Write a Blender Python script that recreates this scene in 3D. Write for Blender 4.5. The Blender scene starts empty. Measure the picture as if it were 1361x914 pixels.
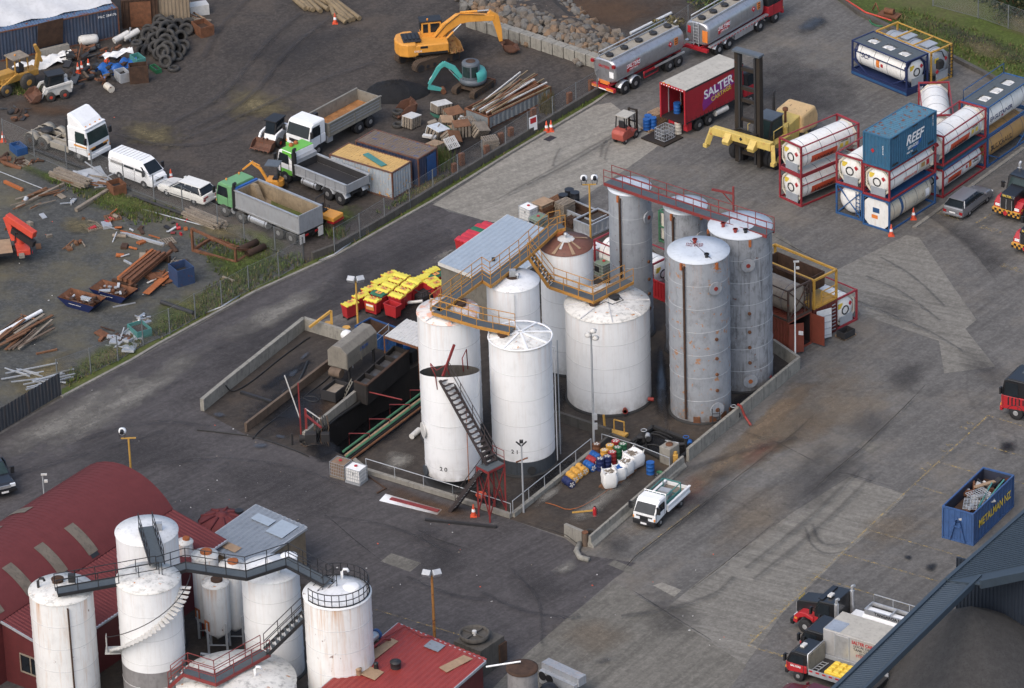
import bpy, bmesh, math, random
from mathutils import Vector, Matrix
from mathutils.geometry import tessellate_polygon
SC=bpy.context.scene
COL=SC.collection
RR=random.Random(11)
rad=math.radians;R9=(math.pi/2,0,0)
# ---------------------------------------------------------------- camera model (from the photograph)
PW,PH=1361.0,914.0
FPX,PITCH,ROLL,CH,YOFF=6803.0,rad(27.835),rad(-1.981),171.04,330.0
CAMP=Vector((0,-YOFF,CH))
FW=Vector((0,math.cos(PITCH),-math.sin(PITCH)))
_rt=Vector((1,0,0)); _up=_rt.cross(FW)
RT=math.cos(ROLL)*_rt+math.sin(ROLL)*_up
UP=-math.sin(ROLL)*_rt+math.cos(ROLL)*_up
def G(px,py,z=0.0):
 d=FW+RT*((px-PW/2)/FPX)-UP*((py-PH/2)/FPX)
 t=(z-CH)/d.z
 return CAMP+d*t
def PX(v):
 d=Vector(v)-CAMP;z=d.dot(FW)
 return (PW/2+FPX*d.dot(RT)/z, PH/2-FPX*d.dot(UP)/z)
def HT(px,py,pyt,z0=0.0):
 b=G(px,py,z0);lo,hi=-5.0,40.0
 for _ in range(40):
  m=(lo+hi)/2
  if PX((b.x,b.y,b.z+m))[1]>pyt: lo=m
  else: hi=m
 return lo
def SCL(px,py,z=0.0):
 return FPX/((G(px,py,z)-CAMP).dot(FW))
def YAW(a,b,z=0.0):
 p,q=G(*a,z),G(*b,z);return math.atan2(q.y-p.y,q.x-p.x)
def lin(c):
 c/=255.0
 return c/12.92 if c<=0.04045 else ((c+0.055)/1.055)**2.4
def S(r,g,b): return (lin(r),lin(g),lin(b))
# ---------------------------------------------------------------- materials
class NT:
 def __init__(s,name):
  s.m=bpy.data.materials.new(name);s.m.use_nodes=True
  s.t=s.m.node_tree;s.n=s.t.nodes;s.l=s.t.links
  s.n.clear()
  s.out=s.n.new('ShaderNodeOutputMaterial');s.b=s.n.new('ShaderNodeBsdfPrincipled')
  s.l.new(s.b.outputs[0],s.out.inputs[0])
 def new(s,t,**k):
  n=s.n.new(t)
  for a,v in k.items(): setattr(n,a,v)
  return n
 def link(s,a,b): s.l.new(a,b)
 def coord(s,scale=(1,1,1),world=False,rnd=True):
  mp=s.new('ShaderNodeMapping');mp.inputs['Scale'].default_value=scale
  if world:
   g=s.new('ShaderNodeNewGeometry');s.link(g.outputs['Position'],mp.inputs[0])
  else:
   tc=s.new('ShaderNodeTexCoord');s.link(tc.outputs['Object'],mp.inputs[0])
   if rnd:
    oi=s.new('ShaderNodeObjectInfo');mu=s.new('ShaderNodeMath',operation='MULTIPLY');mu.inputs[1].default_value=37.0
    s.link(oi.outputs['Random'],mu.inputs[0]);s.link(mu.outputs[0],mp.inputs['Location'])
  return mp.outputs[0]
 def noise(s,vec,scale,detail=6,rough=.6):
  n=s.new('ShaderNodeTexNoise');n.inputs['Scale'].default_value=scale;n.inputs['Detail'].default_value=detail
  n.inputs['Roughness'].default_value=rough;s.link(vec,n.inputs['Vector']);return n.outputs['Fac']
 def ramp(s,fac,stops,interp='LINEAR'):
  r=s.new('ShaderNodeValToRGB');r.color_ramp.interpolation=interp
  e=r.color_ramp.elements
  while len(e)<len(stops): e.new(.5)
  for x,(p,c) in zip(e,stops):
   x.position=p;x.color=(c,c,c,1) if not isinstance(c,(tuple,list)) else (*c,1)
  s.link(fac,r.inputs[0]);return r.outputs[0]
 def mix(s,fac,a,b,mode='MIX'):
  m=s.new('ShaderNodeMix',data_type='RGBA',blend_type=mode)
  for k,v in ((0,fac),(6,a),(7,b)):
   if isinstance(v,(int,float)): m.inputs[k].default_value=v
   elif isinstance(v,(tuple,list)): m.inputs[k].default_value=(*v,1)
   else: s.link(v,m.inputs[k])
  return m.outputs[2]
 def bump(s,h,dist,strength=1.0):
  b=s.new('ShaderNodeBump');b.inputs['Distance'].default_value=dist;b.inputs['Strength'].default_value=strength
  s.link(h,b.inputs['Height']);s.link(b.outputs[0],s.b.inputs['Normal'])
MATS={}
RUST=S(112,62,38);RUST2=S(70,42,30)
def M(name,rgb=None,rough=.55,metal=0.0,var=.12,rust=0.0,rustc=None,grime=.15,streak=0.0,streakc=None,scale=1.2,bump=0,spec=.4,coat=0,top=0,foot=0):
 """weathered paint / bare material, everything procedural"""
 if name in MATS: return MATS[name]
 mx=max(rgb);mn=min(rgb)
 if mx-mn>.18*mx: lm=.3*rgb[0]+.6*rgb[1]+.1*rgb[2];rgb=tuple((x*.9+lm*.1)*.80 for x in rgb)
 t=NT(name);v=t.coord()
 n1=t.noise(v,scale,5,.62)
 c=t.mix(t.ramp(n1,[(.3,0.),(.72,1.)]),tuple(x*(1-var) for x in rgb),tuple(min(1,x*(1+var)) for x in rgb))
 if grime>0:
  n2=t.noise(t.coord((1,1,.6)),scale*3.1,7,.7)
  gm=t.ramp(n2,[(.50,0.),(.68,min(1,grime*1.8))])
  c=t.mix(gm,c,tuple(x*.42+.012 for x in rgb))
 if streak>0:
  vs=t.coord((1,1,.07))
  n3=t.noise(vs,5.5,4,.65)
  sm=t.ramp(n3,[(.52,0.),(.70,streak)])
  c=t.mix(sm,c,streakc or S(120,92,66))
 rg=rough
 if top or foot:
  gs=t.new('ShaderNodeSeparateXYZ');tg=t.new('ShaderNodeTexCoord');t.link(tg.outputs['Generated'],gs.inputs[0])
  def mul(a,b):
   q=t.new('ShaderNodeMath',operation='MULTIPLY');t.link(a,q.inputs[0]);t.link(b,q.inputs[1]);return q.outputs[0]
  if top: c=t.mix(mul(t.ramp(gs.outputs[2],[(.35,0.),(.75,.25),(1.,1.)]),t.ramp(t.noise(t.coord((1,1,.04)),2.6,6,.7),[(.50,0.),(.68,top)])),c,S(188,132,72))
  if foot: c=t.mix(mul(t.ramp(gs.outputs[2],[(.0,1.),(.07,.5),(.22,0.)]),t.ramp(t.noise(v,1.1,6,.7),[(.36,0.),(.62,foot)])),c,S(96,84,70))
 if rust>0:
  n4=t.noise(v,scale*2.3,9,.68)
  th=.66-rust*.32
  rm=t.ramp(n4,[(th,0.),(th+.035,1.)])
  rc=t.mix(t.noise(v,14,4),rustc or RUST2,tuple(x*1.25 for x in (rustc or RUST)))
  c=t.mix(rm,c,rc)
 t.link(c,t.b.inputs['Base Color'])
 t.b.inputs['Roughness'].default_value=rg;t.b.inputs['Metallic'].default_value=metal
 t.b.inputs['Specular IOR Level'].default_value=spec
 if coat: t.b.inputs['Coat Weight'].default_value=coat;t.b.inputs['Coat Roughness'].default_value=.12
 if bump: t.bump(t.noise(v,scale*9,5),bump)
 MATS[name]=t.m;return t.m
def MG(name,rgb=(.012,.016,.02),rough=.08):
 if name in MATS: return MATS[name]
 t=NT(name);v=t.coord()
 c=t.mix(t.noise(v,2.0,3),tuple(x*.6 for x in rgb),tuple(x*1.7 for x in rgb))
 t.link(c,t.b.inputs['Base Color']);t.b.inputs['Roughness'].default_value=rough
 t.b.inputs['Specular IOR Level'].default_value=.35
 MATS[name]=t.m;return t.m
# ---------------------------------------------------------------- mesh builder
class MB:
 def __init__(s): s.v=[];s.f=[];s.mi=[];s.sm=[];s.uv={}
 def add(s,vs,fs,mi=0,smooth=False):
  o=len(s.v);s.v+= [tuple(v) for v in vs]
  for f in fs: s.f.append([i+o for i in f]);s.mi.append(mi);s.sm.append(smooth)
  return s
 def box(s,c,size,mi=0,rz=0.0,ry=0.0,rx=0.0,taper=1.0):
  x,y,z=[d/2 for d in size]
  vs=[Vector((sx*x*(taper if sz>0 else 1),sy*y*(taper if sz>0 else 1),sz*z)) for sz in(-1,1) for sx,sy in((-1,-1),(1,-1),(1,1),(-1,1))]
  m=Matrix.Rotation(rz,3,'Z')@Matrix.Rotation(ry,3,'Y')@Matrix.Rotation(rx,3,'X')
  vs=[m@v+Vector(c) for v in vs]
  return s.add(vs,[(3,2,1,0),(4,5,6,7),(0,1,5,4),(1,2,6,5),(2,3,7,6),(3,0,4,7)],mi)
 def bb(s,x0,x1,y0,y1,z0,z1,mi=0):
  return s.box(((x0+x1)/2,(y0+y1)/2,(z0+z1)/2),(x1-x0,y1-y0,z1-z0),mi)
 def frame(s,d):
  d=Vector(d).normalized();u=Vector((0,0,1))
  if abs(d.z)>.95: u=Vector((1,0,0))
  a=d.cross(u).normalized();b=a.cross(d).normalized();return a,b
 def bar(s,p,q,w,h=None,mi=0):
  p,q=Vector(p),Vector(q);h=h or w
  if (q-p).length<1e-5: return s
  a,b=s.frame(q-p);a=a*w/2;b=b*h/2
  vs=[p-a-b,p+a-b,p+a+b,p-a+b,q-a-b,q+a-b,q+a+b,q-a+b]
  return s.add(vs,[(3,2,1,0),(4,5,6,7),(0,1,5,4),(1,2,6,5),(2,3,7,6),(3,0,4,7)],mi)
 def cyl(s,p,q,r,r2=None,n=14,mi=0,caps=True,smooth=True):
  p,q=Vector(p),Vector(q);r2=r if r2 is None else r2
  a,b=s.frame(q-p)
  vs=[p+(a*math.cos(t)+b*math.sin(t))*r for t in [2*math.pi*i/n for i in range(n)]]
  vs+=[q+(a*math.cos(t)+b*math.sin(t))*r2 for t in [2*math.pi*i/n for i in range(n)]]
  s.add(vs,[(i,(i+1)%n,n+(i+1)%n,n+i) for i in range(n)],mi,smooth)
  if caps:
   s.add(vs[:n],[tuple(range(n))[::-1]],mi);s.add(vs[n:],[tuple(range(n))],mi)
  return s
 def tube(s,pts,r,n=6,mi=0,closed=False):
  pts=[Vector(p) for p in pts];k=len(pts);rings=[];vs=[]
  for i,p in enumerate(pts):
   if closed: d=pts[(i+1)%k]-pts[i-1]
   else: d=pts[min(i+1,k-1)]-pts[max(i-1,0)]
   if d.length<1e-6: d=Vector((0,0,1))
   a,b=s.frame(d);rr=r[i] if isinstance(r,(list,tuple)) else r
   vs+=[p+(a*math.cos(t)+b*math.sin(t))*rr for t in [2*math.pi*j/n for j in range(n)]]
  fs=[]
  for i in range(k if closed else k-1):
   i2=(i+1)%k
   fs+=[(i*n+j,i*n+(j+1)%n,i2*n+(j+1)%n,i2*n+j) for j in range(n)]
  if not closed: fs+=[tuple(range(n))[::-1],tuple((k-1)*n+j for j in range(n))]
  return s.add(vs,fs,mi,True)
 def pipe(s,pts,r,n=8,mi=0):
  """sharp mitred pipe: separate straight cylinders with spherical-ish elbows"""
  for a,b in zip(pts[:-1],pts[1:]): s.cyl(a,b,r,n=n,mi=mi)
  for p in pts[1:-1]: s.ball(p,r*1.05,mi,6)
  return s
 def ball(s,c,r,mi=0,n=8,sz=1.0):
  prof=[(math.sin(math.pi*i/n)*r,-math.cos(math.pi*i/n)*r*sz) for i in range(n+1)]
  return s.lathe(prof,max(8,n),c,mi)
 def lathe(s,prof,n=24,c=(0,0,0),mi=0,axis='Z',smooth=True,a0=0.0,a1=None):
  full=a1 is None;a1=2*math.pi if full else a1
  k=n if full else n+1;vs=[]
  for r,z in prof:
   for i in range(k):
    t=a0+(a1-a0)*i/n
    p=(r*math.cos(t),r*math.sin(t),z)
    if axis=='Y': p=(p[0],p[2],p[1])
    if axis=='X': p=(p[2],p[0],p[1])
    vs.append((p[0]+c[0],p[1]+c[1],p[2]+c[2]))
  fs=[]
  for a in range(len(prof)-1):
   for i in range(n):
    j=(i+1)%k
    fs.append((a*k+i,a*k+j,(a+1)*k+j,(a+1)*k+i))
  s.add(vs,fs,mi,smooth)
  if full:
   if prof[0][0]>1e-4: s.add(vs[:k],[tuple(range(k))[::-1]],mi)
   if prof[-1][0]>1e-4: s.add(vs[-k:],[tuple(range(k))],mi)
  return s
 def prism(s,poly,z0,z1,mi=0,axis='Z'):
  """poly extruded: axis Z -> (x,y);axis Y -> poly=(x,z) extruded in y;axis X -> (y,z)"""
  n=len(poly)
  def P(a,b,h):
   return (a,b,h) if axis=='Z' else ((a,h,b) if axis=='Y' else (h,a,b))
  vs=[P(a,b,z0) for a,b in poly]+[P(a,b,z1) for a,b in poly]
  return s.add(vs,[tuple(range(n)),tuple(range(n,2*n))[::-1]]+[(i,(i+1)%n,n+(i+1)%n,n+i) for i in range(n)],mi)
 def quad(s,a,b,c,d,mi=0): return s.add([a,b,c,d],[(0,1,2,3)],mi)
 def sheet(s,pts,t=.02,mi=0):
  """thin plate from coplanar pts with thickness t along its normal"""
  pts=[Vector(p) for p in pts];nrm=(pts[1]-pts[0]).cross(pts[2]-pts[0]).normalized()*t;n=len(pts)
  return s.add(pts+[p+nrm for p in pts],[tuple(range(n))[::-1],tuple(range(n,2*n))]+[(i,(i+1)%n,n+(i+1)%n,n+i) for i in range(n)],mi)
 def corr(s,p0,u,h,L,Hh,pitch=.2,depth=.035,mi=0,out=None):
  """corrugated sheet: from p0 along unit u length L, up vector h height Hh"""
  p0,u,h=Vector(p0),Vector(u).normalized(),Vector(h).normalized();nrm=Vector(out) if out else u.cross(h)
  k=max(2,int(L/pitch));vs=[]; 
  for i in range(k):
   x=L*i/k;dx=L/k
   for f,d in ((0,0),(.18,1),(.5,1),(.68,0)):
    q=p0+u*(x+dx*f)+nrm*depth*(d-1);vs+=[q,q+h*Hh]
  q=p0+u*L-nrm*depth;vs+=[q,q+h*Hh]
  m=len(vs)//2
  return s.add(vs,[(2*i,2*i+2,2*i+3,2*i+1) for i in range(m-1)],mi)
 def B(s,name,mats,parent=None,loc=None,rz=None,bevel=0,kind=None):
  me=bpy.data.meshes.new(name)
  me.from_pydata(s.v,[],s.f)
  if not isinstance(mats,(list,tuple)): mats=[mats]
  for q in mats: me.materials.append(MATS[q] if isinstance(q,str) else q)
  for p,mi,sm in zip(me.polygons,s.mi,s.sm): p.material_index=mi;p.use_smooth=sm
  if s.uv:
   ul=me.uv_layers.new(name='UVMap')
   for lp in me.loops: ul.data[lp.index].uv=s.uv.get(lp.vertex_index,(0,0))
  bm=bmesh.new();bm.from_mesh(me);bmesh.ops.recalc_face_normals(bm,faces=bm.faces);bm.to_mesh(me);bm.free()
  o=bpy.data.objects.new(name,me);COL.objects.link(o)
  if parent is not None: o.parent=parent
  if loc is not None: o.location=loc
  if rz is not None: o.rotation_euler=(0,0,rz)
  if bevel:
   b=o.modifiers.new('bevel','BEVEL');b.width=bevel;b.segments=2;b.limit_method='ANGLE';b.angle_limit=rad(40)
  if kind: o['kind']=kind
  return o
def tag(o,label=None,cat=None,group=None,kind=None):
 if label: o['label']=label
 if cat: o['category']=cat
 if group: o['group']=group
 if kind: o['kind']=kind
 return o
def thing(name,label,cat,loc=(0,0,0),rz=0.0,group=None):
 o=bpy.data.objects.new(name,None);o.empty_display_size=.2;COL.objects.link(o)
 o.location=loc;o.rotation_euler=(0,0,rz);return tag(o,label,cat,group)
KIDS={}
def dup(o,label=None,loc=None,rz=None,parent=None):
 """copy a thing with its parts and their sub-parts"""
 c=o.copy();COL.objects.link(c)
 if parent is not None: c.parent=parent;c.matrix_parent_inverse=o.matrix_parent_inverse.copy()
 for ch in list(o.children): dup(ch,parent=c)
 if label: c['label']=label
 if loc is not None: c.location=loc
 if rz is not None: c.rotation_euler=(0,0,rz)
 return c
def rem(o):
 for ch in list(o.children): rem(ch)
 bpy.data.objects.remove(o)
def place(o,pa,pb,la,lb,z=0.0):
 """put thing o so that local points la, lb (x,y) fall on the ground seen at photo points pa, pb"""
 A,B=G(*pa,z),G(*pb,z);la,lb=Vector(la),Vector(lb)
 yw=math.atan2(B.y-A.y,B.x-A.x)-math.atan2(lb.y-la.y,lb.x-la.x)
 m=(A+B)/2;lm=(la+lb)/2;c,s=math.cos(yw),math.sin(yw)
 o.location=(m.x-(c*lm.x-s*lm.y),m.y-(s*lm.x+c*lm.y),z);o.rotation_euler=(0,0,yw)
 print('place',o.name,'seen/own length %.2f'%((B-A).length/max(.01,(lb-la).length)))
 return o
TXT={}
def text(body,size,mat,parent,loc,rot,name='lettering',shear=0.0,sx=1.0,bold=False,ext=.004):
 cu=bpy.data.curves.new('txt','FONT');cu.body=body;cu.size=size;cu.shear=shear;cu.align_x='CENTER';cu.align_y='CENTER';cu.extrude=ext
 if bold: cu.offset=size*.022
 ob=bpy.data.objects.new('txt',cu);COL.objects.link(ob)
 dg=bpy.context.evaluated_depsgraph_get();dg.update()
 me=bpy.data.meshes.new_from_object(ob.evaluated_get(dg))
 bpy.data.objects.remove(ob);bpy.data.curves.remove(cu)
 me.materials.clear();me.materials.append(MATS[mat] if isinstance(mat,str) else mat)
 o=bpy.data.objects.new(name,me);COL.objects.link(o);o.parent=parent;o.location=loc;o.rotation_euler=rot;o.scale=(sx,1,1)
 return o
def curved_text(body,size,mat,parent,cx,cz,R,axis_y,ang,side=1,name='lettering',sx=1.0,bold=True):
 """lettering wrapped on a horizontal cylinder (axis = local x) centred at y=axis_y,z=cz"""
 o=text(body,size,mat,parent,(0,0,0),(0,0,0),name,sx=1.0,bold=bold)
 for v in o.data.vertices:
  a=ang+v.co.y/R;r=R+.006+(v.co.z*.2)
  x=cx+v.co.x*sx*(-side)
  v.co=(x,axis_y+side*r*math.cos(a),cz+r*math.sin(a))
 return o
def mats():
 M('black_rubber',(.022,.022,.024),.85,var=.3,grime=.4,scale=3)
 M('dusty_rubber',(.05,.048,.045),.9,var=.35,grime=.4,scale=3)
 M('steel_rim',(.42,.42,.42),.4,.6,grime=.4)
 M('dark_steel',(.035,.035,.037),.6,.2,grime=.3)
 M('chassis_black',(.03,.03,.032),.6,grime=.35)
 M('galv',(.42,.44,.46),.5,.35,var=.12,grime=.2)
 M('alloy',(.55,.56,.57),.38,.65,var=.1,grime=.22)
 M('rust_steel',S(122,78,50),.85,var=.35,grime=.3,scale=2.2)
 M('rust_dark',S(78,56,42),.9,var=.35,grime=.3,scale=2.2)
 M('rust_orange',S(176,98,42),.85,var=.22,grime=.2)
 M('wood_new',S(172,142,110),.8,var=.15,grime=.2,scale=2)
 M('wood_old',S(146,134,118),.85,var=.25,grime=.25,scale=2)
 M('wood_brown',S(128,88,58),.85,var=.22,grime=.25,scale=2)
 M('white_paint',(.78,.79,.79),.4,var=.05,grime=.08)
 M('white_dirty',(.56,.55,.52),.5,var=.1,grime=.22)
 M('red_paint',S(184,32,40),.4,var=.1,grime=.12)
 M('red_steel',S(142,46,46),.6,var=.15,rust=.12,grime=.2)
 M('yellow_paint',S(222,160,40),.5,var=.12,rust=.06,grime=.15)
 M('orange_plastic',S(232,84,36),.5,var=.1,grime=.1)
 M('blue_drum',S(28,98,178),.4,var=.12,grime=.12)
 M('concrete',S(150,146,136),.85,var=.16,grime=.3,streak=.35,streakc=S(70,66,60),scale=1.0,bump=.01)
 M('concrete_dark',S(92,88,82),.85,var=.2,grime=.4,streak=.4,streakc=S(40,38,36),scale=1.0,bump=.01)
 M('grating',S(96,104,108),.6,.2,var=.12,grime=.25,scale=5)
 M('amber',S(240,150,30),.3);M('red_lamp',S(170,20,26),.3);M('clear_lamp',(.75,.78,.8),.15)
 M('plastic_black',(.02,.02,.022),.45);M('plate_white',(.75,.75,.75),.5)
 M('hose_black',(.018,.018,.018),.5)
 M('blue_paint',S(38,84,140),.5,var=.15,rust=.1,grime=.2)
 M('green_paint',S(66,124,88),.5,var=.15,rust=.06,grime=.25)
 M('letter_white',(.8,.8,.8),.5);M('letter_black',(.02,.02,.025),.5);M('letter_navy',S(28,44,104),.5);M('letter_red',S(196,30,40),.5);M('letter_yellow',S(240,206,40),.5)
 MG('glass_dark');MG('glass_green',(.02,.034,.034))
mats()
def m(n): return MATS[n]
# ---------------------------------------------------------------- ground materials
def ground_mat(name,base,var=.25,yaw=50,streak=.25,speck=.0,speckc=(.3,.29,.27),patch=None,patch_amt=0,crack=0,alpha=False,fine=.25,rough=.9,wet=0,aw=.35,grass=0,amax=1.0,ascale=.5,dark=.0):
 t=NT(name)
 P=t.coord((1,1,1),world=True)
 big=t.noise(P,.035,6,.6);mid=t.noise(P,.22,8,.68);fin=t.noise(P,2.6,7,.7);gr=t.noise(P,16,4,.7)
 c=t.mix(t.ramp(big,[(.35,0.),(.65,1.)]),tuple(x*(1-var*.6) for x in base),tuple(x*(1+var*.6) for x in base))
 c=t.mix(t.ramp(mid,[(.36,.8),(.60,0.)]),c,tuple(x*(1-var) for x in base));c=t.mix(t.ramp(t.noise(P,.9,8,.75),[(.46,0.),(.66,.5)]),c,tuple(min(1,x*1.45) for x in base))
 mp=t.new('ShaderNodeMapping');mp.inputs['Rotation'].default_value=(0,0,-rad(yaw));g=t.new('ShaderNodeNewGeometry')
 t.link(g.outputs['Position'],mp.inputs[0])
 mp2=t.new('ShaderNodeMapping');mp2.inputs['Scale'].default_value=(.06,.9,1);t.link(mp.outputs[0],mp2.inputs[0])
 st=t.noise(mp2.outputs[0],1.0,7,.66)
 c=t.mix(t.ramp(st,[(.48,0.),(.66,min(1,streak*1.5))]),c,tuple(x*.45 for x in base))
 c=t.mix(t.ramp(st,[(.28,streak*.8),(.46,0.)]),c,tuple(min(1,x*1.6) for x in base))
 mp3=t.new('ShaderNodeMapping');mp3.inputs['Scale'].default_value=(.16,3.2,1);t.link(mp.outputs[0],mp3.inputs[0]);s2=t.noise(mp3.outputs[0],1.0,6,.7)
 c=t.mix(t.ramp(s2,[(.50,0.),(.66,streak)]),c,tuple(x*.6 for x in base));c=t.mix(t.ramp(s2,[(.34,streak),(.48,0.)]),c,tuple(min(1,x*1.5) for x in base))
 c=t.mix(t.ramp(fin,[(.36,fine*1.6),(.52,0.)]),c,tuple(x*.5 for x in base));c=t.mix(t.ramp(fin,[(.52,0.),(.66,fine*1.4)]),c,tuple(min(1,x*1.6) for x in base))
 c=t.mix(t.ramp(gr,[(.38,fine*1.6),(.55,0.)]),c,tuple(x*.55 for x in base));vv=t.new('ShaderNodeTexWhiteNoise');sn=t.new('ShaderNodeVectorMath',operation='SNAP');sn.inputs[1].default_value=(.14,.14,9);t.link(P,sn.inputs[0]);t.link(sn.outputs[0],vv.inputs[0]);c=t.mix(t.ramp(vv.outputs[0],[(.0,fine*.9),(.4,0.)]),c,tuple(x*.6 for x in base));c=t.mix(t.ramp(vv.outputs[0],[(.72,0.),(1.,fine*.8)]),c,tuple(min(1,x*1.5) for x in base))
 if patch:
  pn=t.noise(t.coord((1,1,1),world=True),.11,8,.7)
  c=t.mix(t.ramp(pn,[(.55-patch_amt*.1,0.),(.66,patch_amt)]),c,patch)
 if dark:
  pn=t.noise(t.coord((1.3,1.3,1),world=True),.42,6,.6)
  c=t.mix(t.ramp(pn,[(.62,0.),(.72,dark)]),c,tuple(x*.4 for x in base))
 if speck:
  v=t.new('ShaderNodeTexVoronoi');v.inputs['Scale'].default_value=2.2;t.link(P,v.inputs['Vector'])
  s=t.ramp(v.outputs['Distance'],[(.05,1.),(.12,0.)]);sp=t.new('ShaderNodeMath',operation='MULTIPLY');t.link(s,sp.inputs[0])
  t.link(t.ramp(t.noise(P,.5,3),[(.45,0.),(.7,speck)]),sp.inputs[1])
  c=t.mix(sp.outputs[0],c,speckc)
 if crack:
  v=t.new('ShaderNodeTexVoronoi',feature='DISTANCE_TO_EDGE');v.inputs['Scale'].default_value=.16
  w=t.new('ShaderNodeMix',data_type='VECTOR');nz=t.new('ShaderNodeTexNoise');nz.inputs['Scale'].default_value=.6
  t.link(P,nz.inputs['Vector']);w.inputs[0].default_value=.7;t.link(P,w.inputs[4]);t.link(nz.outputs['Color'],w.inputs[5]);t.link(w.outputs[1],v.inputs['Vector'])
  c=t.mix(t.ramp(v.outputs['Distance'],[(.0,crack),(.012,0.)]),c,tuple(x*.35 for x in base))
 t.link(c,t.b.inputs['Base Color']);t.b.inputs['Roughness'].default_value=rough;t.b.inputs['Specular IOR Level'].default_value=.25
 if wet: t.b.inputs['Roughness'].default_value=.18;t.b.inputs['Specular IOR Level'].default_value=.5
 if not wet: t.bump(fin,.02,.5)
 if alpha:
  uv=t.new('ShaderNodeUVMap');sx=t.new('ShaderNodeSeparateXYZ');t.link(uv.outputs[0],sx.inputs[0])
  an=t.noise(P,ascale,7,.7)
  a1=t.new('ShaderNodeMath',operation='MULTIPLY_ADD');t.link(an,a1.inputs[0]);a1.inputs[1].default_value=1.6;a1.inputs[2].default_value=-.8
  a2=t.new('ShaderNodeMath',operation='ADD');t.link(sx.outputs[0],a2.inputs[0]);t.link(a1.outputs[0],a2.inputs[1])
  al=t.ramp(a2.outputs[0],[(.5-aw,0.),(min(.98,.5+aw),amax)])
  t.link(al,t.b.inputs['Alpha'])
 MATS[name]=t.m;return t.m
def sheet(name,outer,mat,z,holes=(),kind='structure',world=False):
 o=[Vector((*((G(*p) if not world else Vector(p)).xy),0)) for p in outer]
 hs=[[Vector((*G(*p).xy,0)) for p in h] for h in holes]
 tri=tessellate_polygon([o]+hs);vs=[v for l in [o]+hs for v in l]
 b=MB();b.add([(v.x,v.y,z) for v in vs],[tuple(f) for f in tri])
 ob=b.B(name,mat)
 for p in ob.data.polygons:
  if p.normal.z<0: p.flip()
 ob['kind']=kind;return ob
ZL=[.0]
def nz(): ZL[0]+=.002;return .006+ZL[0]
def decal(pts,mat,z=None,name='ground_stain',rings=5):
 """irregular stain: opaque towards the middle, noise-eaten towards its outline"""
 w=[G(*p) for p in pts];k=len(w)
 for _ in range(2): w=[q for i in range(len(w)) for q in (w[i]*.75+w[(i+1)%len(w)]*.25,w[i]*.25+w[(i+1)%len(w)]*.75)]
 k=len(w);c=sum(w,Vector())/k;z=z or nz();b=MB();vs=[];
 for r in range(rings+1):
  f=r/rings
  for p in w: vs.append((c+(p-c)*(1-f)) if r<rings else c)
 n0=len(b.v)
 for i,v in enumerate(vs): b.uv[i]=(i//k/rings,0)
 fs=[]
 for r in range(rings):
  for i in range(k):
   j=(i+1)%k;fs.append((r*k+i,r*k+j,(r+1)*k+j,(r+1)*k+i))
 b.add([(v.x,v.y,z) for v in vs],fs);o=b.B(name,mat,kind='structure')
 return o
def strip(pts,w,mat,name,z=None,px=True,smooth=0,kind='structure'):
 """ribbon on the ground along photo points, uv.x 0 at its edges and 1 along its middle"""
 p=[G(*q) for q in pts] if px else [Vector(q) for q in pts]
 for _ in range(smooth):
  q=[p[0]]
  for a,c in zip(p[:-1],p[1:]): q+= [a*.75+c*.25,a*.25+c*.75]
  p=q+[p[-1]]
 z=z or nz();b=MB();n=len(p);vs=[]
 for i in range(n):
  d=(p[min(i+1,n-1)]-p[max(i-1,0)]).normalized();s=Vector((-d.y,d.x,0))*w/2
  for k,f in enumerate((-1,0,1)):
   q=p[i]+s*f;b.uv[len(vs)]=(1-abs(f) if 0<i<n-1 else 0,0);vs.append((q.x,q.y,z))
 fs=[(3*i+k,3*i+k+1,3*i+4+k,3*i+3+k) for i in range(n-1) for k in (0,1)]
 b.add(vs,fs);return b.B(name,mat,kind=kind)
YD=50
ground_mat('yard_tarmac',S(102,100,97),.22,50,.34,.08,crack=.3,dark=.25,patch=S(122,113,100),patch_amt=.4)
ground_mat('road_tarmac',S(80,77,77),.22,44,.40,.08,crack=.15,dark=.25)
ground_mat('pale_slab',S(138,134,125),.13,35,.32,.04,crack=.1,dark=.15)
ground_mat('mid_slab',S(110,107,100),.18,55,.42,.05,crack=.25,dark=.25)
ground_mat('fan_slab',S(122,119,112),.14,-30,.45,.04,crack=.05)
ground_mat('bund_floor',S(66,61,57),.28,40,.3,.12,patch=S(92,78,62),patch_amt=.5,dark=.4)
ground_mat('dirt_yard',S(74,69,65),.26,55,.34,.25,speckc=S(130,122,112),patch=S(92,82,72),patch_amt=.6,fine=.42,dark=.2)
ground_mat('gravel_yard',S(79,80,78),.2,60,.2,.6,speckc=S(150,146,138),patch=S(98,92,72),patch_amt=.8,fine=.42,dark=.2)
ground_mat('d_oil',(.016,.016,.018),.3,50,.3,alpha=True,rough=.5,amax=.85)
ground_mat('d_soft_dark',S(66,65,67),.3,50,.4,alpha=True,amax=.38,ascale=.18)
ground_mat('d_tan',S(128,112,94),.22,50,.3,alpha=True,amax=.75,ascale=.3)
ground_mat('d_soft_tan',S(132,120,104),.22,50,.4,alpha=True,amax=.45,ascale=.22)
ground_mat('d_brown',S(96,74,56),.25,50,.3,alpha=True,amax=.62,ascale=.35)
ground_mat('d_red',S(126,78,72),.3,50,.3,alpha=True,amax=.3,ascale=1.2)
ground_mat('d_pale',S(134,131,124),.18,40,.5,alpha=True,amax=.72,ascale=.4)
ground_mat('d_grass',S(72,84,38),.35,50,0,alpha=True,patch=S(104,98,58),patch_amt=.8,fine=.5,amax=.95,ascale=.8)
ground_mat('d_dry',S(118,108,80),.25,50,0,alpha=True,fine=.5,amax=.7,ascale=.8)
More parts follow.
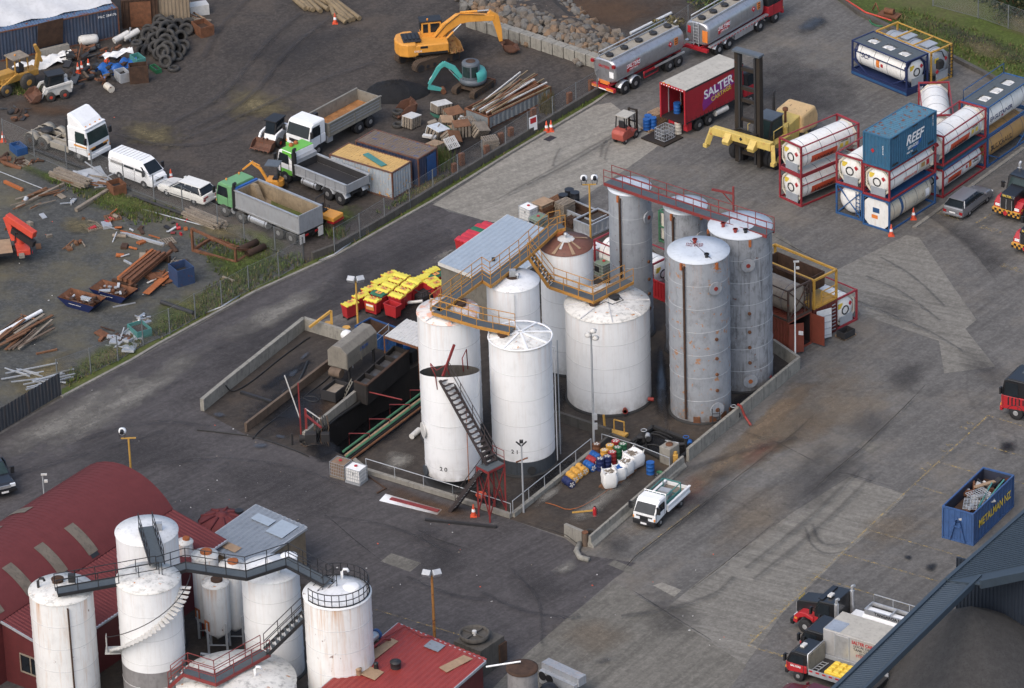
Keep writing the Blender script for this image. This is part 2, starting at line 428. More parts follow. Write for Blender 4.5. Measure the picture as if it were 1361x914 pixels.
ground_mat('d_coal',S(44,42,42),.3,50,.2,alpha=True,fine=.5,amax=.8,ascale=.4)
ground_mat('d_mark',S(56,55,56),.2,50,.2,alpha=True,amax=.42,aw=.5,ascale=.5)
ground_mat('d_bank',S(70,78,42),.35,50,0,alpha=True,patch=S(92,84,60),patch_amt=.8,fine=.5,ascale=.3)
ground_mat('wet_tarmac',S(70,72,76),.15,50,.1,alpha=True,wet=1,amax=.8,aw=.35,ascale=.4,rough=.15)
ground_mat('d_joint',S(54,52,48),.3,50,.2,alpha=True,amax=.9,aw=.25,ascale=1.2)
ground_mat('verge_grass',S(80,92,42),.35,50,0,patch=S(92,86,60),patch_amt=.8,fine=.5)
M('yellow_line',S(206,168,60),.8,var=.3,grime=.5,scale=3)
def worn(name,rgb,amt):
 t=NT(name);P=t.coord((1,1,1),world=True)
 t.link(t.mix(t.noise(P,3),rgb,tuple(x*.7 for x in rgb)),t.b.inputs['Base Color']);t.b.inputs['Roughness'].default_value=.85
 t.link(t.ramp(t.noise(P,5,8,.75),[(amt-.08,0.),(amt+.08,.85)]),t.b.inputs['Alpha']);MATS[name]=t.m
worn('worn_yellow',S(178,150,78),.545);worn('worn_white',S(200,200,200),.45)
# ---------------------------------------------------------------- the ground
PIT=[(412,583),(486,520),(600,463),(640,490),(575,536),(470,612)]
SUMP=[(838,590),(868,568),(924,590),(912,604),(893,618)]
BIG=[(-2500,-1500),(2500,-1500),(2500,4000),(-2500,4000)]
sheet('ground',BIG,'yard_tarmac',0.0,[PIT,SUMP],world=True)
ROADE=[(-60,605),(0,574),(82,527),(175,478),(210,457),(340,386),(447,338),(575,266),(680,201),(790,136),(815,118),(870,80),(1000,-10),(1060,-50)]
sheet('service_road',[(-60,610),(0,577),(82,530),(175,481),(340,389),(447,341),(575,269),(596,281),(690,303),(640,330),(560,375),(445,420),(404,434),(268,545),(326,576),(387,597),(487,629),(600,664),(678,690),(752,716),(780,738),(845,748),(815,770),(700,868),(650,930),(-60,930)],'road_tarmac',.004)
sheet('concrete_apron',[(575,272),(680,205),(790,140),(812,136),(880,190),(833,224),(765,268),(690,302),(640,292)],'pale_slab',.005)
sheet('concrete_apron',[(817,773),(880,812),(992,884),(960,930),(640,930),(698,870),(760,816)],'mid_slab',.005)
sheet('concrete_apron',[(1130,633),(1205,657),(1150,712),(1116,741),(1040,815),(990,884),(880,812),(930,772),(1052,682)],'fan_slab',.0045)
sheet('concrete_apron',[(1205,312),(1222,316),(1298,425),(1283,437),(1323,487),(1255,496),(1248,453),(1145,418),(1105,362)],'fan_slab',.005)
sheet('concrete_apron',[(1020,300),(1105,362),(1145,420),(1110,440),(1040,395),(985,330)],'mid_slab',.0045)
sheet('compound_floor',[(268,546),(404,436),(460,452),(560,398),(690,300),(830,300),(1027,466),(1063,490),(914,612),(786,727),(752,714),(678,690),(487,630),(387,597),(326,577)],'bund_floor',.005,[PIT,SUMP])
sheet('dirt_yard',ROADE+[(1100,-80),(300,-700),(-900,-500),(-900,200),(-60,480)],'dirt_yard',.004)
gl=[(-60,604),(0,573),(82,526),(175,477),(210,456),(340,385),(405,352),(330,305),(205,262),(123,228),(46,205),(-60,160)]
sheet('gravel_yard',gl,'gravel_yard',.006)
ZL[0]=.002
D=decal
D([(1064,492),(1100,470),(1165,500),(1150,560),(1060,600),(960,640),(880,690),(800,745),(785,735),(870,660),(930,615),(1000,560)],'d_tan')
for q in ([(1080,460),(1200,500),(1180,570),(1060,600),(1000,600)],[(960,660),(1060,620),(1090,680),(980,760),(900,740)],[(1120,690),(1230,650),(1260,700),(1150,760)],[(700,830),(800,800),(880,850),(780,900)]): D(q,'d_soft_tan')
for q in ([(1130,380),(1240,400),(1230,440),(1140,420)],[(1000,640),(1120,600),(1180,560),(1150,640),(1040,720)],[(850,770),(960,800),(930,860),(830,840)],[(1260,440),(1361,480),(1361,540),(1280,520)]): D(q,'d_soft_dark')
D([(930,600),(1010,550),(1080,520),(1120,540),(1040,610),(940,660)],'d_soft_tan');D([(1000,560),(1075,492),(1110,500),(1050,560),(960,620),(925,620)],'d_tan')
D([(900,660),(960,630),(1010,640),(960,690),(880,720)],'d_soft_dark')
D([(880,640),(940,620),(960,650),(900,690),(850,700)],'d_red');D([(970,600),(1040,570),(1050,590),(980,640)],'d_red')
D([(780,700),(840,690),(860,740),(800,770)],'d_soft_dark')
D([(360,600),(420,610),(480,650),(460,700),(340,690),(250,640),(270,600)],'d_soft_dark')
D([(490,630),(600,668),(660,690),(640,705),(560,690),(480,650)],'d_brown')
D([(30,575),(110,545),(210,480),(320,430),(300,470),(190,540),(120,590),(20,640)],'d_pale')
D([(-20,600),(0,580),(82,534),(175,484),(235,452),(205,510),(120,565),(75,596),(19,618),(-30,640)],'d_pale')
for q in ([(230,480),(330,410),(450,350),(560,290),(620,305),(560,370),(450,420),(400,436),(270,540),(190,580),(200,520)],[(60,600),(180,540),(260,550),(320,575),(300,640),(180,640),(60,680)],[(1000,60),(1120,70),(1180,130),(1130,160),(1000,150),(960,110)],[(1010,130),(1120,120),(1040,230),(960,220)]): D(q,'d_soft_dark')
D([(260,450),(360,400),(430,370),(460,380),(400,420),(300,470)],'d_pale')
D([(480,330),(570,285),(640,300),(600,345),(520,390),(470,400)],'d_soft_dark')
D([(420,360),(500,320),(520,350),(440,400)],'d_soft_dark')
D([(560,345),(640,320),(660,300),(600,330),(575,360)],'d_pale')
D([(450,420),(560,390),(590,420),(520,450),(460,450)],'d_oil')
D([(290,530),(380,470),(420,450),(440,480),(350,560)],'d_soft_dark')
D([(330,520),(420,470),(430,478),(345,528)],'d_oil')
D([(345,570),(430,520),(470,510),(480,530),(420,580),(390,595)],'d_brown')
D([(430,510),(470,490),(500,510),(470,540),(425,535)],'d_oil')
D([(385,590),(440,570),(460,605),(420,620)],'d_oil')
D([(860,470),(880,440),(905,560),(890,580),(868,560)],'d_oil')
D([(700,620),(760,600),(790,600),(760,640),(700,680),(690,660)],'d_oil')
for q in ([(290,560),(400,470),(450,500),(470,560),(410,600),(330,590)],[(870,440),(900,430),(925,470),(900,480)],[(735,490),(760,520),(750,560),(735,560)],[(640,600),(660,560),(660,640)],[(460,600),(500,560),(560,530),(560,560),(500,610)],[(840,570),(900,565),(930,590),(900,625),(840,610)],[(940,560),(985,520),(1030,500),(1030,515),(980,560)],[(690,660),(740,620),(780,590),(790,600),(720,665)],[(420,570),(470,600),(440,620),(400,610)]): D(q,'d_oil')
D([(590,640),(640,640),(690,660),(670,690),(620,670)],'d_oil')
D([(560,585),(640,575),(640,620),(560,640)],'d_soft_dark')
D([(500,600),(560,595),(555,620),(510,640)],'d_pale')
D([(755,710),(800,690),(850,640),(830,630),(780,660),(740,700)],'d_pale')
D([(700,670),(760,630),(755,650),(700,690)],'d_pale')
D([(720,760),(770,735),(775,760),(740,770)],'d_pale')
for q,k in (([(868,778),(880,774),(906,784),(896,793)],'pale_slab'),([(816,744),(846,756),(838,763),(808,750)],'mid_slab'),([(1150,585),(1172,592),(1160,602),(1138,594)],'mid_slab'),([(940,300),(985,315),(970,328),(930,312)],'mid_slab'),([(520,735),(560,748),(545,760),(506,746)],'mid_slab')): sheet('tarmac_patch',q,m(k),.0085)
D([(905,625),(980,610),(1000,640),(930,660)],'d_soft_dark')
D([(1150,230),(1250,300),(1330,380),(1361,430),(1361,330),(1280,290)],'d_soft_dark')
D([(1190,140),(1000,230),(880,200),(990,60),(1120,60)],'d_soft_dark')
D([(1320,580),(1355,585),(1355,605),(1325,610)],'d_oil');D([(1200,738),(1215,738),(1212,748),(1200,746)],'d_oil');D([(1225,750),(1250,745),(1245,765),(1228,764)],'d_oil')
D([(1070,590),(1120,580),(1140,610),(1090,640),(1020,660)],'d_soft_dark');D([(1100,560),(1190,530),(1220,560),(1140,620)],'d_soft_dark')
D([(1160,500),(1230,460),(1240,505),(1200,540)],'d_soft_dark')
D([(690,740),(790,770),(740,820),(640,800)],'d_soft_dark');D([(560,690),(640,720),(620,800),(520,760)],'d_soft_dark')
D([(780,880),(815,870),(825,880),(790,890)],'d_soft_dark')
D([(530,700),(580,690),(600,720),(540,740)],'d_soft_dark')
D([(150,150),(260,170),(255,205),(190,200),(150,185)],'d_dry');D([(250,60),(420,40),(520,20),(480,80),(330,130)],'d_soft_dark')
D([(300,100),(420,140),(370,170),(270,160)],'d_dry');D([(480,95),(640,20),(690,60),(620,150),(520,150)],'d_coal')
D([(690,30),(800,60),(900,40),(930,-10),(700,-40)],'d_brown');D([(530,150),(740,110),(720,150),(600,240),(540,230)],'d_coal')
D([(0,130),(120,140),(130,160),(0,160)],'d_brown')
for q in ([(60,235),(130,245),(210,270),(260,290),(200,300),(110,280)],[(250,330),(330,310),(400,350),(340,385),(280,390)],[(195,405),(270,380),(330,385),(220,450),(160,470)],[(80,490),(160,440),(205,455),(90,520)],[(10,215),(60,225),(130,250),(60,250)],[(300,290),(380,320),(400,345),(330,330)],[(0,95),(60,105),(80,130),(20,128),(0,120)],[(395,305),(470,265),(500,280),(420,330)]): D(q,'d_grass')
for q in ([(60,300),(110,280),(150,310),(110,320)],[(130,470),(180,440),(190,470),(110,500)],[(250,285),(330,300),(330,330),(260,320)],[(0,505),(60,470),(110,450),(100,510),(20,560)],[(560,240),(610,225),(600,250),(520,280)]): D(q,'d_dry')
vg=[(210,452),(340,380),(447,332),(575,258),(680,193),(790,128),(815,112)]
sheet('verge',[(210,457),(340,386),(447,338),(575,266),(680,201),(790,136),(815,118)]+vg[::-1],'verge_grass',.012)
sheet('verge',[(82,526.5),(175,477.5),(210,456.5),(212,449),(175,468),(82,517)],'verge_grass',.011)
kb=MB()
kp=[G(*p) for p in [(82,528),(175,479),(210,458),(340,387.5),(447,339.5),(575,267.5),(680,202.5),(790,137.5),(815,119.5)]]
for a,b in zip(kp[:-1],kp[1:]): kb.bar(a+Vector((0,0,.03)),b+Vector((0,0,.03)),.22,.17)
kb.B('kerb','concrete',kind='structure')
bk=[(1100,-10),(1140,20),(1180,40),(1230,60),(1290,88),(1361,120),(1500,180),(1700,200),(1500,-150),(1150,-120)]
sheet('grass_bank',bk,'verge_grass',.006)
D([(1180,5),(1290,40),(1420,80),(1420,110),(1300,75),(1200,35)],'d_soft_dark');D([(1250,40),(1340,60),(1361,90),(1290,80)],'d_dry');D([(1300,10),(1400,20),(1400,60),(1330,50)],'d_dry')
D([(925,0),(1000,-40),(1010,-10),(950,25),(900,20)],'d_grass');D([(830,60),(880,45),(870,75),(835,90)],'d_dry');D([(845,40),(890,20),(900,40),(860,70)],'d_grass')
D([(1046,44),(1062,28),(1090,18),(1112,22),(1100,40),(1070,54)],'d_oil');D([(1047,46),(1060,32),(1080,24),(1100,26),(1096,40),(1070,50)],'wet_tarmac',name='puddle')
D([(276,552),(292,548),(306,555),(292,560)],'wet_tarmac',name='puddle');D([(872,470),(882,450),(890,560),(872,568)],'wet_tarmac',name='puddle')
D([(378,500),(398,488),(402,496),(385,508)],'wet_tarmac',name='puddle');D([(395,480),(412,466),(414,472),(398,486)],'wet_tarmac',name='puddle');D([(365,578),(385,582),(380,588),(362,584)],'wet_tarmac',name='puddle');D([(340,590),(365,592),(350,600),(330,598)],'wet_tarmac',name='puddle')
D([(735,590),(745,560),(752,590),(742,612)],'wet_tarmac',name='puddle')
for q in ([(817,772),(845,742),(930,676),(1000,622),(1060,575),(1110,528)],[(1052,681),(1107,630),(1145,599),(1200,546),(1240,505)],[(1150,480),(1240,505)],[(817,772),(880,813),(992,884)],[(680,692),(752,714),(782,738)],[(690,868),(817,772)],[(1105,362),(1205,312)],[(1105,362),(1145,418)],[(833,224),(880,191)],[(690,300),(833,224)],[(1110,440),(1150,480)],[(1000,300),(1060,335),(1105,360)],[(1020,390),(1105,362)],[(1052,681),(960,755),(900,800)],[(540,700),(580,720),(640,740)],[(420,675),(470,720),(520,760)],[(1107,630),(1130,634),(1205,657)],[(930,560),(1030,590),(1107,630)]):
 strip(q,.14,'d_joint','pavement_joint')
for q,w in (([(640,790),(690,815),(755,825),(770,820)],.7),([(825,822),(880,815),(950,795),(975,770)],.6),([(540,770),(600,795),(650,800)],.5),([(880,640),(960,610),(1060,585)],.9),([(1130,400),(1180,420),(1230,440),(1280,470)],.4),([(1150,370),(1200,390),(1250,430)],.4),([(1170,345),(1215,370),(1255,410)],.4),([(680,760),(720,800),(720,860)],.4),([(1080,700),(1085,720),(1100,730),(1130,725)],.5),([(1070,705),(1078,730),(1100,742),(1130,735)],.4),([(735,225),(737,215),(745,200)],.4),([(798,213),(800,200),(806,190)],.5),([(804,216),(806,203),(812,193)],.4),([(700,250),(770,215),(840,170)],.5),([(660,270),(740,225),(820,180)],.5),([(880,520),(885,560),(885,590)],.5),([(100,590),(200,560),(280,570)],.5),([(200,620),(300,610),(400,625),(480,660)],.35),([(0,640),(100,610),(220,575)],.5),([(430,690),(520,700),(600,740)],.4),([(990,760),(1080,690),(1150,620)],.6),([(1000,775),(1090,705),(1160,635)],.6)):
 strip(q,w*.75,'d_mark','tyre_mark',smooth=3)
for q,w in (([(230,165),(300,130),(350,60),(400,20)],.7),([(250,175),(330,140),(380,70),(440,25)],.7),([(240,190),(340,150),(420,110),(500,85)],.6),([(270,80),(290,40),(330,0)],.6),([(150,180),(220,200),(300,190),(350,160)],.6)):
 strip(q,w,'d_soft_dark','wheel_track',smooth=3)
def yline(a,b,w=.12,mat='worn_yellow'): return strip([a,((a[0]+b[0])/2,(a[1]+b[1])/2),b],w,m(mat),'painted_line')
yline((1313,557),(1180,681));yline((1180,681),(1085,772));yline((1085,772),(994,863))
for a,b in (((1313,557),(1375,576)),((1296,593),(1375,616)),((1247,619),(1300,634)),((1215,649),(1262,664)),((1345,643),(1375,652)),((1153,709),(1282,746)),((1119,741),(1247,778)),((1085,772),(1215,812)),((1018,869),(1047,879)),((994,863),(1040,878)),((1320,288),(1297,301)),((1361,245),(1330,262))): yline(a,b)
yline((845,742),(930,676),.08);yline((494,814),(640,858),.08)
def gtext(body,a,b,h,mat='worn_yellow'):
 A,B=G(*a),G(*b);y=math.atan2(B.y-A.y,B.x-A.x);c=(A+B)/2
 o=text(body,h,m(mat),None,(c.x,c.y,nz()+.01),(0,0,y),name='painted_letters',ext=0.0);o['kind']='structure';return o
gtext('SHELL',(1256,290),(1266,293),.75);gtext('SHELL',(1313,309),(1323,312),.75);gtext('SHELL',(1340,360),(1352,364),.75)
for q,s in ((((1278,577),(1293,566)),'5'),(((1250,608),(1266,593)),'6'),(((1224,633),(1240,620)),'7'),(((1083,769),(1100,754)),'11'),(((1062,789),(1076,777)),'12'),(((1030,822),(1046,806)),'13'),(((1000,853),(1010,842)),'14')): gtext(s+'  '+s,q[0],q[1],.8)
lit=MB()
for _ in range(90):
 x,y=RR.choice([(RR.uniform(180,420),RR.uniform(560,700)),(RR.uniform(420,640),RR.uniform(690,800)),(RR.uniform(640,1000),RR.uniform(700,880)),(RR.uniform(50,200),RR.uniform(150,300)),(RR.uniform(640,760),RR.uniform(560,680)),(RR.uniform(20,200),RR.uniform(280,520))])
 p=G(x,y);s=RR.uniform(.04,.13);lit.box((p.x,p.y,.02),(s,s*RR.uniform(.4,1),.02),RR.choice([0,0,1,2]),RR.uniform(0,3))
lit.B('litter',['white_dirty','wood_old','orange_plastic'],kind='stuff')
# ---------------------------------------------------------------- storage tanks
M('tank_white',(.77,.78,.78),.42,top=.30,foot=.55,var=.03,grime=.07,streak=.14,streakc=S(176,160,136),scale=.6)
M('tank_white_rusty',(.76,.76,.74),.45,top=.9,foot=.6,var=.04,grime=.1,streak=.30,streakc=S(190,146,96),rust=.02,scale=.7)
M('roof_white',(.70,.71,.71),.45,var=.06,grime=.22,rust=.04,scale=1.1)
M('roof_white_dirty',(.66,.65,.61),.5,var=.12,grime=.5,rust=.13,rustc=S(170,120,76),scale=.9)
M('roof_pink',(.68,.64,.60),.5,var=.08,rust=.42,rustc=S(204,160,140),grime=.35,scale=.5)
M('roof_rust_brown',S(128,82,66),.6,var=.15,grime=.3,scale=1.2)
M('tank_grey',(.29,.31,.335),.5,0,top=.2,foot=.6,var=.10,grime=.22,streak=.22,streakc=S(84,88,94),rust=.05,scale=.8)
M('tank_grey_peeling',(.285,.305,.33),.5,0,top=.2,foot=.7,var=.12,grime=.28,streak=.25,streakc=S(120,124,128),rust=.22,rustc=S(150,112,84),scale=.8)
M('tank_grey_worn',(.27,.287,.31),.5,0,foot=.7,var=.14,grime=.5,streak=.7,streakc=S(66,68,72),rust=.05,scale=.7)
M('roof_grey',S(190,197,204),.5,var=.04,grime=.16,scale=.9)
M('seam_white',(.56,.56,.56),.5,var=.05,grime=.1);M('seam_grey',S(168,172,176),.5);M('tank_base_dark',S(70,76,82),.7,grime=.4,streak=.4,streakc=S(34,36,38));M('tank_grey_band',S(132,130,130),.55,grime=.25,streak=.3,streakc=S(90,88,88))
M('bitumen',(.03,.03,.03),.75,grime=.3);M('wheel_red',S(150,48,40),.6,rust=.2)
TZ={}
def tank(key,label,top,hw,bot,shell,roof,seam='seam_white',cone=.28,courses=5,group='white storage tanks',lip=.05,band=None,bandm=None,roofp=True,n=56,name='storage_tank'):
 b=G(*bot);h=HT(bot[0],bot[1],top[1]);r=hw/SCL(bot[0],bot[1],h*.6)
 o=thing(name,label,'tank',b,0,group)
 s=MB();s.lathe([(r,.12),(r,h)],n,mi=0,smooth=True)
 if band: s=MB();s.lathe([(r,.12),(r,band)],n,mi=1);s.lathe([(r,band),(r,h)],n,mi=0)
 for i in range(1,courses):
  z=h*i/courses;s.lathe([(r+.004,z-.02),(r+.02,z),(r+.004,z+.02)],n,mi=2)
 s.B('shell',[m(shell),m(bandm or shell),m(seam)],o)
 f=MB();f.lathe([(r+.14,0),(r+.14,.14),(r,.16)],n);f.B('base_ring','bitumen',o)
 if roofp:
  q=MB();q.lathe([(r+lip,h-.06),(r+lip,h+.02),(r*.5,h+cone*.55),(.001,h+cone)],n)
  q.B('roof',m(roof),o)
 TZ[key]=(o,h,r);print('tank',key,'h %.2f r %.2f'%(h,r))
 return o,h,r
def on(r,a,z): return (r*math.cos(rad(a)),r*math.sin(rad(a)),z)
def manhole(o,r,a,z,rm,mat,bolt=None,name='manhole'):
 d=Vector(on(1,a,0));p=Vector(on(r-.03,a,z));b=MB();b.cyl(p,p+d*.16,rm*.8,n=20);b.cyl(p+d*.12,p+d*.19,rm,n=20)
 if bolt: b.cyl(p+d*.17,p+d*.24,rm*.3,n=12,mi=1)
 b.B(name,[m(mat),m(bolt or mat)],o)
def downpipe(o,r,a,z0,z1,mat,rp=.06,name='pipe'):
 MB().pipe([on(r-.1,a,z1),on(r+.14,a,z1),on(r+.14,a,z0)],rp,8).B(name,m(mat),o)
def roofbit(o,x,y,z,kind,mat):
 b=MB()
 if kind=='vent': b.cyl((x,y,z-.15),(x,y,z+.3),.07);b.lathe([(.16,z+.26),(.16,z+.32),(.01,z+.4)],12,(x,y,0))
 if kind=='hatch': b.cyl((x,y,z-.2),(x,y,z+.16),.36,n=20);b.cyl((x,y,z+.16),(x,y,z+.21),.41,n=20);b.bar((x-.3,y,z+.24),(x+.3,y,z+.24),.05)
 if kind=='pot': b.cyl((x,y,z-.2),(x,y,z+.28),.12);b.cyl((x,y,z+.2),(x,y,z+.28),.18)
 if kind=='box': b.box((x,y,z+.22),(.45,.35,.5))
 if kind=='goose': b.tube([(x,y,z-.2),(x,y,z+.5),(x+.12,y,z+.68),(x+.34,y,z+.68),(x+.42,y,z+.5)],.09,8)
 if kind=='dish': b.lathe([(.55,z-.1),(.55,z+.16),(.42,z+.22),(.01,z+.26)],22,(x,y,0))
 return b.B({'vent':'vent','hatch':'hatch','pot':'roof_valve','box':'junction_box','goose':'gooseneck_vent','dish':'hatch'}[kind],m(mat),o)
def ribs(o,r,h,cone,k,mat,w=.1,a0=0):
 for i in range(k):
  a=a0+360*i/k;MB().bar(on(.15,a,h+cone+.05),on(r*.5,a,h+cone*.55+.05),w,.07).bar(on(r*.5,a,h+cone*.55+.05),on(r+.02,a,h+.06),w,.07).B('roof_rib',m(mat),o)
L,h,r=tank('L','tall white tank with pale pink blotched roof beside the silver shed front',(595,413),42.2,(602,578),'tank_white','roof_pink')
roofbit(L,.9,.5,h+.2,'hatch','rust_dark');ribs(L,r,h,.28,7,'seam_white',.07,20);manhole(L,r,-25,.9,.45,'tank_base_dark')
MZ,h,r=tank('M','slim white tank with clean roof between the pink-roofed and brown-roofed tanks',(681,372),36,(687,537),'tank_white','roof_white')
roofbit(MZ,0,.1,h+.28,'box','galv');roofbit(MZ,.35,-.2,h+.24,'vent','galv');downpipe(MZ,r,-88,.3,h-.2,'seam_white',.03)
MB().lathe([(.45,h+.255),(.02,h+.29)],16).B('stain','rust_dark',MZ)
RZ,h,r=tank('R','white tank with flaking rust-brown conical roof at the back',(751,324),36,(757,484),'tank_white','roof_rust_brown',cone=.5)
b=MB();b.lathe([(.62,h+.395),(.02,h+.51)],9,(0,0,.012));
for a,l in ((75,.9),(20,1.6),(-50,1.5),(-75,1.9),(-120,1.9),(250,1.3)): b.sheet([on(.5,a-5,h+.42),on(l,a-4,h+.5-.5*l/r*.88+.025),on(l,a+4,h+.5-.5*l/r*.88+.025),on(.5,a+5,h+.42)],.01,mi=1 if a<60 else 0)
b.B('flaking_paint',['white_dirty','wood_new'],RZ);roofbit(RZ,-.5,1.0,h+.3,'hatch','rust_orange');roofbit(RZ,0,0,h+.5,'vent','galv')
BZ,h,r=tank('B','widest white tank, low and squat with grimy white roof under yellow walkway',(807,403),57.5,(810,526.5),'tank_white','roof_white_dirty',cone=.35,courses=4)
roofbit(BZ,-.9,-.5,h+.25,'hatch','rust_dark');roofbit(BZ,.5,.1,h+.3,'hatch','dark_steel');ribs(BZ,r,h,.35,8,'seam_white',.05,5)
MB().tube([on(.3,60,h+.5),on(.8,20,h+.5),on(1.2,-20,h+.42),on(1.0,-70,h+.4),on(.6,-100,h+.45),on(1.4,-130,h+.35)],.03,5).B('hose','hose_black',BZ);MB().cyl((r-.3,-1.6,.55),(r+.1,-1.7,.55),.14).B('valve','wheel_red',BZ)
MB().cyl((1.0,-r+.1,.5),(1.0,-r-.28,.5),.13).cyl((1.0,-r-.2,.5),(1.0,-r-.28,.5),.2).B('valve','wheel_red',BZ)
T21,h,r=tank('21','white tank numbered 21 with eight white ribs across its dirty roof',(690.5,446.6),43,(697,614),'tank_white','roof_white_dirty',band=1.15,bandm='tank_base_dark')
ribs(T21,r,h,.28,8,'white_paint',.13,12);roofbit(T21,-1.15,-.1,h+.12,'hatch','rust_dark')
MB().tube([on(r+.03,360*i/40,h+.03) for i in range(40)],.06,6,closed=True).B('roof_rim','white_paint',T21)
manhole(T21,r,-78,.55,.3,'bitumen');downpipe(T21,r,-6,.2,h-.8,'seam_white',.04)
def wrap_text(o,body,size,r,a,z,mat,sx=1):
 t=text(body,size,mat,o,(0,0,0),(0,0,0),'tank_number',bold=True)
 for v in t.data.vertices:
  x,y,zz=v.co;ang=rad(a)+x*sx/r;rr=r+.012+zz*.2;v.co=(rr*math.cos(ang),rr*math.sin(ang),z+y)
wrap_text(T21,'2 1',.42,r,-107,1.95,'letter_black')
b0=(603.4,636);B0=G(*b0);h=HT(b0[0],b0[1],493);r=37.4/SCL(*b0)
T20=thing('storage_tank','open topped white tank numbered 20 with a red stair climbing its front','tank',B0,0,'white storage tanks')
TZ['20']=(T20,h,r)
s=MB();n=60;prof=[(0.1,1),(.4,1),(.72,1),(.92,1.0),(1.0,1.0)];vs=[]
def rim(t,f):
 k=max(0,(f-.55)/.45);ax=r*(1+.055*k);ay=r*(1-.14*k);dz=-.42*math.sin(t)*k**2
 return (ax*math.cos(t),ay*math.sin(t),f*h+dz)
for f,_ in prof:
 for i in range(n): vs.append(rim(2*math.pi*i/n,f))
fs=[(a*n+i,a*n+(i+1)%n,(a+1)*n+(i+1)%n,(a+1)*n+i) for a in range(4) for i in range(n)]
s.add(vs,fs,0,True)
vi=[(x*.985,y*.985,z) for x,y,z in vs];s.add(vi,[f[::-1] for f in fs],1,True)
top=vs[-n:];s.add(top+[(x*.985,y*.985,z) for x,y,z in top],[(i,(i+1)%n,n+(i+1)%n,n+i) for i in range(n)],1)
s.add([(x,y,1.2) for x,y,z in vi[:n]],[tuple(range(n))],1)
for f in (.2,.4,.6,.8):
 ring=[Vector(rim(2*math.pi*i/n,f))*1.0 for i in range(n)];s.tube([Vector((p.x*1.003,p.y*1.003,p.z)) for p in ring],.012,4,2,closed=True)
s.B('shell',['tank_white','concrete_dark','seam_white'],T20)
MB().lathe([(r+.14,0),(r+.14,.14),(r,.16)],n).B('base_ring','bitumen',T20)
wrap_text(T20,'2 0',.42,r,-110,1.75,'letter_black')
manhole(T20,r,197,4.2,.55,'white_dirty');manhole(T20,r,200,1.1,.4,'tank_base_dark')
downpipe(T20,r,-60,.3,h*.8,'rust_orange',.025)
def greyfit(o,h,r,pa,mh,lugs=True,pm='rust_dark'):
 downpipe(o,r,pa,.4,h-.35,pm,.085)
 manhole(o,r,mh,h-2.0,.5,'tank_grey','wheel_red'); 
 for a in (pa-6,mh+4): 
  b=MB();d=Vector(on(1,a,0));p=Vector(on(r,a,h-.35));b.box(p+d*.06,(.16,.16,.5),rz=rad(a));b.B('lifting_lug','rust_orange',o)
 for z in (h*.52,h*.40,h*.3,h*.2):
  b=MB();p=Vector(on(r-.02,mh+2,z));d=Vector(on(1,mh+2,0));b.cyl(p,p+d*.12,.12);b.B('nozzle','rust_steel',o)
GB,h,r=tank('GB','slimmest tall grey tank at the back by the red walkway end',(833,247),29.3,(841,440),'tank_grey','roof_grey','seam_grey',.12,6,'grey steel tanks')
greyfit(GB,h,r,-118,-40)
GM,h,r=tank('GM','grey tank half hidden behind the other grey tanks, red valve disc near top',(908,272),29.7,(914,462),'tank_grey_worn','roof_grey','seam_grey',.12,6,'grey steel tanks')
greyfit(GM,h,r,-125,-52)
GR,h,r=tank('GR','broad grey tank with dark scuffed right flank beside the rusty containers',(982,299),43.5,(986,503),'tank_grey_worn','roof_grey','seam_grey',.15,7,'grey steel tanks')
greyfit(GR,h,r,-165,-80);manhole(GR,r,-78,1.0,.52,'tank_grey','rust_orange');roofbit(GR,-1.2,-.3,h+.1,'pot','wheel_red');roofbit(GR,-.4,-1.2,h+.06,'pot','wheel_red');roofbit(GR,.3,-1.3,h+.06,'pot','plastic_black')
GF,h,r=tank('GF','front grey tank spotted with rust and peeling paint, flat pale roof',(924.5,332),42.2,(931.6,544.5),'tank_grey_peeling','roof_grey','seam_grey',.12,7,'grey steel tanks')
greyfit(GF,h,r,-120,-62);manhole(GF,r,-62,1.05,.55,'tank_grey','rust_steel');roofbit(GF,-.2,1.0,h+.08,'pot','wheel_red');roofbit(GF,.5,-1.25,h+.06,'pot','plastic_black')
t=text('DANGER\nNO STEP',.3,'red_steel',GF,(-.25,.55,h+.135),(0,0,rad(-10)),'roof_note'); 
MB().bar((-.5,1.3,h+.12),(.8,-1.6,h+.1),.03,.02).B('wire','dark_steel',GF)
b=MB();
for a in (-100,-70,-45,-20): b.box(on(r+.05,a,.35),(.5,.06,.5),rz=rad(a+90))
b.B('rust_patch','rust_steel',GF)
def lhs(p,o): return Vector(p)-Vector(o)
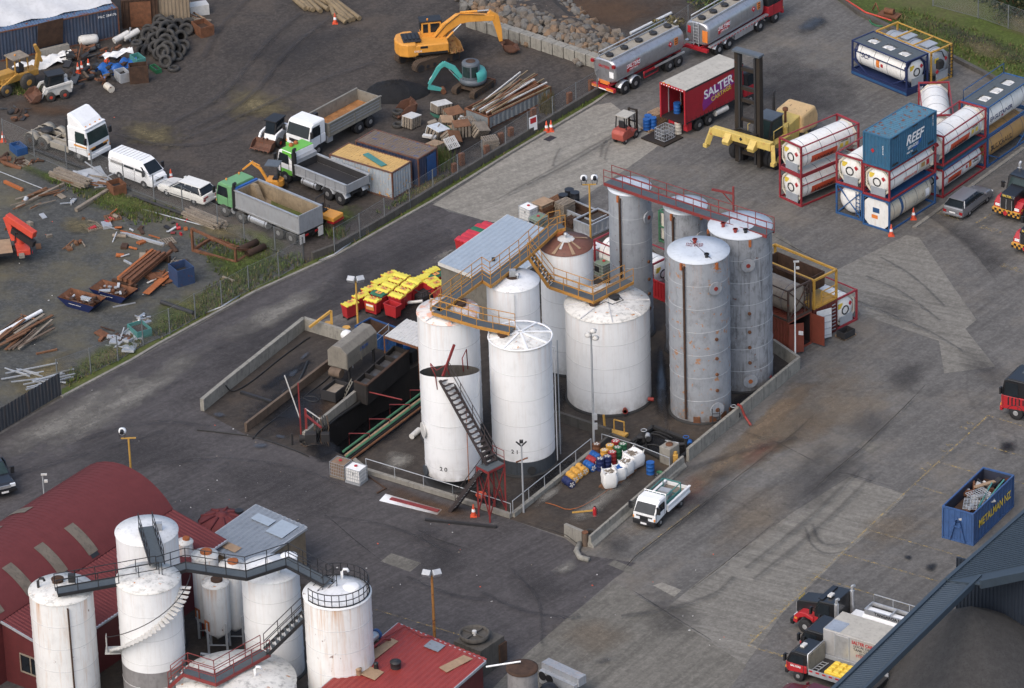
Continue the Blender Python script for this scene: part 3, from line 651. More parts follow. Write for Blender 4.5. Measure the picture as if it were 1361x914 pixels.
def walkway(name,label,pts,w,mf,mg,rails=(1,1),step=1.35,hr=1.05,group=None,stairs=False,cat='walkway',treads='galv'):
 """deck with edge beams and pipe handrails through world points"""
 P=[Vector(p) for p in pts];o0=P[0].copy();o=thing(name,label,cat,o0,0,group);P=[p-o0 for p in P]
 dk=MB();st=MB(); 
 offs=[]
 for i,p in enumerate(P):
  d=Vector((0,0,0))
  if i<len(P)-1: d+=(P[i+1]-p).xy.to_3d().normalized()
  if i>0: d+=(p-P[i-1]).xy.to_3d().normalized()
  d.normalize();s=Vector((d.y,-d.x,0))
  if 0<i<len(P)-1:
   d1=(P[i+1]-p).xy.to_3d().normalized();c=max(.5,s.dot(Vector((d1.y,-d1.x,0))));s=s/c
  offs.append(s*w/2)
 tr=[]
 for i in range(len(P)-1):
  a,b=P[i],P[i+1];oa,ob=offs[i],offs[i+1];up=Vector((0,0,.02))
  steep=abs(b.z-a.z)>.25*(b-a).xy.length
  if (steep and stairs is not None) or stairs:
   k=max(2,int(abs(b.z-a.z)/.26));u=(b-a).xy.to_3d().normalized()
   for j in range(k):
    c=a.lerp(b,(j+.5)/k);so=oa.lerp(ob,.5)*.97
    q=MB() ;dk.sheet([c-so-u*.13,c+so-u*.13,c+so+u*.13,c-so+u*.13],.04,mi=0)
    dk.sheet([c-so*.6+u*.02+up*2.1,c+so*.1+u*.02+up*2.1,c+so*.1+u*.12+up*2.1,c-so*.6+u*.12+up*2.1],.01,mi=1)
  else:
   dk.add([a-oa+up,a+oa+up,b+ob+up,b-ob+up,a-oa-up,a+oa-up,b+ob-up,b-ob-up],[(0,1,2,3),(7,6,5,4),(0,4,5,1),(2,6,7,3)],0)
  for sgn in (-1,1): st.bar(a+oa*sgn*1.03-Vector((0,0,.06)),b+ob*sgn*1.03-Vector((0,0,.06)),.07,.22)
 dk.B('deck',[m(mg),'white_dirty'],o);st.B('edge_beam',m(mf),o)
 for k,sgn in enumerate((-1,1)):
  if not rails[k]: continue
  rl=MB()
  for i in range(len(P)-1):
   a,b=P[i]+offs[i]*sgn,P[i+1]+offs[i+1]*sgn
   for hh in (hr,hr*.52): rl.cyl(a+Vector((0,0,hh)),b+Vector((0,0,hh)),.028,n=6)
   L=(b-a).length;q=max(1,round(L/step))
   for j in range(q+(1 if i==len(P)-2 else 0)):
    c=a.lerp(b,j/q);rl.cyl(c,c+Vector((0,0,hr)),.03,n=6)
  rl.B('guard_rail',m(mf),o)
 return o
zt=TZ['L'][1]+.55;zb=TZ['B'][1]+.6
M('walk_yellow',S(196,138,46),.6,var=.12,rust=.12,grime=.25)
W=lambda x,y,z: G(x,y,z)
walkway('walkway','yellow railed walkway crossing from the pink-roofed tank up to the brown-roofed tank',[W(579,412,zt),W(641,366,zt),W(652,373,zt),W(697,338,zt),W(735,303,zt),W(748,300,zt)],.85,'walk_yellow','grating',group='yellow walkways')
walkway('walkway','yellow walkway branch ending on the ribbed roof of tank 21',[W(579,412,zt),W(638,430,zt),W(681,439,zt)],.85,'walk_yellow','grating',group='yellow walkways',rails=(1,1))
walkway('walkway','yellow steps and landing dropping to the widest white tank',[W(703,336,zt),W(733,377,zb),W(788,396,zb),W(836,372,zb)],.85,'walk_yellow','grating',group='yellow walkways')
def legs(pts,mat,o=None):
 pass
zr=TZ['GB'][1]+.45
M('walk_red',S(138,52,50),.6,var=.15,rust=.1,grime=.2)
walkway('walkway','red steel walkway spanning the tops of the grey tanks',[W(808,240,zr),W(858,257,zr),W(950,287,zr+.1),W(1024,310,zr+.1)],.9,'walk_red','grating',step=1.5)
o=thing('davit_arm','red davit arm standing by the red walkway','davit',W(975,282,zr));MB().cyl((0,0,-.2),(0,0,2.0),.08).B('post','walk_red',o);MB().bar((0,0,1.45),(-1.5,.2,1.75),.14).bar((0,0,.6),(-.8,.1,1.6),.07).B('arm','walk_red',o)
pl=G(655,686);zp=HT(655,686,619)
ST=thing('stair_tower','red steel stair tower with platform in front of tank 20','stair',pl)
pc=G(652,618,zp)-pl;y=YAW((634,624),(668,603)); 
c4=[Vector((pc.x,pc.y,0))+Matrix.Rotation(.75,3,'Z')@Vector((sx*.75,sy*.55,0)) for sx,sy in((-1,-1),(1,-1),(1,1),(-1,1))]
for c in c4:
 MB().bar(c,c+Vector((0,0,zp)),.12).B('leg','red_steel',ST)
b=MB()
for i in range(4):
 a,c=c4[i],c4[(i+1)%4];b.bar(a+Vector((0,0,.4)),c+Vector((0,0,zp-.2)),.06);b.bar(c+Vector((0,0,.4)),a+Vector((0,0,zp-.2)),.06)
 b.bar(a+Vector((0,0,zp-.08)),c+Vector((0,0,zp-.08)),.1,.16)
b.B('bracing','red_steel',ST)
MB().sheet([c+Vector((0,0,zp)) for c in c4],.04).B('platform','grating',ST)
b=MB()
for i in (1,):
 a,c=c4[i],c4[(i+1)%4]
 for hh in (.5,1.0): b.cyl(a+Vector((0,0,zp+hh)),c+Vector((0,0,zp+hh)),.025,n=6)
 for q in (a,c): b.cyl(q+Vector((0,0,zp)),q+Vector((0,0,zp+1)),.03,n=6)
b.B('guard_rail','red_steel',ST)
M('stair_dark',S(66,58,58),.7,rust=.1,grime=.2)
tp=Vector((T20.location.x-.25,T20.location.y-r*.83,h));tp=T20.location+Vector((-.35,-TZ['20'][2]*.80,TZ['20'][1]+.35))
walkway('stairway','long steep stair with pale treads leaning on the open rim of tank 20',[pl+pc+Vector((.1,.2,zp*0))+Vector((0,0,0)),tp],.85,'stair_dark','stair_dark',rails=(0,1),stairs=True,cat='stair',step=1.6)
walkway('stairway','short dark flight from the ground up to the red stair platform',[G(601,677),pl+(c4[0]+c4[3])/2+Vector((0,0,zp))],.8,'stair_dark','stair_dark',rails=(1,0),stairs=True,cat='stair')
o=thing('access_frame','red bent access frame sticking out of the open tank top','frame',tp);MB().bar((-.1,.2,0),(.75,.7,2.1),.14).B('mast','red_steel',o);b=MB()
for p in ([(-.5,0,-.9),(-.6,0,.2),(-.9,0,1.0)],[(.35,0,.2),(.1,.1,.9),(-.5,.1,.5),(-.9,.2,1.0)],[(1.3,.4,.2),(1.25,.4,1.2),(1.55,.7,1.7),(1.6,.7,.2)]): b.tube(p,.04,6)
b.B('rail','red_steel',o)
# ---------------------------------------------------------------- vehicle parts (local x forward, y left, z up)
def loft(b,st,mi=0):
 """st: (x,z0,z1,halfwidth low,halfwidth high)"""
 vs=[];n=8
 for x,z0,z1,w0,w1 in st:
  h=z1-z0;vs+=[(x,-w0*.96,z0),(x,w0*.96,z0),(x,w0,z0+h*.35),(x,(w0+w1)/2,z0+h*.7),(x,w1*.94,z1),(x,-w1*.94,z1),(x,-(w0+w1)/2,z0+h*.7),(x,-w0,z0+h*.35)]
 fs=[tuple(range(n))[::-1],tuple((len(st)-1)*n+i for i in range(n))]
 for a in range(len(st)-1): fs+=[(a*n+i,a*n+(i+1)%n,(a+1)*n+(i+1)%n,(a+1)*n+i) for i in range(n)]
 return b.add(vs,fs,mi)
def wheel(o,x,y,r=.5,w=.28,dual=False,rim='steel_rim',tyre='black_rubber',rr=.56):
 s=1 if y>0 else -1;b=MB()
 for k in ((0,1) if dual else (0,)):
  c=y-s*k*(w+.06)-s*w/2
  b.lathe([(r*rr,-w/2),(r*.93,-w/2),(r,-w*.36),(r,w*.36),(r*.93,w/2),(r*rr,w/2)],22,(x,c,r),axis='Y')
 t=b.B('wheel',m(tyre),o);b=MB();e=y-s*.03
 b.lathe([(r*rr*1.02,-.02),(r*rr*.9,.03 if s<0 else -.03),(r*.3,.09*(-s)*-1),(.01,.0)],16,(x,e-s*.02,r),axis='Y')
 b.cyl((x,e-s*.1,r),(x,e+s*.04,r),r*.2,n=10)
 for i in range(6):
  a=i*math.pi/3;b.cyl((x+math.cos(a)*r*.38,e-s*.05,r+math.sin(a)*r*.38),(x+math.cos(a)*r*.38,e+s*.0,r+math.sin(a)*r*.38),r*.07,n=6)
 b.B('rim',m(rim),t);return t
def axle(o,x,hw=1.22,r=.5,w=.28,dual=False,**k):
 wheel(o,x,hw,r,w,dual,**k);wheel(o,x,-hw,r,w,dual,**k)
def mudguard(o,x,y,r,w,mat='plastic_black',a0=20,a1=160):
 s=1 if y>0 else -1;b=MB();vs=[];n=10
 for i in range(n+1):
  a=rad(a0+(a1-a0)*i/n)
  for q in (r,r+.03):
   for yy in (y,y-s*w): vs.append((x+q*math.cos(a),yy,.5+q*math.sin(a)))
 fs=[]
 for i in range(n):
  k=4*i;fs+=[(k,k+1,k+5,k+4),(k+2,k+6,k+7,k+3),(k,k+4,k+6,k+2),(k+1,k+3,k+7,k+5)]
 b.add(vs,fs,0,True);b.B('mudguard',m(mat),o)
def mirror(o,x,y,z,mat='plastic_black'):
 s=1 if y>0 else -1;MB().box((x,y+s*.22,z),(.12,.24,.5)).bar((x-.1,y,z+.15),(x,y+s*.2,z+.2),.04).B('mirror',m(mat),o)
def cabover(o,xf,W,L,z0,z1,body='white_paint',upper=None,roof=None,bump='white_dirty',glass='glass_dark',rake=.22,zs=None,back_win=False,lights=True,stripe=None,win2=False):
 """flat fronted lorry cab"""
 upper=upper or body;roof=roof or upper;h=z1-z0;zb=zs or z0+h*.47;hw=W/2
 b=MB();b.prism([(xf-L,z0+.25),(xf-.1,z0+.1),(xf,z0+.3),(xf+.02,zb),(xf-L,zb)],-hw,hw,0,'Y')
 c=b.B('cab',m(body),o,bevel=.05)
 MB().prism([(xf-L,zb),(xf+.02,zb),(xf-rake,z1-.12),(xf-rake-.25,z1),(xf-L,z1)],-hw+.02,hw-.02,0,'Y').B('cab_upper',m(upper),o,bevel=.06)
 MB().box((xf-rake-.2-(L-rake-.2)/2,0,z1+.015),(L-rake-.22,W-.16,.05)).B('cab_roof',m(roof),o,bevel=.02)
 zt=z1-.2;f=(zt-zb)/(z1-.12-zb);k=hw-.1
 MB().sheet([(xf+.03,-k,zb+.06),(xf+.03,k,zb+.06),(xf+.03-rake*f,k-.05,zt),(xf+.03-rake*f,-k+.05,zt)],.02).B('windscreen',m(glass),o)
 for s in (-1,1):
  y=s*(hw+.005);a=xf-.16;e=xf-min(L-.25,1.25)
  MB().prism([(a,zb+.02),(a-rake*.75,zt-.05),(e,zt-.05),(e,zb+.02)],y-.02,y+.012,0,'Y').B('side_window',m(glass),o)
  if win2:MB().prism([(e-.15,zb+.12),(e-.15,zt-.05),(e-.6,zt-.05),(e-.6,zb+.12)],y-.02,y+.012,0,'Y').B('side_window',m(glass),o)
  MB().box((e-.03,y,z0+h*.4),(.03,.02,h*.75)).box((a+.02,y,z0+h*.33),(.025,.02,h*.5)).B('door_seam','dark_steel',o)
  if stripe:MB().box(((a+e)/2-.1,y+s*.004,zb-.22),(1.3,.02,.13)).B('side_stripe',m(stripe),o)
  mirror(o,xf-.05,s*hw,zb+.45)
  if lights:
   MB().box((xf+.02,s*(hw-.32),z0+.38),(.06,.42,.2)).B('headlight','clear_lamp',o)
   MB().box((xf+.015,s*(hw-.06),z0+.4),(.06,.12,.16)).B('indicator','amber',o)
 MB().box((xf+.02,0,z0+h*.27),(.05,W*.72,.3)).B('grille','plastic_black',o)
 MB().box((xf,0,z0+.08),(.22,W,.34)).B('bumper',m(bump),o,bevel=.04)
 MB().box((xf+.12,0,z0+.06),(.02,.45,.13)).B('number_plate','plate_white',o)
def wipers(o,xf,W,zb):
 MB().bar((xf+.06,-.3,zb+.05),(xf+.0,.2,zb+.35),.025).bar((xf+.06,.4,zb+.05),(xf+.0,.8,zb+.35),.025).B('wiper','plastic_black',o)
def chassis(o,x0,x1,z=.85,mat='chassis_black',hw=.42):
 b=MB();
 for s in (-1,1): b.bb(x0,x1,s*hw-.05,s*hw+.05,z-.15,z+.15)
 n=int((x1-x0)/1.1)
 for i in range(n+1): x=x0+.1+(x1-x0-.2)*i/max(1,n);b.bb(x-.05,x+.05,-hw,hw,z-.1,z+.1)
 b.B('chassis',m(mat),o)
def tank_side(o,x0,x1,y,z=.72,r=.33,mat='alloy'):
 b=MB();b.cyl((x0,y,z),(x1,y,z),r,n=18);
 for x in (x0+.2,x1-.2): b.lathe([(r+.012,-.03),(r+.012,.03)],18,(x,y,z),1,axis='X')
 b.B('fuel_tank',[m(mat),'dark_steel'],o)
def taillights(o,x,hw,z):
 for s in (-1,1):MB().box((x,s*hw,z),(.05,.3,.14)).B('tail_light','red_lamp',o)
def stack_pipe(o,x,y,z0,z1,mat='dark_steel',r=.08):
 MB().cyl((x,y,z0),(x,y,z1-.3),r*1.5,n=12).cyl((x,y,z1-.3),(x,y,z1),r,n=10).cyl((x,y,z1),(x-.18,y,z1+.12),r,n=10).B('exhaust_stack',m(mat),o)
def beacon(o,x,y,z): b=MB();b.cyl((x,y,z),(x,y,z+.12),.07,n=10);b.B('beacon','amber',o)
def open_body(o,x0,x1,W,z0,zh,outer,inner,floor,t=.07,ribs=0,ribm=None,tail=None,rim=None):
 hw=W/2
 for s in (-1,1):
  b=MB();b.bb(x0,x1,min(s*hw,s*(hw-t)),max(s*hw,s*(hw-t)),z0,z0+zh)
  f=b.B('side_board',m(outer),o,bevel=.012)
  b=MB();y=s*(hw-t-.006);b.bb(x0+t,x1-t,y-.005,y+.005,z0+.1,z0+zh-.04);b.B('side_lining',m(inner),o)
  if ribs:
   b=MB()
   for i in range(ribs): x=x0+.15+(x1-x0-.3)*i/(ribs-1);b.bb(x-.045,x+.045,s*hw-.02 if s>0 else s*hw-.05,s*hw+.05 if s>0 else s*hw+.02,z0-.02,z0+zh)
   b.B('side_post',m(ribm or outer),o)
  MB().bb(x0-.02,x1+.02,s*hw-.08,s*hw+.08,z0+zh,z0+zh+.07).B('top_rail',m(rim or outer),o)
  MB().bb(x0,x1,s*hw-.07,s*hw+.05,z0-.1,z0+.02).B('bottom_rail',m(rim or outer),o)
 MB().bb(x1-t,x1,-hw+t,hw-t,z0,z0+zh+.05).B('head_board',m(outer),o)
 MB().bb(x1-t-.02,x1-t-.006,-hw+t,hw-t,z0+.1,z0+zh).B('head_lining',m(inner),o)
 MB().bb(x0,x0+t,-hw+t,hw-t,z0,z0+zh-.02).B('tail_gate',m(tail or outer),o)
 MB().bb(x0+t,x1-t,-hw+t,hw-t,z0,z0+.08).B('floor',m(floor),o)
def car(name,label,paint,L,Wd,H,wb,bodyst,house,r=.31,rimm='alloy',cat='car',dark=None):
 o=thing(name,label,cat);b=MB();loft(b,bodyst);b.B('body',m(paint),o,bevel=.05)
 b=MB();loft(b,house);b.B('window_band','glass_dark',o,bevel=.03)
 x0,x1=house[1][0],house[-2][0];b=MB();rw=house[1][4]
 b.box(((x0+x1)/2,0,max(h[2] for h in house)+.012),(abs(x1-x0)+.3,rw*2-.02,.05));b.B('roof',m(paint),o,bevel=.02)
 for s in (-1,1):
  for f in (.0,.36,.7,1.0):
   b=MB();i=x0+(x1-x0)*f;zt=house[1][2];zbt=house[0][1];lean=(house[0][0]-x0)*.75 if f==0 else ((house[-1][0]-x1)*.75 if f==1 else 0)
   b.bar((i+lean,s*(house[1][3]+.005),zbt+.02),(i,s*(rw+.0),zt),.07,.03);b.B('pillar',m(paint),o)
 for x in (wb/2,-wb/2): axle(o,x,Wd/2-.01,r,.2,rim=rimm)
 xf,xr=bodyst[-1][0],bodyst[0][0]
 for s in (-1,1):
  MB().box((xf-.04,s*(Wd/2-.28),bodyst[-1][2]-.14),(.16,.36,.14)).B('headlight','clear_lamp',o)
  MB().box((xr+.03,s*(Wd/2-.18),bodyst[0][2]-.16),(.1,.26,.22)).B('tail_light','red_lamp',o)
  MB().box((house[-1][0]-.1,s*(Wd/2+.07),house[0][1]+.06),(.12,.2,.13)).B('mirror',m(dark or paint),o)
  MB().box((0,s*(Wd/2+.002),.42),(wb-.7,.02,.05)).B('sill','plastic_black',o)
 MB().box((xr-.02,0,.42),(.12,Wd-.1,.16)).B('bumper',m(paint),o,bevel=.03)
 MB().box((xr-.085,0,.62),(.02,.5,.12)).B('number_plate','plate_white',o)
 MB().box((xf-.0,0,.46),(.1,Wd*.55,.16)).B('grille','plastic_black',o);MB().box((xf+.06,0,.36),(.02,.5,.12)).B('number_plate','plate_white',o)
 return o
# ---------------------------------------------------------------- white tractor unit
o=thing('tractor_unit','white prime mover with tall roof fairing and bare fifth wheel','lorry');M('stripe_orange',S(232,160,50),.5);M('chassis_cream',S(168,160,144),.7,grime=.4)
cabover(o,3.1,2.45,2.1,.55,2.85,stripe='stripe_orange',glass='glass_green',bump='white_paint')
MB().prism([(2.75,2.86),(2.35,3.25),(1.35,3.85),(1.0,3.85),(1.0,2.86)],-1.12,1.12,0,'Y').B('roof_fairing','white_paint',o,bevel=.1)
MB().box((2.72,0,2.92),(.3,2.3,.08)).B('sun_visor','white_paint',o)
for y in (-.8,-.3,.3,.8):MB().box((2.6,y,3.02),(.08,.12,.06)).B('marker_lamp','amber',o)
for s in (-1,1):MB().box((3.14,s*.75,1.3),(.02,.6,.12)).B('front_stripe','stripe_orange',o)
chassis(o,-3.6,2.4,.85,'chassis_cream');axle(o,2.0,1.2,.52,.3,tyre='dusty_rubber')
for x in (-1.75,-3.05): axle(o,x,1.22,.52,.27,True,tyre='dusty_rubber',rim='rust_dark');mudguard(o,x,1.22,.62,.6,'chassis_cream');mudguard(o,x,-1.22,.62,.6,'chassis_cream')
MB().lathe([(.5,1.12),(.5,1.2),(.01,1.24)],20,(-2.3,0,0)).bb(-3.1,-2.3,-.12,.12,1.05,1.12).B('fifth_wheel','dark_steel',o)
MB().bb(-1.0,.9,-1.15,-.55,.45,.95).bb(-1.0,.9,.55,1.15,.45,.95).B('side_tank','chassis_cream',o,bevel=.04);MB().bb(-.3,.95,-.6,.6,1.0,1.04).B('deck_plate','chassis_cream',o);stack_pipe(o,.8,-1.0,1.0,3.2)
place(o,(102.4,214.3),(43,195),(2.0,-1.2),(-3.05,-1.22))
# ---------------------------------------------------------------- white van
o=thing('van','white high-roof delivery van parked between the prime mover and white wagon','van');b=MB()
loft(b,[(-2.3,.35,1.2,.82,.82),(-2.25,.3,1.25,.84,.84),(1.6,.3,1.25,.84,.84),(2.2,.3,1.05,.84,.82),(2.35,.35,.9,.8,.78)]);b.B('body','white_paint',o,bevel=.06)
b=MB();loft(b,[(-2.28,1.2,1.98,.83,.70),(-2.2,1.2,2.08,.83,.70),(.9,1.2,2.1,.83,.70),(1.3,1.2,1.95,.83,.70),(2.05,1.18,1.22,.83,.8)]);b.B('upper_body','white_paint',o,bevel=.06)
MB().sheet([(2.02,-.7,1.25),(2.02,.7,1.25),(1.33,.62,1.92),(1.33,-.62,1.92)],.03).B('windscreen','glass_dark',o)
for s in (-1,1):
 for x0,x1 in ((-2.0,-.75),(-.6,.45),(.6,1.5)):
  MB().sheet([(x0,s*.845,1.27),(x1+(.25 if x1>1 else 0),s*.845,1.27),(x1-(.15 if x1>1 else 0),s*.765,1.72),(x0,s*.765,1.72)],.012*(1)).B('side_window','glass_dark',o)
 b=MB()
 for k in range(5): b.bar((-1.95,s*(.852-.012*k),1.32+.085*k),(-.8,s*(.852-.012*k),1.32+.085*k),.03)
 b.B('window_louvre','white_dirty',o);mirror(o,1.7,s*.84,1.4);MB().box((2.36,s*.6,.78),(.05,.35,.18)).B('headlight','clear_lamp',o)
 MB().bb(.5,.52,s*.84-.01,s*.84+.01,.4,1.2).bb(-.7,-.68,s*.84-.01,s*.84+.01,.4,1.2).B('door_seam','dark_steel',o)
MB().box((2.4,0,.45),(.14,1.6,.22)).B('bumper','white_paint',o,bevel=.04);MB().box((2.37,0,.75),(.03,.8,.14)).B('grille','plastic_black',o)
for x in (1.45,-1.15): axle(o,x,.86,.33,.2)
b=MB()
for k in range(9): b.bb(-1.9+.35*k,-1.86+.35*k,-.6,.6,2.09,2.12)
b.B('roof_rib','white_dirty',o)
place(o,(192.5,251),(157.5,238),(1.45,-.86),(-1.15,-.86))
# ---------------------------------------------------------------- station wagons
WST=[(-2.35,.35,.78,.8,.78),(-2.3,.28,.98,.86,.84),(-1.5,.25,1.0,.87,.85),(.9,.25,.98,.87,.84),(1.9,.27,.88,.86,.78),(2.3,.32,.74,.8,.68)]
WHO=[(-2.2,.97,1.0,.84,.80),(-1.75,.97,1.42,.84,.64),(-1.2,.97,1.46,.84,.65),(.15,.97,1.45,.84,.64),(1.05,.95,.98,.83,.78)]
M('paint_cream_white',(.72,.71,.66),.35,var=.04,grime=.1,coat=.3);M('paint_silver',(.27,.28,.30),.3,.5,var=.05,grime=.08,coat=.4);M('paint_navy',(.03,.035,.045),.3,.2,var=.1,grime=.1,coat=.4);M('paint_maroon',S(96,26,36),.3,coat=.4)
o=car('station_wagon','cream white estate car parked beside the green-cab tipper','paint_cream_white',4.7,1.74,1.46,2.7,WST,WHO)
b=MB();loft(b,[(1.0,.85,.99,.7,.66),(1.9,.8,.92,.68,.6)]);b.B('bonnet','white_dirty',o)
MB().box((-2.36,.55,.8),(.04,.5,.08)).B('tail_light','red_lamp',o)
place(o,(221,261),(258,273),(1.35,.86),(-1.35,.86))
o=car('station_wagon','silver estate car parked beside the tank container stacks','paint_silver',4.7,1.74,1.46,2.6,WST,WHO)
place(o,(1311,271),(1290,287),(1.3,-.86),(-1.3,-.86))
o=car('maroon_car','maroon car half out of the frame below the flatbed trucks','paint_maroon',4.5,1.74,1.46,2.6,WST,WHO)
o.location=G(1080,941);o.rotation_euler=(0,0,YAW((1088,892),(1052,880))); 
# ---------------------------------------------------------------- dark pickup at the left edge
o=thing('pickup','dark grey pickup cut by the left frame edge','pickup');b=MB()
loft(b,[(-2.6,.45,1.05,.9,.9),(-.4,.4,1.1,.92,.9),(1.0,.4,1.12,.92,.88),(2.3,.42,1.05,.92,.82),(2.55,.5,.92,.85,.75)]);b.B('body','paint_navy',o,bevel=.06)
b=MB();loft(b,[(-.6,1.08,1.12,.9,.84),(-.4,1.08,1.72,.9,.68),(.5,1.08,1.74,.9,.68),(1.3,1.08,1.12,.88,.8)]);b.B('cab','paint_navy',o,bevel=.04)
MB().sheet([(1.28,-.76,1.15),(1.28,.76,1.15),(.56,.62,1.7),(.56,-.62,1.7)],.03).B('windscreen','glass_green',o)
for s in (-1,1): 
 mirror(o,1.05,s*.9,1.2);MB().box((2.5,s*.62,.88),(.16,.36,.2)).B('headlight','clear_lamp',o);MB().prism([(.95,1.16),(.45,1.62),(-.3,1.62),(-.35,1.16)],s*.86-.03,s*.86+.02,0,'Y').B('side_window','glass_dark',o)
MB().box((2.57,0,.85),(.06,.9,.22)).B('grille','alloy',o);MB().box((2.6,0,.55),(.14,1.75,.2)).B('bumper','plastic_black',o);MB().box((2.69,0,.52),(.02,.5,.13)).B('number_plate','plate_white',o)
for x in (1.7,-1.5): axle(o,x,.9,.38,.25)
o.location=G(-9,640);o.rotation_euler=(0,0,YAW((-9,640),(10,666)))
# ---------------------------------------------------------------- white flatbed with teal cage
o=thing('flatbed_truck','small white flatbed ute parked beside the bund wall','truck')
cabover(o,2.3,1.7,1.5,.4,1.95,rake=.5,bump='plastic_black',zs=1.12)
b=MB();b.tube([(.75,-.8,.8),(.75,-.8,2.05),(.75,.8,2.05),(.75,.8,.8)],.04,6);
for y in (-.5,-.2,.1,.4): b.bar((.75,y,1.3),(.75,y,2.05),.03)
b.B('headboard_rack','white_paint',o)
open_body(o,-2.4,.65,1.8,.78,.36,'white_paint','white_dirty','wood_old',.04);chassis(o,-2.2,1.6,.6)
axle(o,1.55,.84,.32,.2);axle(o,-1.3,.84,.32,.18,True)
place(o,(880,698),(904,676),(1.55,.84),(-1.3,.84))
fb=o
M('teal_paint',S(70,140,134),.5,rust=.06,grime=.2)
c=thing('transport_cage','teal steel cage loaded on the white flatbed','cage',fb.matrix_basis@Vector((-.45,.05,.87)),fb.rotation_euler.z)
b=MB();L,Wc,H=2.0,1.35,.95
for x in (-L/2,L/2):
 for y in (-Wc/2,Wc/2): b.bar((x,y,0),(x,y,H),.06)
for z in (.03,H):
 for s in (-1,1): b.bar((-L/2,s*Wc/2,z),(L/2,s*Wc/2,z),.06);b.bar((s*L/2,-Wc/2,z),(s*L/2,Wc/2,z),.06)
b.B('frame','teal_paint',c);MB().bb(-L/2,L/2,-Wc/2-.01,-Wc/2+.02,.05,.5).bb(-L/2,L/2,Wc/2-.02,Wc/2+.01,.05,.5).B('side_panel','teal_paint',c);MB().bb(-.3,.25,-.4,.4,.0,.75).B('inner_bin','galv',c)
# ---------------------------------------------------------------- tippers
M('cab_green',S(112,170,116),.45,var=.08,grime=.12);M('tipper_grey',S(150,153,156),.5,.15,var=.07,grime=.18,streak=.15);M('tipper_lining',S(150,132,104),.85,var=.2,grime=.35);M('lime_green',S(110,196,60),.4,grime=.08)
o=thing('tipper_truck','four-axle tipper with sage green cab and long grey body','tipper truck')
cabover(o,4.6,2.4,1.75,.75,2.75,'cab_green',bump='plastic_black',lights=True)
beacon(o,4.0,.6,2.8);beacon(o,4.0,-.7,2.8);stack_pipe(o,2.62,1.12,.9,3.05,'plastic_black',.13)
chassis(o,-4.3,3.8,.85)
for x in (3.75,2.0): axle(o,x,1.22,.53,.3,tyre='dusty_rubber')
for x in (-2.1,-3.45): axle(o,x,1.22,.53,.27,True,tyre='dusty_rubber')
tank_side(o,-.9,1.1,.98);MB().cyl((2.85,1.15,.75),(2.85,.9,.75),.24,n=14).B('air_tank','alloy',o)
open_body(o,-4.4,2.45,2.45,1.25,1.35,'tipper_grey','tipper_lining','tipper_lining',.08,rim='alloy')
MB().bb(-4.48,-4.4,-1.22,1.22,1.2,2.7).B('tail_door','tipper_grey',o)
MB().box((2.5,0,2.7),(.2,2.3,.12)).box((2.62,.95,1.7),(.1,.4,.7)).B('rolled_tarp','blue_drum',o)
MB().prism([(1.9,2.6),(2.35,2.6),(2.35,1.4),(1.2,1.35)],-.7,-.3,0,'Y').B('ram_cover','tipper_lining',o)
MB().prism([(-4.3,-1.1),(1.0,-1.1),(.5,-.6),(-2.5,-.5)],1.34,1.37).B('moss','verge_grass',o)
for y in (1.0,-.9):MB().bb(-4.52,-4.49,y-.25,y+.25,.35,1.1).B('mud_flap','white_dirty',o)
taillights(o,-4.5,.5,.9)
place(o,(300,288.4),(385.3,324.5),(3.75,1.22),(-3.45,1.22))
o=thing('tipper_truck','tipper with white and lime green cab and black-lined tray','tipper truck')
cabover(o,3.9,2.4,1.65,.75,2.75,'white_paint',roof='lime_green',bump='plastic_black')
MB().bb(2.3,3.3,-1.19,1.19,2.3,2.72).B('cab_band','lime_green',o);
for s in (-1,1):MB().bb(2.3,3.5,s*1.2-.015,s*1.2+.015,.85,1.25).B('door_band','lime_green',o)
MB().ball((3.2,-.2,2.85),.2,0,8).ball((3.2,.3,2.85),.2,0,8).B('roof_beacons','rust_orange',o)
stack_pipe(o,2.05,1.15,.9,3.1,'plastic_black',.13);chassis(o,-3.4,3.3,.85);axle(o,3.05,1.22,.53,.3)
for x in (-1.5,-2.85): axle(o,x,1.22,.53,.27,True);mudguard(o,x,1.24,.64,.6,'galv');mudguard(o,x,-1.24,.64,.6,'galv')
tank_side(o,-.3,1.3,.95)
M('tray_black',S(46,45,46),.8,var=.2,grime=.4)
open_body(o,-3.6,2.0,2.45,1.2,.7,'tipper_grey','tray_black','tray_black',.08,ribs=6,rim='galv')
MB().prism([(1.95,1.9),(2.7,2.35),(2.7,2.42),(1.95,2.2)],-1.2,1.2,0,'Y').B('cab_guard','tipper_grey',o)
place(o,(384.8,245.5),(447,270.7),(3.05,1.22),(-2.85,1.22))
o=thing('dropside_truck','white cab truck with weathered alloy dropside body and rusty floor','truck')
M('alloy_weathered',S(150,146,134),.6,.2,var=.12,grime=.3,streak=.2);M('rust_floor',S(176,120,64),.85,var=.4,grime=.3,scale=2)
cabover(o,4.3,2.4,1.9,.7,2.8,'white_paint',bump='lime_green',rake=.35,win2=False)
chassis(o,-4.0,3.4,.85);axle(o,3.3,1.2,.5,.28);axle(o,-1.6,1.2,.5,.26,True);axle(o,-2.9,1.2,.5,.26,True)
open_body(o,-4.2,2.1,2.45,1.2,1.0,'alloy_weathered','alloy_weathered','rust_floor',.07,ribs=3,rim='alloy_weathered')
b=MB();
for z in (1.45,1.7,1.95):
 for s in (-1,1): b.bb(-4.15,2.05,s*1.235-.012,s*1.235+.012,z-.03,z+.03)
b.B('side_groove','tipper_grey',o);MB().box((1.9,1.0,.9),(.6,.4,.5)).B('battery_box','tipper_grey',o)
MB().bb(2.0,2.3,-.15,.15,1.2,2.9).B('snorkel','plastic_black',o)
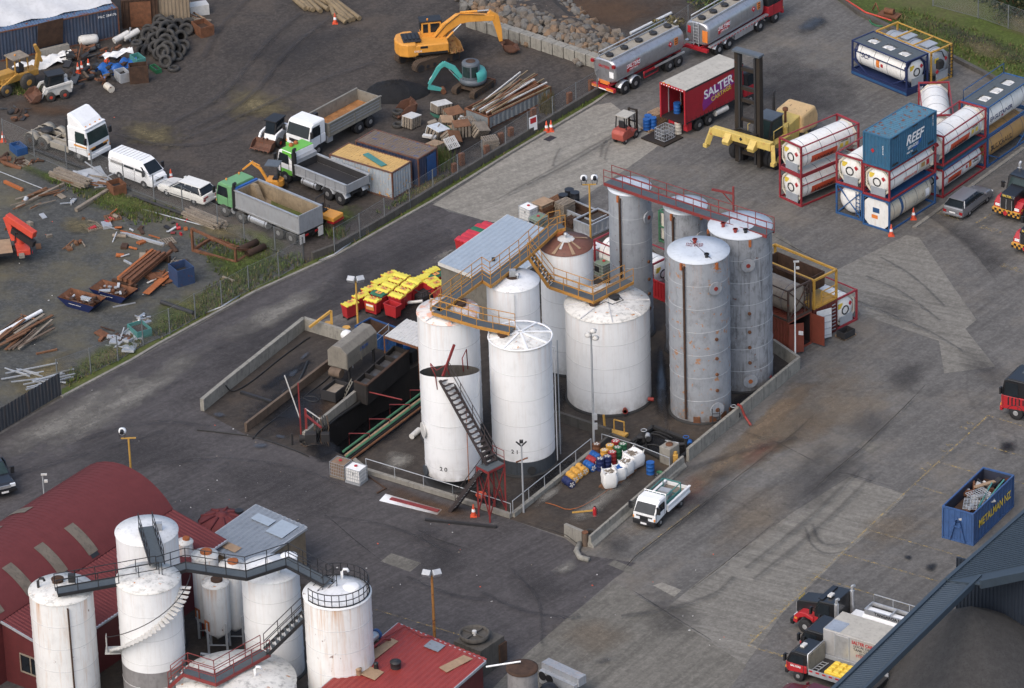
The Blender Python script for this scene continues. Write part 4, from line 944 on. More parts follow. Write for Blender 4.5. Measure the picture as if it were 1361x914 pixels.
place(o,(434,165.6),(508,125.8),(2.1,1.22),(-4.2,1.22),z=2.25);o.location.z=0;p=G(434,165.6,2.25); 
# ---------------------------------------------------------------- tankers
M('tanker_alloy',(.44,.45,.47),.36,.7,var=.08,grime=.25,streak=.15);M('sign_red',S(200,36,48),.5);M('sign_orange',S(244,136,32),.5);M('frame_red',S(190,28,44),.45,grime=.15)
def hazard(o,x,y,z,s,side,mat='sign_red',name='hazard_sign'):
 b=MB();k=s*.5;b.prism([(x-k,z),(x,z-k),(x+k,z),(x,z+k)],y-.012,y+.012,0,'Y');h=b.B(name,m(mat),o)
 b=MB();q=k*.35;b.prism([(x-q,z+.1*s),(x,z-q+.1*s),(x+q,z+.1*s),(x,z+q+.1*s)],y+side*.013-.004,y+side*.013+.004,0,'Y');b.B('flame_mark','letter_white',h)
def board(o,x,y,z,w,h,side,mat='sign_orange',lines=3,name='hazard_board'):
 k=MB().bb(x-w/2,x+w/2,y-.012,y+.012,z-h/2,z+h/2).B(name,m(mat),o)
 b=MB()
 for i in range(lines): zz=z+h/2-h*(i+.6)/(lines+.2);b.bb(x-w*.38,x+w*.38,y+side*.014-.003,y+side*.014+.003,zz-h*.06,zz+h*.06)
 b.B('board_text','letter_black',k)
def script_logo(o,x,y,z,s,side,back=None):
 """red script lettering with pale backing, on a side face"""
 r=R9 if side<0 else (rad(90),0,rad(180))
 b=MB();w=1.35*s;h=.5*s;pts=[]
 for i in range(10): a=2*math.pi*i/10;pts.append((x+w*.55*math.cos(a)*(1),z+h*.8*math.sin(a)+(x-x)*0+.18*w*math.cos(a)*(-side)))
 b.prism([(x-w*.55,z-h*.75),(x+w*.55,z-h*.35),(x+w*.55,z+h*.75),(x-w*.55,z+h*.3)] if side<0 else [(x-w*.55,z-h*.35),(x+w*.55,z-h*.75),(x+w*.55,z+h*.3),(x-w*.55,z+h*.75)],y-.012,y+.012,0,'Y');k=b.B('logo_panel',m(back or 'letter_red'),o)
 text('SALTERS',.42*s,'letter_white',k,(x,y+side*.016,z+.1*s),r,'logo_lettering',shear=.3,bold=True);text('CARTAGE',.22*s,'letter_white',k,(x,y+side*.016,z-.22*s),r,'logo_lettering',shear=.3)
def tanker_shell(o,x0,x1,zc,hw,hh,mat='tanker_alloy'):
 prof=[];n=28
 for i in range(n):
  a=2*math.pi*i/n;c,s=math.cos(a),math.sin(a);e=.62
  prof.append((hw*math.copysign(abs(c)**e,c),zc+hh*math.copysign(abs(s)**e,s)))
 b=MB();vs=[]
 xs=[(x0,.86),(x0+.12,.97),(x0+.3,1),(x1-.3,1),(x1-.12,.97),(x1,.86)]
 for x,f in xs: vs+=[(x,y*f,zc+(z-zc)*f) for y,z in prof]
 k=len(xs);fs=[(a*n+i,a*n+(i+1)%n,(a+1)*n+(i+1)%n,(a+1)*n+i) for a in range(k-1) for i in range(n)]+[tuple(range(n)),tuple((k-1)*n+i for i in range(n))]
 b.add(vs,fs,0,True);t=b.B('tank_shell',m(mat),o)
 for p in t.data.polygons:
  if len(p.vertices)>4: p.use_smooth=False
 b=MB();z=zc+hh
 for s in (-1,1): b.bb(x0+.1,x1-.1,s*.62-.03,s*.62+.03,z-.03,z+.1)
 b.bb(x0+.1,x1-.1,-.55,-.5,z,z+.06);b.B('top_coaming','galv',t)
 MB().bb(x0+.1,x1-.1,-.5,.55,z-.02,z+.01).B('top_walkway','chassis_cream',t)
 k=5
 for i in range(k):
  x=x0+.7+(x1-x0-1.4)*i/(k-1);MB().cyl((x,0,z),(x,0,z+.12),.3,n=18).cyl((x,0,z+.12),(x,0,z+.18),.22,n=14).tube([(x+.3*math.cos(q),.05+.3*math.sin(q),z+.16) for q in [i2*.63 for i2 in range(10)]],.04,5,closed=True).B('manhole_lid','dark_steel',t)
 MB().tube([(x0+.2,.72,z+.05),(x0+.2,.72,z+.32),(x1-.2,.72,z+.32),(x1-.2,.72,z+.05)],.045,6).B('guard_rail','galv',t)
 return t
o=thing('tanker_trailer','polished alloy fuel tanker trailer coupled behind the tanker lorry','trailer')
tanker_shell(o,-4.3,4.1,2.1,1.2,1.0)
b=MB();
for s in (-1,1): b.bb(-4.4,4.3,s*.5-.06,s*.5+.06,.85,1.1)
b.B('chassis','frame_red',o)
for x in (-3.2,-1.95): axle(o,x,1.22,.5,.27,True);mudguard(o,x,-1.25,.62,.6,'alloy');mudguard(o,x,1.25,.62,.6,'alloy')
for x in (2.2,3.3): axle(o,x,1.22,.5,.27,True)
MB().tube([(-.9,-1.15,1.1),(-.9,-1.15,.55),(.8,-1.15,.55),(.8,-1.15,1.1)],.06,5).bb(-.9,.8,-1.17,-1.13,.9,1.1).B('side_guard','frame_red',o)
MB().bb(-4.55,-4.3,-1.2,1.2,.55,.85).B('rear_bumper','frame_red',o);MB().bb(-4.58,-4.55,-1.1,1.1,.58,.66).B('rear_stripe','letter_white',o)
for s in (-1,1):MB().bb(-4.6,-4.54,s*.75-.35,s*.75+.35,.62,.82).B('rear_marker','sign_orange',o);MB().box((-4.42,s*1.1,2.75),(.2,.26,.24)).B('lamp_cluster','red_lamp',o)
MB().bb(-4.34,-4.30,-.55,.55,.95,1.25).B('rear_board','sign_orange',o)
text('SALTERS',.3,'letter_red',o,(-4.325,0,2.45),(rad(90),0,rad(-90)),bold=True);MB().bb(-4.33,-4.31,-.98,-.55,1.65,2.15).B('rear_plate','letter_white',o)
script_logo(o,-2.2,-1.205,2.15,1.0,-1);hazard(o,2.3,-1.205,2.3,.5,-1);board(o,3.0,-1.205,2.35,.4,.6,-1)
MB().bb(.4,4.0,-1.22,-1.12,.98,1.12).B('hose_tray','alloy',o);MB().bar((4.1,0,.8),(5.6,0,.75),.14).B('drawbar','frame_red',o)
place(o,(844,147),(857.5,140),(-3.2,-1.22),(-1.95,-1.22)); 
place(o,(808,137),(919,78),(-4.55,-1.2),(4.3,-1.0))
TT=o
o=thing('tanker_truck','red cab fuel tanker lorry with polished alloy barrel and ladder','tanker lorry')
tanker_shell(o,-4.3,3.2,2.1,1.2,1.0);chassis(o,-4.4,4.8,.9,'frame_red')
cabover(o,5.7,2.45,2.0,.6,3.0,'frame_red','plastic_black','plastic_black',bump='frame_red')
for x in (4.7,2.6): axle(o,x,1.22,.5,.29,rim='alloy')
for x in (-1.6,-2.95): axle(o,x,1.22,.5,.27,True,rim='alloy');mudguard(o,x,-1.25,.62,.6,'alloy');mudguard(o,x,1.25,.62,.6,'alloy')
mudguard(o,2.6,-1.25,.62,.35,'alloy')
MB().bb(-4.2,3.6,-1.3,-1.0,1.08,1.2).bb(-4.2,3.6,1.0,1.3,1.08,1.2).B('side_deck','alloy',o);b=MB()
for i in range(20): b.bb(-4.1+.38*i,-3.95+.38*i,-1.32,-1.3,1.1,1.18)
b.B('reflective_tape','letter_red',o);MB().bb(-.8,1.7,-1.18,-.7,.5,1.0).B('locker','alloy',o,bevel=.03)
b=MB();
for s in (-.25,.25): b.bar((-4.42,s,1.1),(-4.42,s,3.1),.06)
for i in range(7): b.bar((-4.42,-.25,1.3+.27*i),(-4.42,.25,1.3+.27*i),.04)
b.B('ladder','galv',o);MB().bb(-4.34,-4.28,-1.05,-.55,1.5,2.5).B('rear_board','sign_orange',o);MB().bb(-4.34,-4.28,.6,.9,2.0,2.6).B('rear_marker','sign_red',o)
MB().bb(-4.5,-4.2,-1.1,1.1,.7,.95).B('rear_bumper','frame_red',o)
script_logo(o,-2.3,-1.205,2.2,1.0,-1);hazard(o,1.7,-1.205,2.3,.5,-1);board(o,2.4,-1.205,2.35,.4,.6,-1)
place(o,(962,70),(1026,33),(-2.95,-1.22),(4.7,-1.22))
# ---------------------------------------------------------------- curtain-sider
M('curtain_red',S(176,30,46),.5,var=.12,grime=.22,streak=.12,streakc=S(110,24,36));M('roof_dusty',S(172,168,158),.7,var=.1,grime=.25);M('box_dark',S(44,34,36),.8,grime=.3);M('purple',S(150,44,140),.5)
o=thing('curtain_trailer','red curtain-sided lorry with open rear doors and grey roof','lorry')
x0,x1,hw,z0,z1=-3.7,3.1,1.25,1.15,4.0
c1=MB().bb(x0,x1,-hw-.01,-hw+.03,z0,z1-.1).B('side_curtain','curtain_red',o);MB().bb(x0,x1,hw-.03,hw+.01,z0,z1-.1).B('side_curtain','curtain_red',o)
MB().bb(x0,x1,-hw,hw,z1-.1,z1).B('roof','roof_dusty',o,bevel=.02);MB().bb(x0,x1,-hw-.02,-hw+.05,z1-.16,z1-.02).bb(x0,x1,-hw-.02,-hw+.02,z0,z0+.06).B('curtain_rail','dark_steel',o)
MB().bb(x0,x1,-hw+.04,hw-.04,z0-.08,z0+.04).B('floor','box_dark',o);MB().bb(x1-.06,x1,-hw,hw,z0,z1-.1).B('front_wall','curtain_red',o)
b=MB();
for s in (-1,1): b.bb(x0-.05,x0+.05,s*hw-.06,s*hw+.06,z0-.1,z1)
b.bb(x0-.05,x0+.05,-hw,hw,z1-.14,z1+.02);b.B('rear_frame','frame_red',o);b=MB()
for i in range(9): b.bb(x0-.06,x0-.05,-1.1+.27*i,-1.0+.27*i,z1-.1,z1-.03)
b.B('reflective_tape','letter_white',o)
b=MB()
for i in range(14): x=x0+.3+i*.48;b.bb(x-.02,x+.02,-hw-.025,-hw-.01,z0-.15,z0+.25)
b.B('buckle_strap','dark_steel',o)
for i in range(3):b=MB();x=x0+.8+1.4*i;b.bb(x,x+.05,hw-.1,hw-.04,z0,z1-.2);b.B('inner_post','galv',o)
for y in (.4,.9):MB().box((x0,y,z1+.05),(.1,.16,.08)).B('marker_lamp','amber',o)
chassis(o,x0,4.9,.9,'frame_red');axle(o,-2.0,1.22,.48,.27,True);axle(o,4.0,1.22,.5,.28);axle(o,-.8,1.22,.48,.27,True)
cabover(o,4.95,2.45,1.7,.7,2.9,'frame_red','plastic_black','plastic_black')
MB().cyl((-.1,-1.1,.75),(1.3,-1.1,.75),.25,n=14).B('air_tank','white_dirty',o);MB().bb(-3.4,-2.9,-1.2,-.8,.4,1.05).B('side_locker','frame_red',o)
lg=MB().prism([(-1.7,2.1),(-1.4,3.15),(1.9,3.5),(1.7,3.0),(2.1,2.65),(.6,2.3),(-1.6,1.55)],-hw-.018,-hw-.01,0,'Y').B('logo_panel','purple',o)
text('SALTER',1.02,'letter_white',lg,(.2,-hw-.022,2.95),(rad(90),rad(-6),0),bold=True);text('CARTAGE',.52,'letter_yellow',lg,(.5,-hw-.024,2.32),(rad(90),rad(-8),0),bold=True)
place(o,(912.6,164.3),(986,128),(x0,-hw),(x1,-hw),z=1.15);o.location.z=0
CT=o
# ---------------------------------------------------------------- bonneted lorries
M('paint_black',(.018,.019,.022),.3,var=.1,grime=.1,coat=.3);M('paint_red',S(190,24,36),.35,var=.06,grime=.08,coat=.3)
def bonnet_cab(o,xf=4.2,bump='paint_black',checker=False,name=None):
 MB().prism([(xf-.1,.75),(xf,1.0),(xf-.05,1.85),(xf-.2,2.0),(xf-1.6,2.25),(xf-1.6,.75)],-.62,.62,0,'Y').B('bonnet','paint_black',o,bevel=.06)
 for s in (-1,1):
  MB().prism([(xf-.05,.7),(xf-.15,1.15),(xf-.55,1.5),(xf-1.0,1.55),(xf-1.6,1.35),(xf-1.6,.95),(xf-1.35,1.15),(xf-.95,1.25),(xf-.5,1.05),(xf-.35,.6)],min(s*.55,s*1.2),max(s*.55,s*1.2),0,'Y').B('wing','paint_red',o,bevel=.05)
  MB().box((xf-.12,s*.85,1.02),(.1,.4,.18)).B('headlight','clear_lamp',o);MB().box((xf-.3,s*1.2,1.0),(.2,.06,.12)).B('indicator','amber',o)
  MB().prism([(xf-1.75,1.75),(xf-1.95,2.55),(xf-2.75,2.55),(xf-2.75,1.75)],s*1.12-.02,s*1.12+.012,0,'Y').B('side_window','glass_dark',o);mirror(o,xf-1.5,s*1.12,2.0)
  MB().prism([(xf-1.62,.8),(xf-1.62,1.5),(xf-3.0,1.5),(xf-3.0,.6),(xf-2.2,.6)],s*1.12-.01,s*1.12+.02,0,'Y').B('door_panel','paint_red',o)
 g=MB().bb(xf-.03,xf+.05,-.5,.5,.9,1.75).B('grille','dark_steel',o);b=MB()
 for y in (-.5,0,.5): b.bb(xf+.04,xf+.07,y-.025,y+.025,.9,1.75)
 b.B('grille_bar','alloy',g)
 MB().prism([(xf-1.6,.7),(xf-1.6,1.75),(xf-2.0,2.72),(xf-3.1,2.8),(xf-3.1,.7)],-1.12,1.12,0,'Y').B('cab','paint_black',o,bevel=.06)
 MB().sheet([(xf-1.57,-.95,1.85),(xf-1.57,.95,1.85),(xf-1.93,.85,2.6),(xf-1.93,-.85,2.6)],.03).B('windscreen','glass_green',o)
 MB().box((xf-2.0,0,2.78),(.35,1.9,.06)).B('sun_visor','paint_black',o);MB().box((xf-2.4,.3,2.88),(.3,.5,.14)).B('air_horn','white_dirty',o,bevel=.03)
 bp=MB().bb(xf-.1,xf+.14,-1.2,1.2,.45,.85).B('bumper',m('yellow_paint' if checker else bump),o,bevel=.03)
 if checker:
  b=MB()
  for i in range(12):
   for j in range(2):
    if (i+j)%2==0: b.bb(xf+.141,xf+.15,-1.18+.2*i,-.98+.2*i,.46+.19*j,.65+.19*j)
  b.B('chequer_band','letter_black',bp);hazard2=MB();hazard2.prism([(-.22,.62),(0,.4),(.22,.62),(0,.84)],xf+.155,xf+.175,0,'X');hazard2.B('hazard_sign','sign_red',bp)
 text('SALTER',.24,'letter_yellow',o,(xf-.04,0,1.93),(rad(90),0,rad(90)),bold=True)
 stack_pipe(o,xf-3.2,1.0,.9,3.1,'alloy',.1);stack_pipe(o,xf-3.2,-1.0,.9,3.1,'alloy',.1)
 axle(o,xf-.95,1.2,.5,.28,rim='alloy')
def bonnet_truck(label,px,chk):
 o=thing('bonneted_truck',label,'lorry');bonnet_cab(o,4.2,checker=chk);chassis(o,-3.5,2.6,.9,'frame_red')
 for x in (-1.6,-2.9): axle(o,x,1.22,.5,.27,True,rim='alloy')
 MB().cyl((-3.2,0,1.9),(.8,0,1.9),.85,n=24).B('tank_shell','tanker_alloy',o);return o
o=bonnet_truck('black and red bonneted lorry with chequered bumper behind the silver car',None,True)
place(o,(1323,291),(1355,283),(4.34,1.2),(3.25,-1.2));y=YAW((1320,288),(1297,301));o.rotation_euler.z=YAW((1370,262),(1330,288)); 
def pin(o,la,p,z=0.0):
 c,s=math.cos(o.rotation_euler.z),math.sin(o.rotation_euler.z);w=G(*p,z);o.location=(w.x-(c*la[0]-s*la[1]),w.y-(s*la[0]+c*la[1]),z)
pin(o,(4.34,0),(1336,293))
o2=bonnet_truck('black and red bonneted lorry mostly outside the right edge, lower of the pair',None,True);o2.rotation_euler.z=o.rotation_euler.z;pin(o2,(4.34,0),(1362,341))
o=thing('cab_truck','black roofed red cab-over lorry nosing in from the right edge','lorry');cabover(o,3.6,2.45,2.1,.6,3.05,'paint_red','paint_black','paint_black',bump='paint_red');chassis(o,-3.6,3.0,.9,'frame_red')
axle(o,2.5,1.22,.52,.3,rim='alloy')
for x in (-1.9,-3.1): axle(o,x,1.22,.5,.27,True)
MB().box((2.3,-.3,3.1),(.6,.7,.04)).B('roof_hatch','grating',o);mudguard(o,2.5,1.25,.62,.4)
b=MB();
for k in range(5): b.bb(3.0-.28*k,3.1-.28*k,1.225,1.24,1.05+.05*k,1.7)
b.B('side_stripe','letter_black',o)
o.rotation_euler.z=YAW((1400,571),(1350,559));pin(o,(2.5,1.22),(1349.5,558))
o=thing('bonneted_tanker','black and red bonneted fuel tanker parked in the lower right bays','tanker lorry');bonnet_cab(o,4.6);chassis(o,-4.2,3.0,.9,'frame_red')
for x in (-2.0,-3.3): axle(o,x,1.22,.5,.27,True,rim='alloy')
t=MB().cyl((-4.2,0,1.75),(-.3,0,1.75),.8,n=26).B('tank_shell','white_paint',o);b=MB()
for s in (-1,1): b.bb(-4.1,-.4,s*.5-.03,s*.5+.03,2.4,2.75)
for x in (-4.1,-2.2,-.4): b.bb(x-.03,x+.03,-.5,.5,2.4,2.75)
b.B('top_box','alloy',t);MB().bb(-4.05,-.45,-.45,.45,2.42,2.5).B('top_tray','tray_black',t)
b=MB();b.tube([(-4.2,-.7,2.3),(-4.2,-.7,3.2),(-.4,-.7,3.2),(-.4,-.7,2.3)],.035,6);
for x in (-3.0,-1.8): b.bar((x,-.7,2.5),(x,-.7,3.2),.04)
b.B('guard_rail','galv',t);text('TANGAROA NZ',.3,'letter_black',t,(-2.2,.535,2.58),(rad(90),0,rad(180)),bold=True)
hazard(o,-1.0,.83,1.75,.5,1);board(o,-1.6,.83,1.75,.45,.4,1);script_logo(o,-3.1,.83,1.75,.9,1)
MB().bb(.1,1.1,-1.0,1.0,1.0,1.5).B('deck_locker','white_paint',o)
text('SALTERS',.26,'letter_white',o,(2.2,1.15,1.2),(rad(90),0,rad(180)),bold=True)
wsc=(1069.5,842);o.rotation_euler.z=YAW((1180,868),(1073,841));o.rotation_euler.z=YAW((1205,808),(1085,772));pin(o,(3.65,1.2),wsc)
LY=o.rotation_euler.z
M('box_alloy',(.52,.52,.52),.4,.5,var=.06,grime=.15,streak=.1)
o=thing('box_truck','silver box body truck with black cab between the tanker and flatbed','box truck');cabover(o,4.0,2.2,1.7,.6,2.45,'paint_red','paint_black','paint_black',rake=.35,bump='plastic_black')
chassis(o,-2.4,3.0,.8);axle(o,3.0,1.1,.45,.25);axle(o,-1.2,1.15,.45,.24,True)
bx=MB().bb(-2.3,2.2,-1.22,1.22,1.0,3.0).B('box_body','box_alloy',o,bevel=.03);MB().bb(-2.28,2.18,-1.2,1.2,3.0,3.03).B('box_roof','roof_dusty',bx);MB().bb(1.0,2.15,-.1,1.18,3.032,3.04).B('roof_patch','alloy',bx)
MB().bb(.3,1.3,1.22,1.25,1.15,2.85).B('side_door','alloy',bx);MB().bb(.26,.32,1.22,1.27,1.1,2.9).bb(1.28,1.34,1.22,1.27,1.1,2.9).B('door_frame','galv',bx)
text('SALTER CARTAGE',.32,'letter_red',bx,(-1.0,1.235,2.65),(rad(90),0,rad(180)),bold=True,sx=.85)
text('LOCAL DELIVERY\nTANK CLEANING\nSTORAGE',.25,'letter_black',bx,(-1.0,1.235,2.15),(rad(90),0,rad(180)));text('STEEL DRUMS\nPH 09 27',.26,'letter_red',bx,(-1.0,1.235,1.6),(rad(90),0,rad(180)))
o.rotation_euler.z=LY;pin(o,(2.2,1.22),(1094,871),z=1.0);o.location.z=0
o=thing('tray_truck','small black cab tray truck carrying a yellow plastic pallet','truck');cabover(o,3.0,1.95,1.5,.5,2.15,'paint_red','paint_black','paint_black',rake=.35,bump='plastic_black')
chassis(o,-3.2,2.3,.65);axle(o,2.15,.95,.38,.22);axle(o,-1.6,.98,.38,.2,True)
MB().bb(-3.3,1.35,-1.05,1.05,.88,.98).B('tray_floor','tray_black',o);MB().bb(1.3,1.36,-1.0,1.0,.98,2.2).B('head_board','alloy_weathered',o);MB().tube([(1.4,-1.0,.9),(1.4,-1.0,2.25),(1.4,1.0,2.25),(1.4,1.0,.9)],.05,6).B('head_rail','alloy',o)
for s in (-1,1):MB().bb(-3.3,1.3,s*1.05-.03,s*1.05+.03,.85,1.25).B('side_board','galv',o);b=MB();
b=MB()
for i in range(9): b.bb(1.0-.48*i,1.25-.48*i,1.082,1.09,1.08,1.2)
b.B('reflective_tape','letter_red',o);MB().box((2.2,.1,2.24),(.3,.5,.14)).B('roof_pod','white_dirty',o,bevel=.03)
text('SALTERS',.2,'letter_white',o,(2.3,.99,1.1),(rad(90),0,rad(180)),bold=True)
o.rotation_euler.z=LY;pin(o,(2.15,.95),(1060.5,905.5));TRK=o
M('pallet_yellow',S(246,206,24),.5,var=.05)
pp=thing('plastic_pallet','bright yellow moulded spill pallet on the small tray truck','pallet',o.matrix_basis@Vector((-.5,.1,.99)),LY);MB().box((0,0,.15),(1.7,1.5,.3),taper=.94).B('base','pallet_yellow',pp,bevel=.04)
for x in (-.5,0,.5):
 for y in (-.45,0,.45):MB().box((x,y,.36),(.42,.38,.12),taper=.7).B('moulded_cell','pallet_yellow',pp,bevel=.03)
b=MB();
ld=thing('loading_ladder','short grey ladder lying on the small tray truck','ladder',o.matrix_basis@Vector((.75,.2,1.0)),LY);b.bar((0,-.7,.05),(.1,.7,.05),.05);b.bar((.4,-.7,.05),(.5,.7,.05),.05)
for i in range(5): b.bar((.0+.02*i,-.6+.3*i,.06),(.42+.02*i,-.6+.3*i,.06),.04)
b.B('rails','galv',ld)
# ---------------------------------------------------------------- earth movers and handlers
M('digger_yellow',S(236,160,36),.45,var=.08,grime=.15,rust=.02);M('loader_yellow',S(196,146,54),.55,var=.1,grime=.3,rust=.1);M('digger_teal',S(70,176,168),.45,var=.08,grime=.15,rust=.04);M('mud_brown',S(88,72,58),.9,var=.2,grime=.3);M('handler_yellow',S(222,192,92),.5,var=.1,grime=.22,rust=.1,rustc=S(170,110,70));M('handler_orange',S(226,188,128),.55,var=.12,grime=.2,rust=.1);M('cab_grey',S(96,104,112),.5,grime=.2);M('fork_orange',S(176,82,66),.55,var=.15,grime=.3,rust=.08);M('loader_orange',S(216,70,44),.5,grime=.2);M('mast_dark',S(58,50,42),.6,.2,grime=.4,rust=.1);M('bucket_brown',S(112,76,58),.8,var=.2,rust=.2,grime=.3);M('bucket_ochre',S(156,116,60),.7,rust=.25,grime=.3)
def track(o,yaw,y,L,H=.85,W=.55,mat='mud_brown'):
 r=H/2;pts=[];n=10
 for i in range(n+1): a=-math.pi/2+math.pi*i/n;pts.append((L/2-r+r*math.cos(a),r+r*math.sin(a)))
 for i in range(n+1): a=math.pi/2+math.pi*i/n;pts.append((-L/2+r+r*math.cos(a),r+r*math.sin(a)))
 b=MB();b.prism(pts,-W/2,W/2,0,'Y');k=40
 per=[Vector((x,0,z)) for x,z in pts]+[Vector((pts[0][0],0,pts[0][1]))]
 for a,c in zip(per[:-1],per[1:]):
  Ls=(c-a).length;q=max(1,int(Ls/.2))
  for i in range(q): p=a.lerp(c,(i+.5)/q);d=(c-a).normalized();nn=Vector((d.z,0,-d.x));b.bar(p+Vector((0,-W/2-.02,0))+nn*.01,p+Vector((0,W/2+.02,0))+nn*.01,.09,.05)
 mm=Matrix.Rotation(yaw,3,'Z');b.v=[tuple(mm@Vector((v[0],v[1]+y,v[2]))) for v in b.v];t=b.B('track',m(mat),o)
 b=MB()
 for s in (-1,1):
  for i in range(6): x=-L/2+r+(L-2*r)*i/5;b.cyl((x,s*(W/2+.02),r*.8),(x,s*(W/2-.05),r*.8),r*(.72 if i in(0,5) else .35),n=14)
 b.v=[tuple(mm@Vector((v[0],v[1]+y,v[2]))) for v in b.v];b.B('track_rollers','dark_steel',t)
def arm(b,pts,ws,h,y=0,mi=0):
 """boom plate outline: polyline with varying depth, extruded in y"""
 P=[Vector((x,0,z)) for x,z in pts];up=[];dn=[]
 for i,p in enumerate(P):
  d=(P[min(i+1,len(P)-1)]-P[max(i-1,0)]).normalized();n=Vector((-d.z,0,d.x));up.append(p+n*ws[i]/2);dn.append(p-n*ws[i]/2)
 b.prism([(q.x,q.z) for q in up]+[(q.x,q.z) for q in dn[::-1]],y-h/2,y+h/2,mi,'Y')
def ram(o,p,q,y,r=.07,name='hydraulic_ram',mat='digger_yellow'):
 p=Vector((p[0],y,p[1]));q=Vector((q[0],y,q[1]));MB().cyl(p,p.lerp(q,.6),r,n=10).cyl(p.lerp(q,.6),q,r*.6,n=8,mi=1).B(name,[m(mat),'alloy'],o)
def bucket(name,pos,yaw,W,s,mat,o=None,label=None,cat=None,rot=0.0):
 prof=[(0,.0),(.1,-.5),(.45,-.8),(.95,-.85),(1.25,-.7),(1.18,-.62),(.9,-.74),(.5,-.7),(.2,-.45),(.12,.0)]
 c,sn=math.cos(rot),math.sin(rot);pr=[((x*c-z*sn)*s,(x*sn+z*c)*s) for x,z in prof];b=MB();b.prism(pr,-W/2,W/2,0,'Y')
 sd=[(0,0),(.1,-.5),(.45,-.8),(.95,-.85),(1.25,-.7),(.7,-.1)];sd=[((x*c-z*sn)*s,(x*sn+z*c)*s) for x,z in sd]
 for y in (-W/2,W/2-.04): b.prism(sd,y,y+.04,0,'Y')
 for i in range(5): y=-W/2+.08+(W-.16)*i/4;x,z=1.25,-.7;b.box(((x*c-z*sn)*s,y,(x*sn+z*c)*s),(.22,.09,.07),ry=-rot)
 for y in (-.18,.18): b.prism([((x*c-z*sn)*s,(x*sn+z*c)*s) for x,z in((-.05,.0),(.2,.25),(.35,.05),(.12,-.1))],y-.03,y+.03,0,'Y')
 if o: k=b.B(name,m(mat),o);k.location=pos;return k
 k=b.B(name,m(mat));k.location=pos;k.rotation_euler=(0,0,yaw);return tag(k,label,cat)
o=thing('excavator','large yellow tracked excavator beside the rubble bank','excavator',G(568,81),rad(9));ty=rad(36-9)
for y in (-1.2,1.2): track(o,ty,y,4.3,.9,.6)
MB().cyl((0,0,.55),(0,0,1.15),.75,n=24).box((0,0,.65),(2.2,1.9,.35),rz=ty).B('undercarriage','mud_brown',o)
b=MB();out=[(1.6,-1.35),(1.6,1.35),(-1.7,1.35),(-2.3,1.0),(-2.55,.3),(-2.55,-.3),(-2.3,-1.0),(-1.7,-1.35)]
b.prism(out,1.15,2.05);b.B('upper_body','digger_yellow',o,bevel=.1);MB().prism([(-1.0,-1.36),(-1.7,-1.36),(-2.32,-1.01),(-2.57,-.3),(-2.57,.3),(-2.32,1.01),(-1.7,1.36),(-1.0,1.36)],1.05,2.2).B('counterweight','digger_yellow',o,bevel=.12)
h=MB().bb(-2.0,-.55,-.95,.75,2.12,2.32).B('engine_cover','plastic_black',o,bevel=.08);b=MB()
for i in range(4): b.bb(-1.85+.33*i,-1.65+.33*i,-.7,.5,2.32,2.4)
b.B('cover_rib','plastic_black',h)
MB().bb(-.9,1.5,-1.365,-1.35,1.2,1.4).B('side_stripe','plastic_black',o);text('EX210',.22,'letter_white',o,(-.9,-1.372,1.55),R9);MB().bb(-.7,-.1,-1.365,-1.35,1.75,1.95).B('vent_grille','plastic_black',o)
MB().prism([(-.35,2.0),(1.55,2.0),(1.6,2.5),(1.2,3.25),(-.3,3.25)],.3,1.32,0,'Y').B('cab','digger_yellow',o,bevel=.06);MB().bb(-.45,1.35,.25,1.38,3.22,3.36).B('cab_roof','plastic_black',o,bevel=.05)
MB().bb(.4,1.15,.28,.3,2.35,3.1).bb(-.2,.2,.28,.3,2.35,3.1).B('side_window','glass_dark',o);MB().sheet([(1.6,.38,2.1),(1.6,1.24,2.1),(1.63,1.24,2.5),(1.63,.38,2.5)],.02).sheet([(1.63,.38,2.5),(1.63,1.24,2.5),(1.24,1.24,3.2),(1.24,.38,3.2)],.02).B('windscreen','glass_green',o);MB().bb(-.4,-.35,.4,1.2,2.5,3.1).B('rear_window','glass_dark',o)
beacon(o,.2,.5,3.36)
b=MB();arm(b,[(.6,1.75),(1.5,2.75),(2.6,3.45),(3.5,3.5),(5.5,3.25)],[.5,.75,.85,.75,.45],.42);b.B('boom','digger_yellow',o,bevel=.03)
b=MB();arm(b,[(5.1,3.8),(5.6,3.3),(5.85,2.2),(6.0,1.15)],[.35,.62,.5,.28],.34);b.B('dipper','digger_yellow',o,bevel=.03)
for y in (-.32,.32): ram(o,(1.2,1.6),(2.8,3.1),y,.09)
ram(o,(2.8,3.95),(5.1,3.92),0,.1);ram(o,(5.45,3.2),(5.9,1.7),.0,.07);bucket('bucket',(6.0,0,.95),0,1.2,1.0,'bucket_brown',o,rot=.15)
MB().tube([(.7,.25,2.1),(1.6,.25,3.1),(2.7,.25,3.95),(5.1,.25,3.6)],.035,5).tube([(.7,-.25,2.1),(1.6,-.25,3.1),(2.7,-.25,3.9),(4.7,-.25,3.65)],.03,5).B('hydraulic_hose','hose_black',o)
bk=bucket('spare_bucket',G(609,86)+Vector((0,0,1.1)),rad(115),1.1,1.25,'bucket_ochre',None,'ochre rusty excavator bucket standing behind the teal mini digger','bucket',rot=.9)
bucket('spare_bucket',G(552,151)+Vector((0,0,1.15)),rad(200),1.35,1.3,'bucket_brown',None,'dark brown spare bucket on the ground by the tyres and pallets','bucket')
o=thing('mini_excavator','teal mini excavator with round grey cab among the scrap','excavator',G(629,120),rad(188));ty=YAW((622,134),(652,114))-rad(188)
for y in (-.85,.85): track(o,ty,y,2.9,.6,.42)
MB().cyl((0,0,.4),(0,0,.85),.55,n=20).box((0,0,.45),(1.5,1.4,.25),rz=ty).B('undercarriage','mud_brown',o)
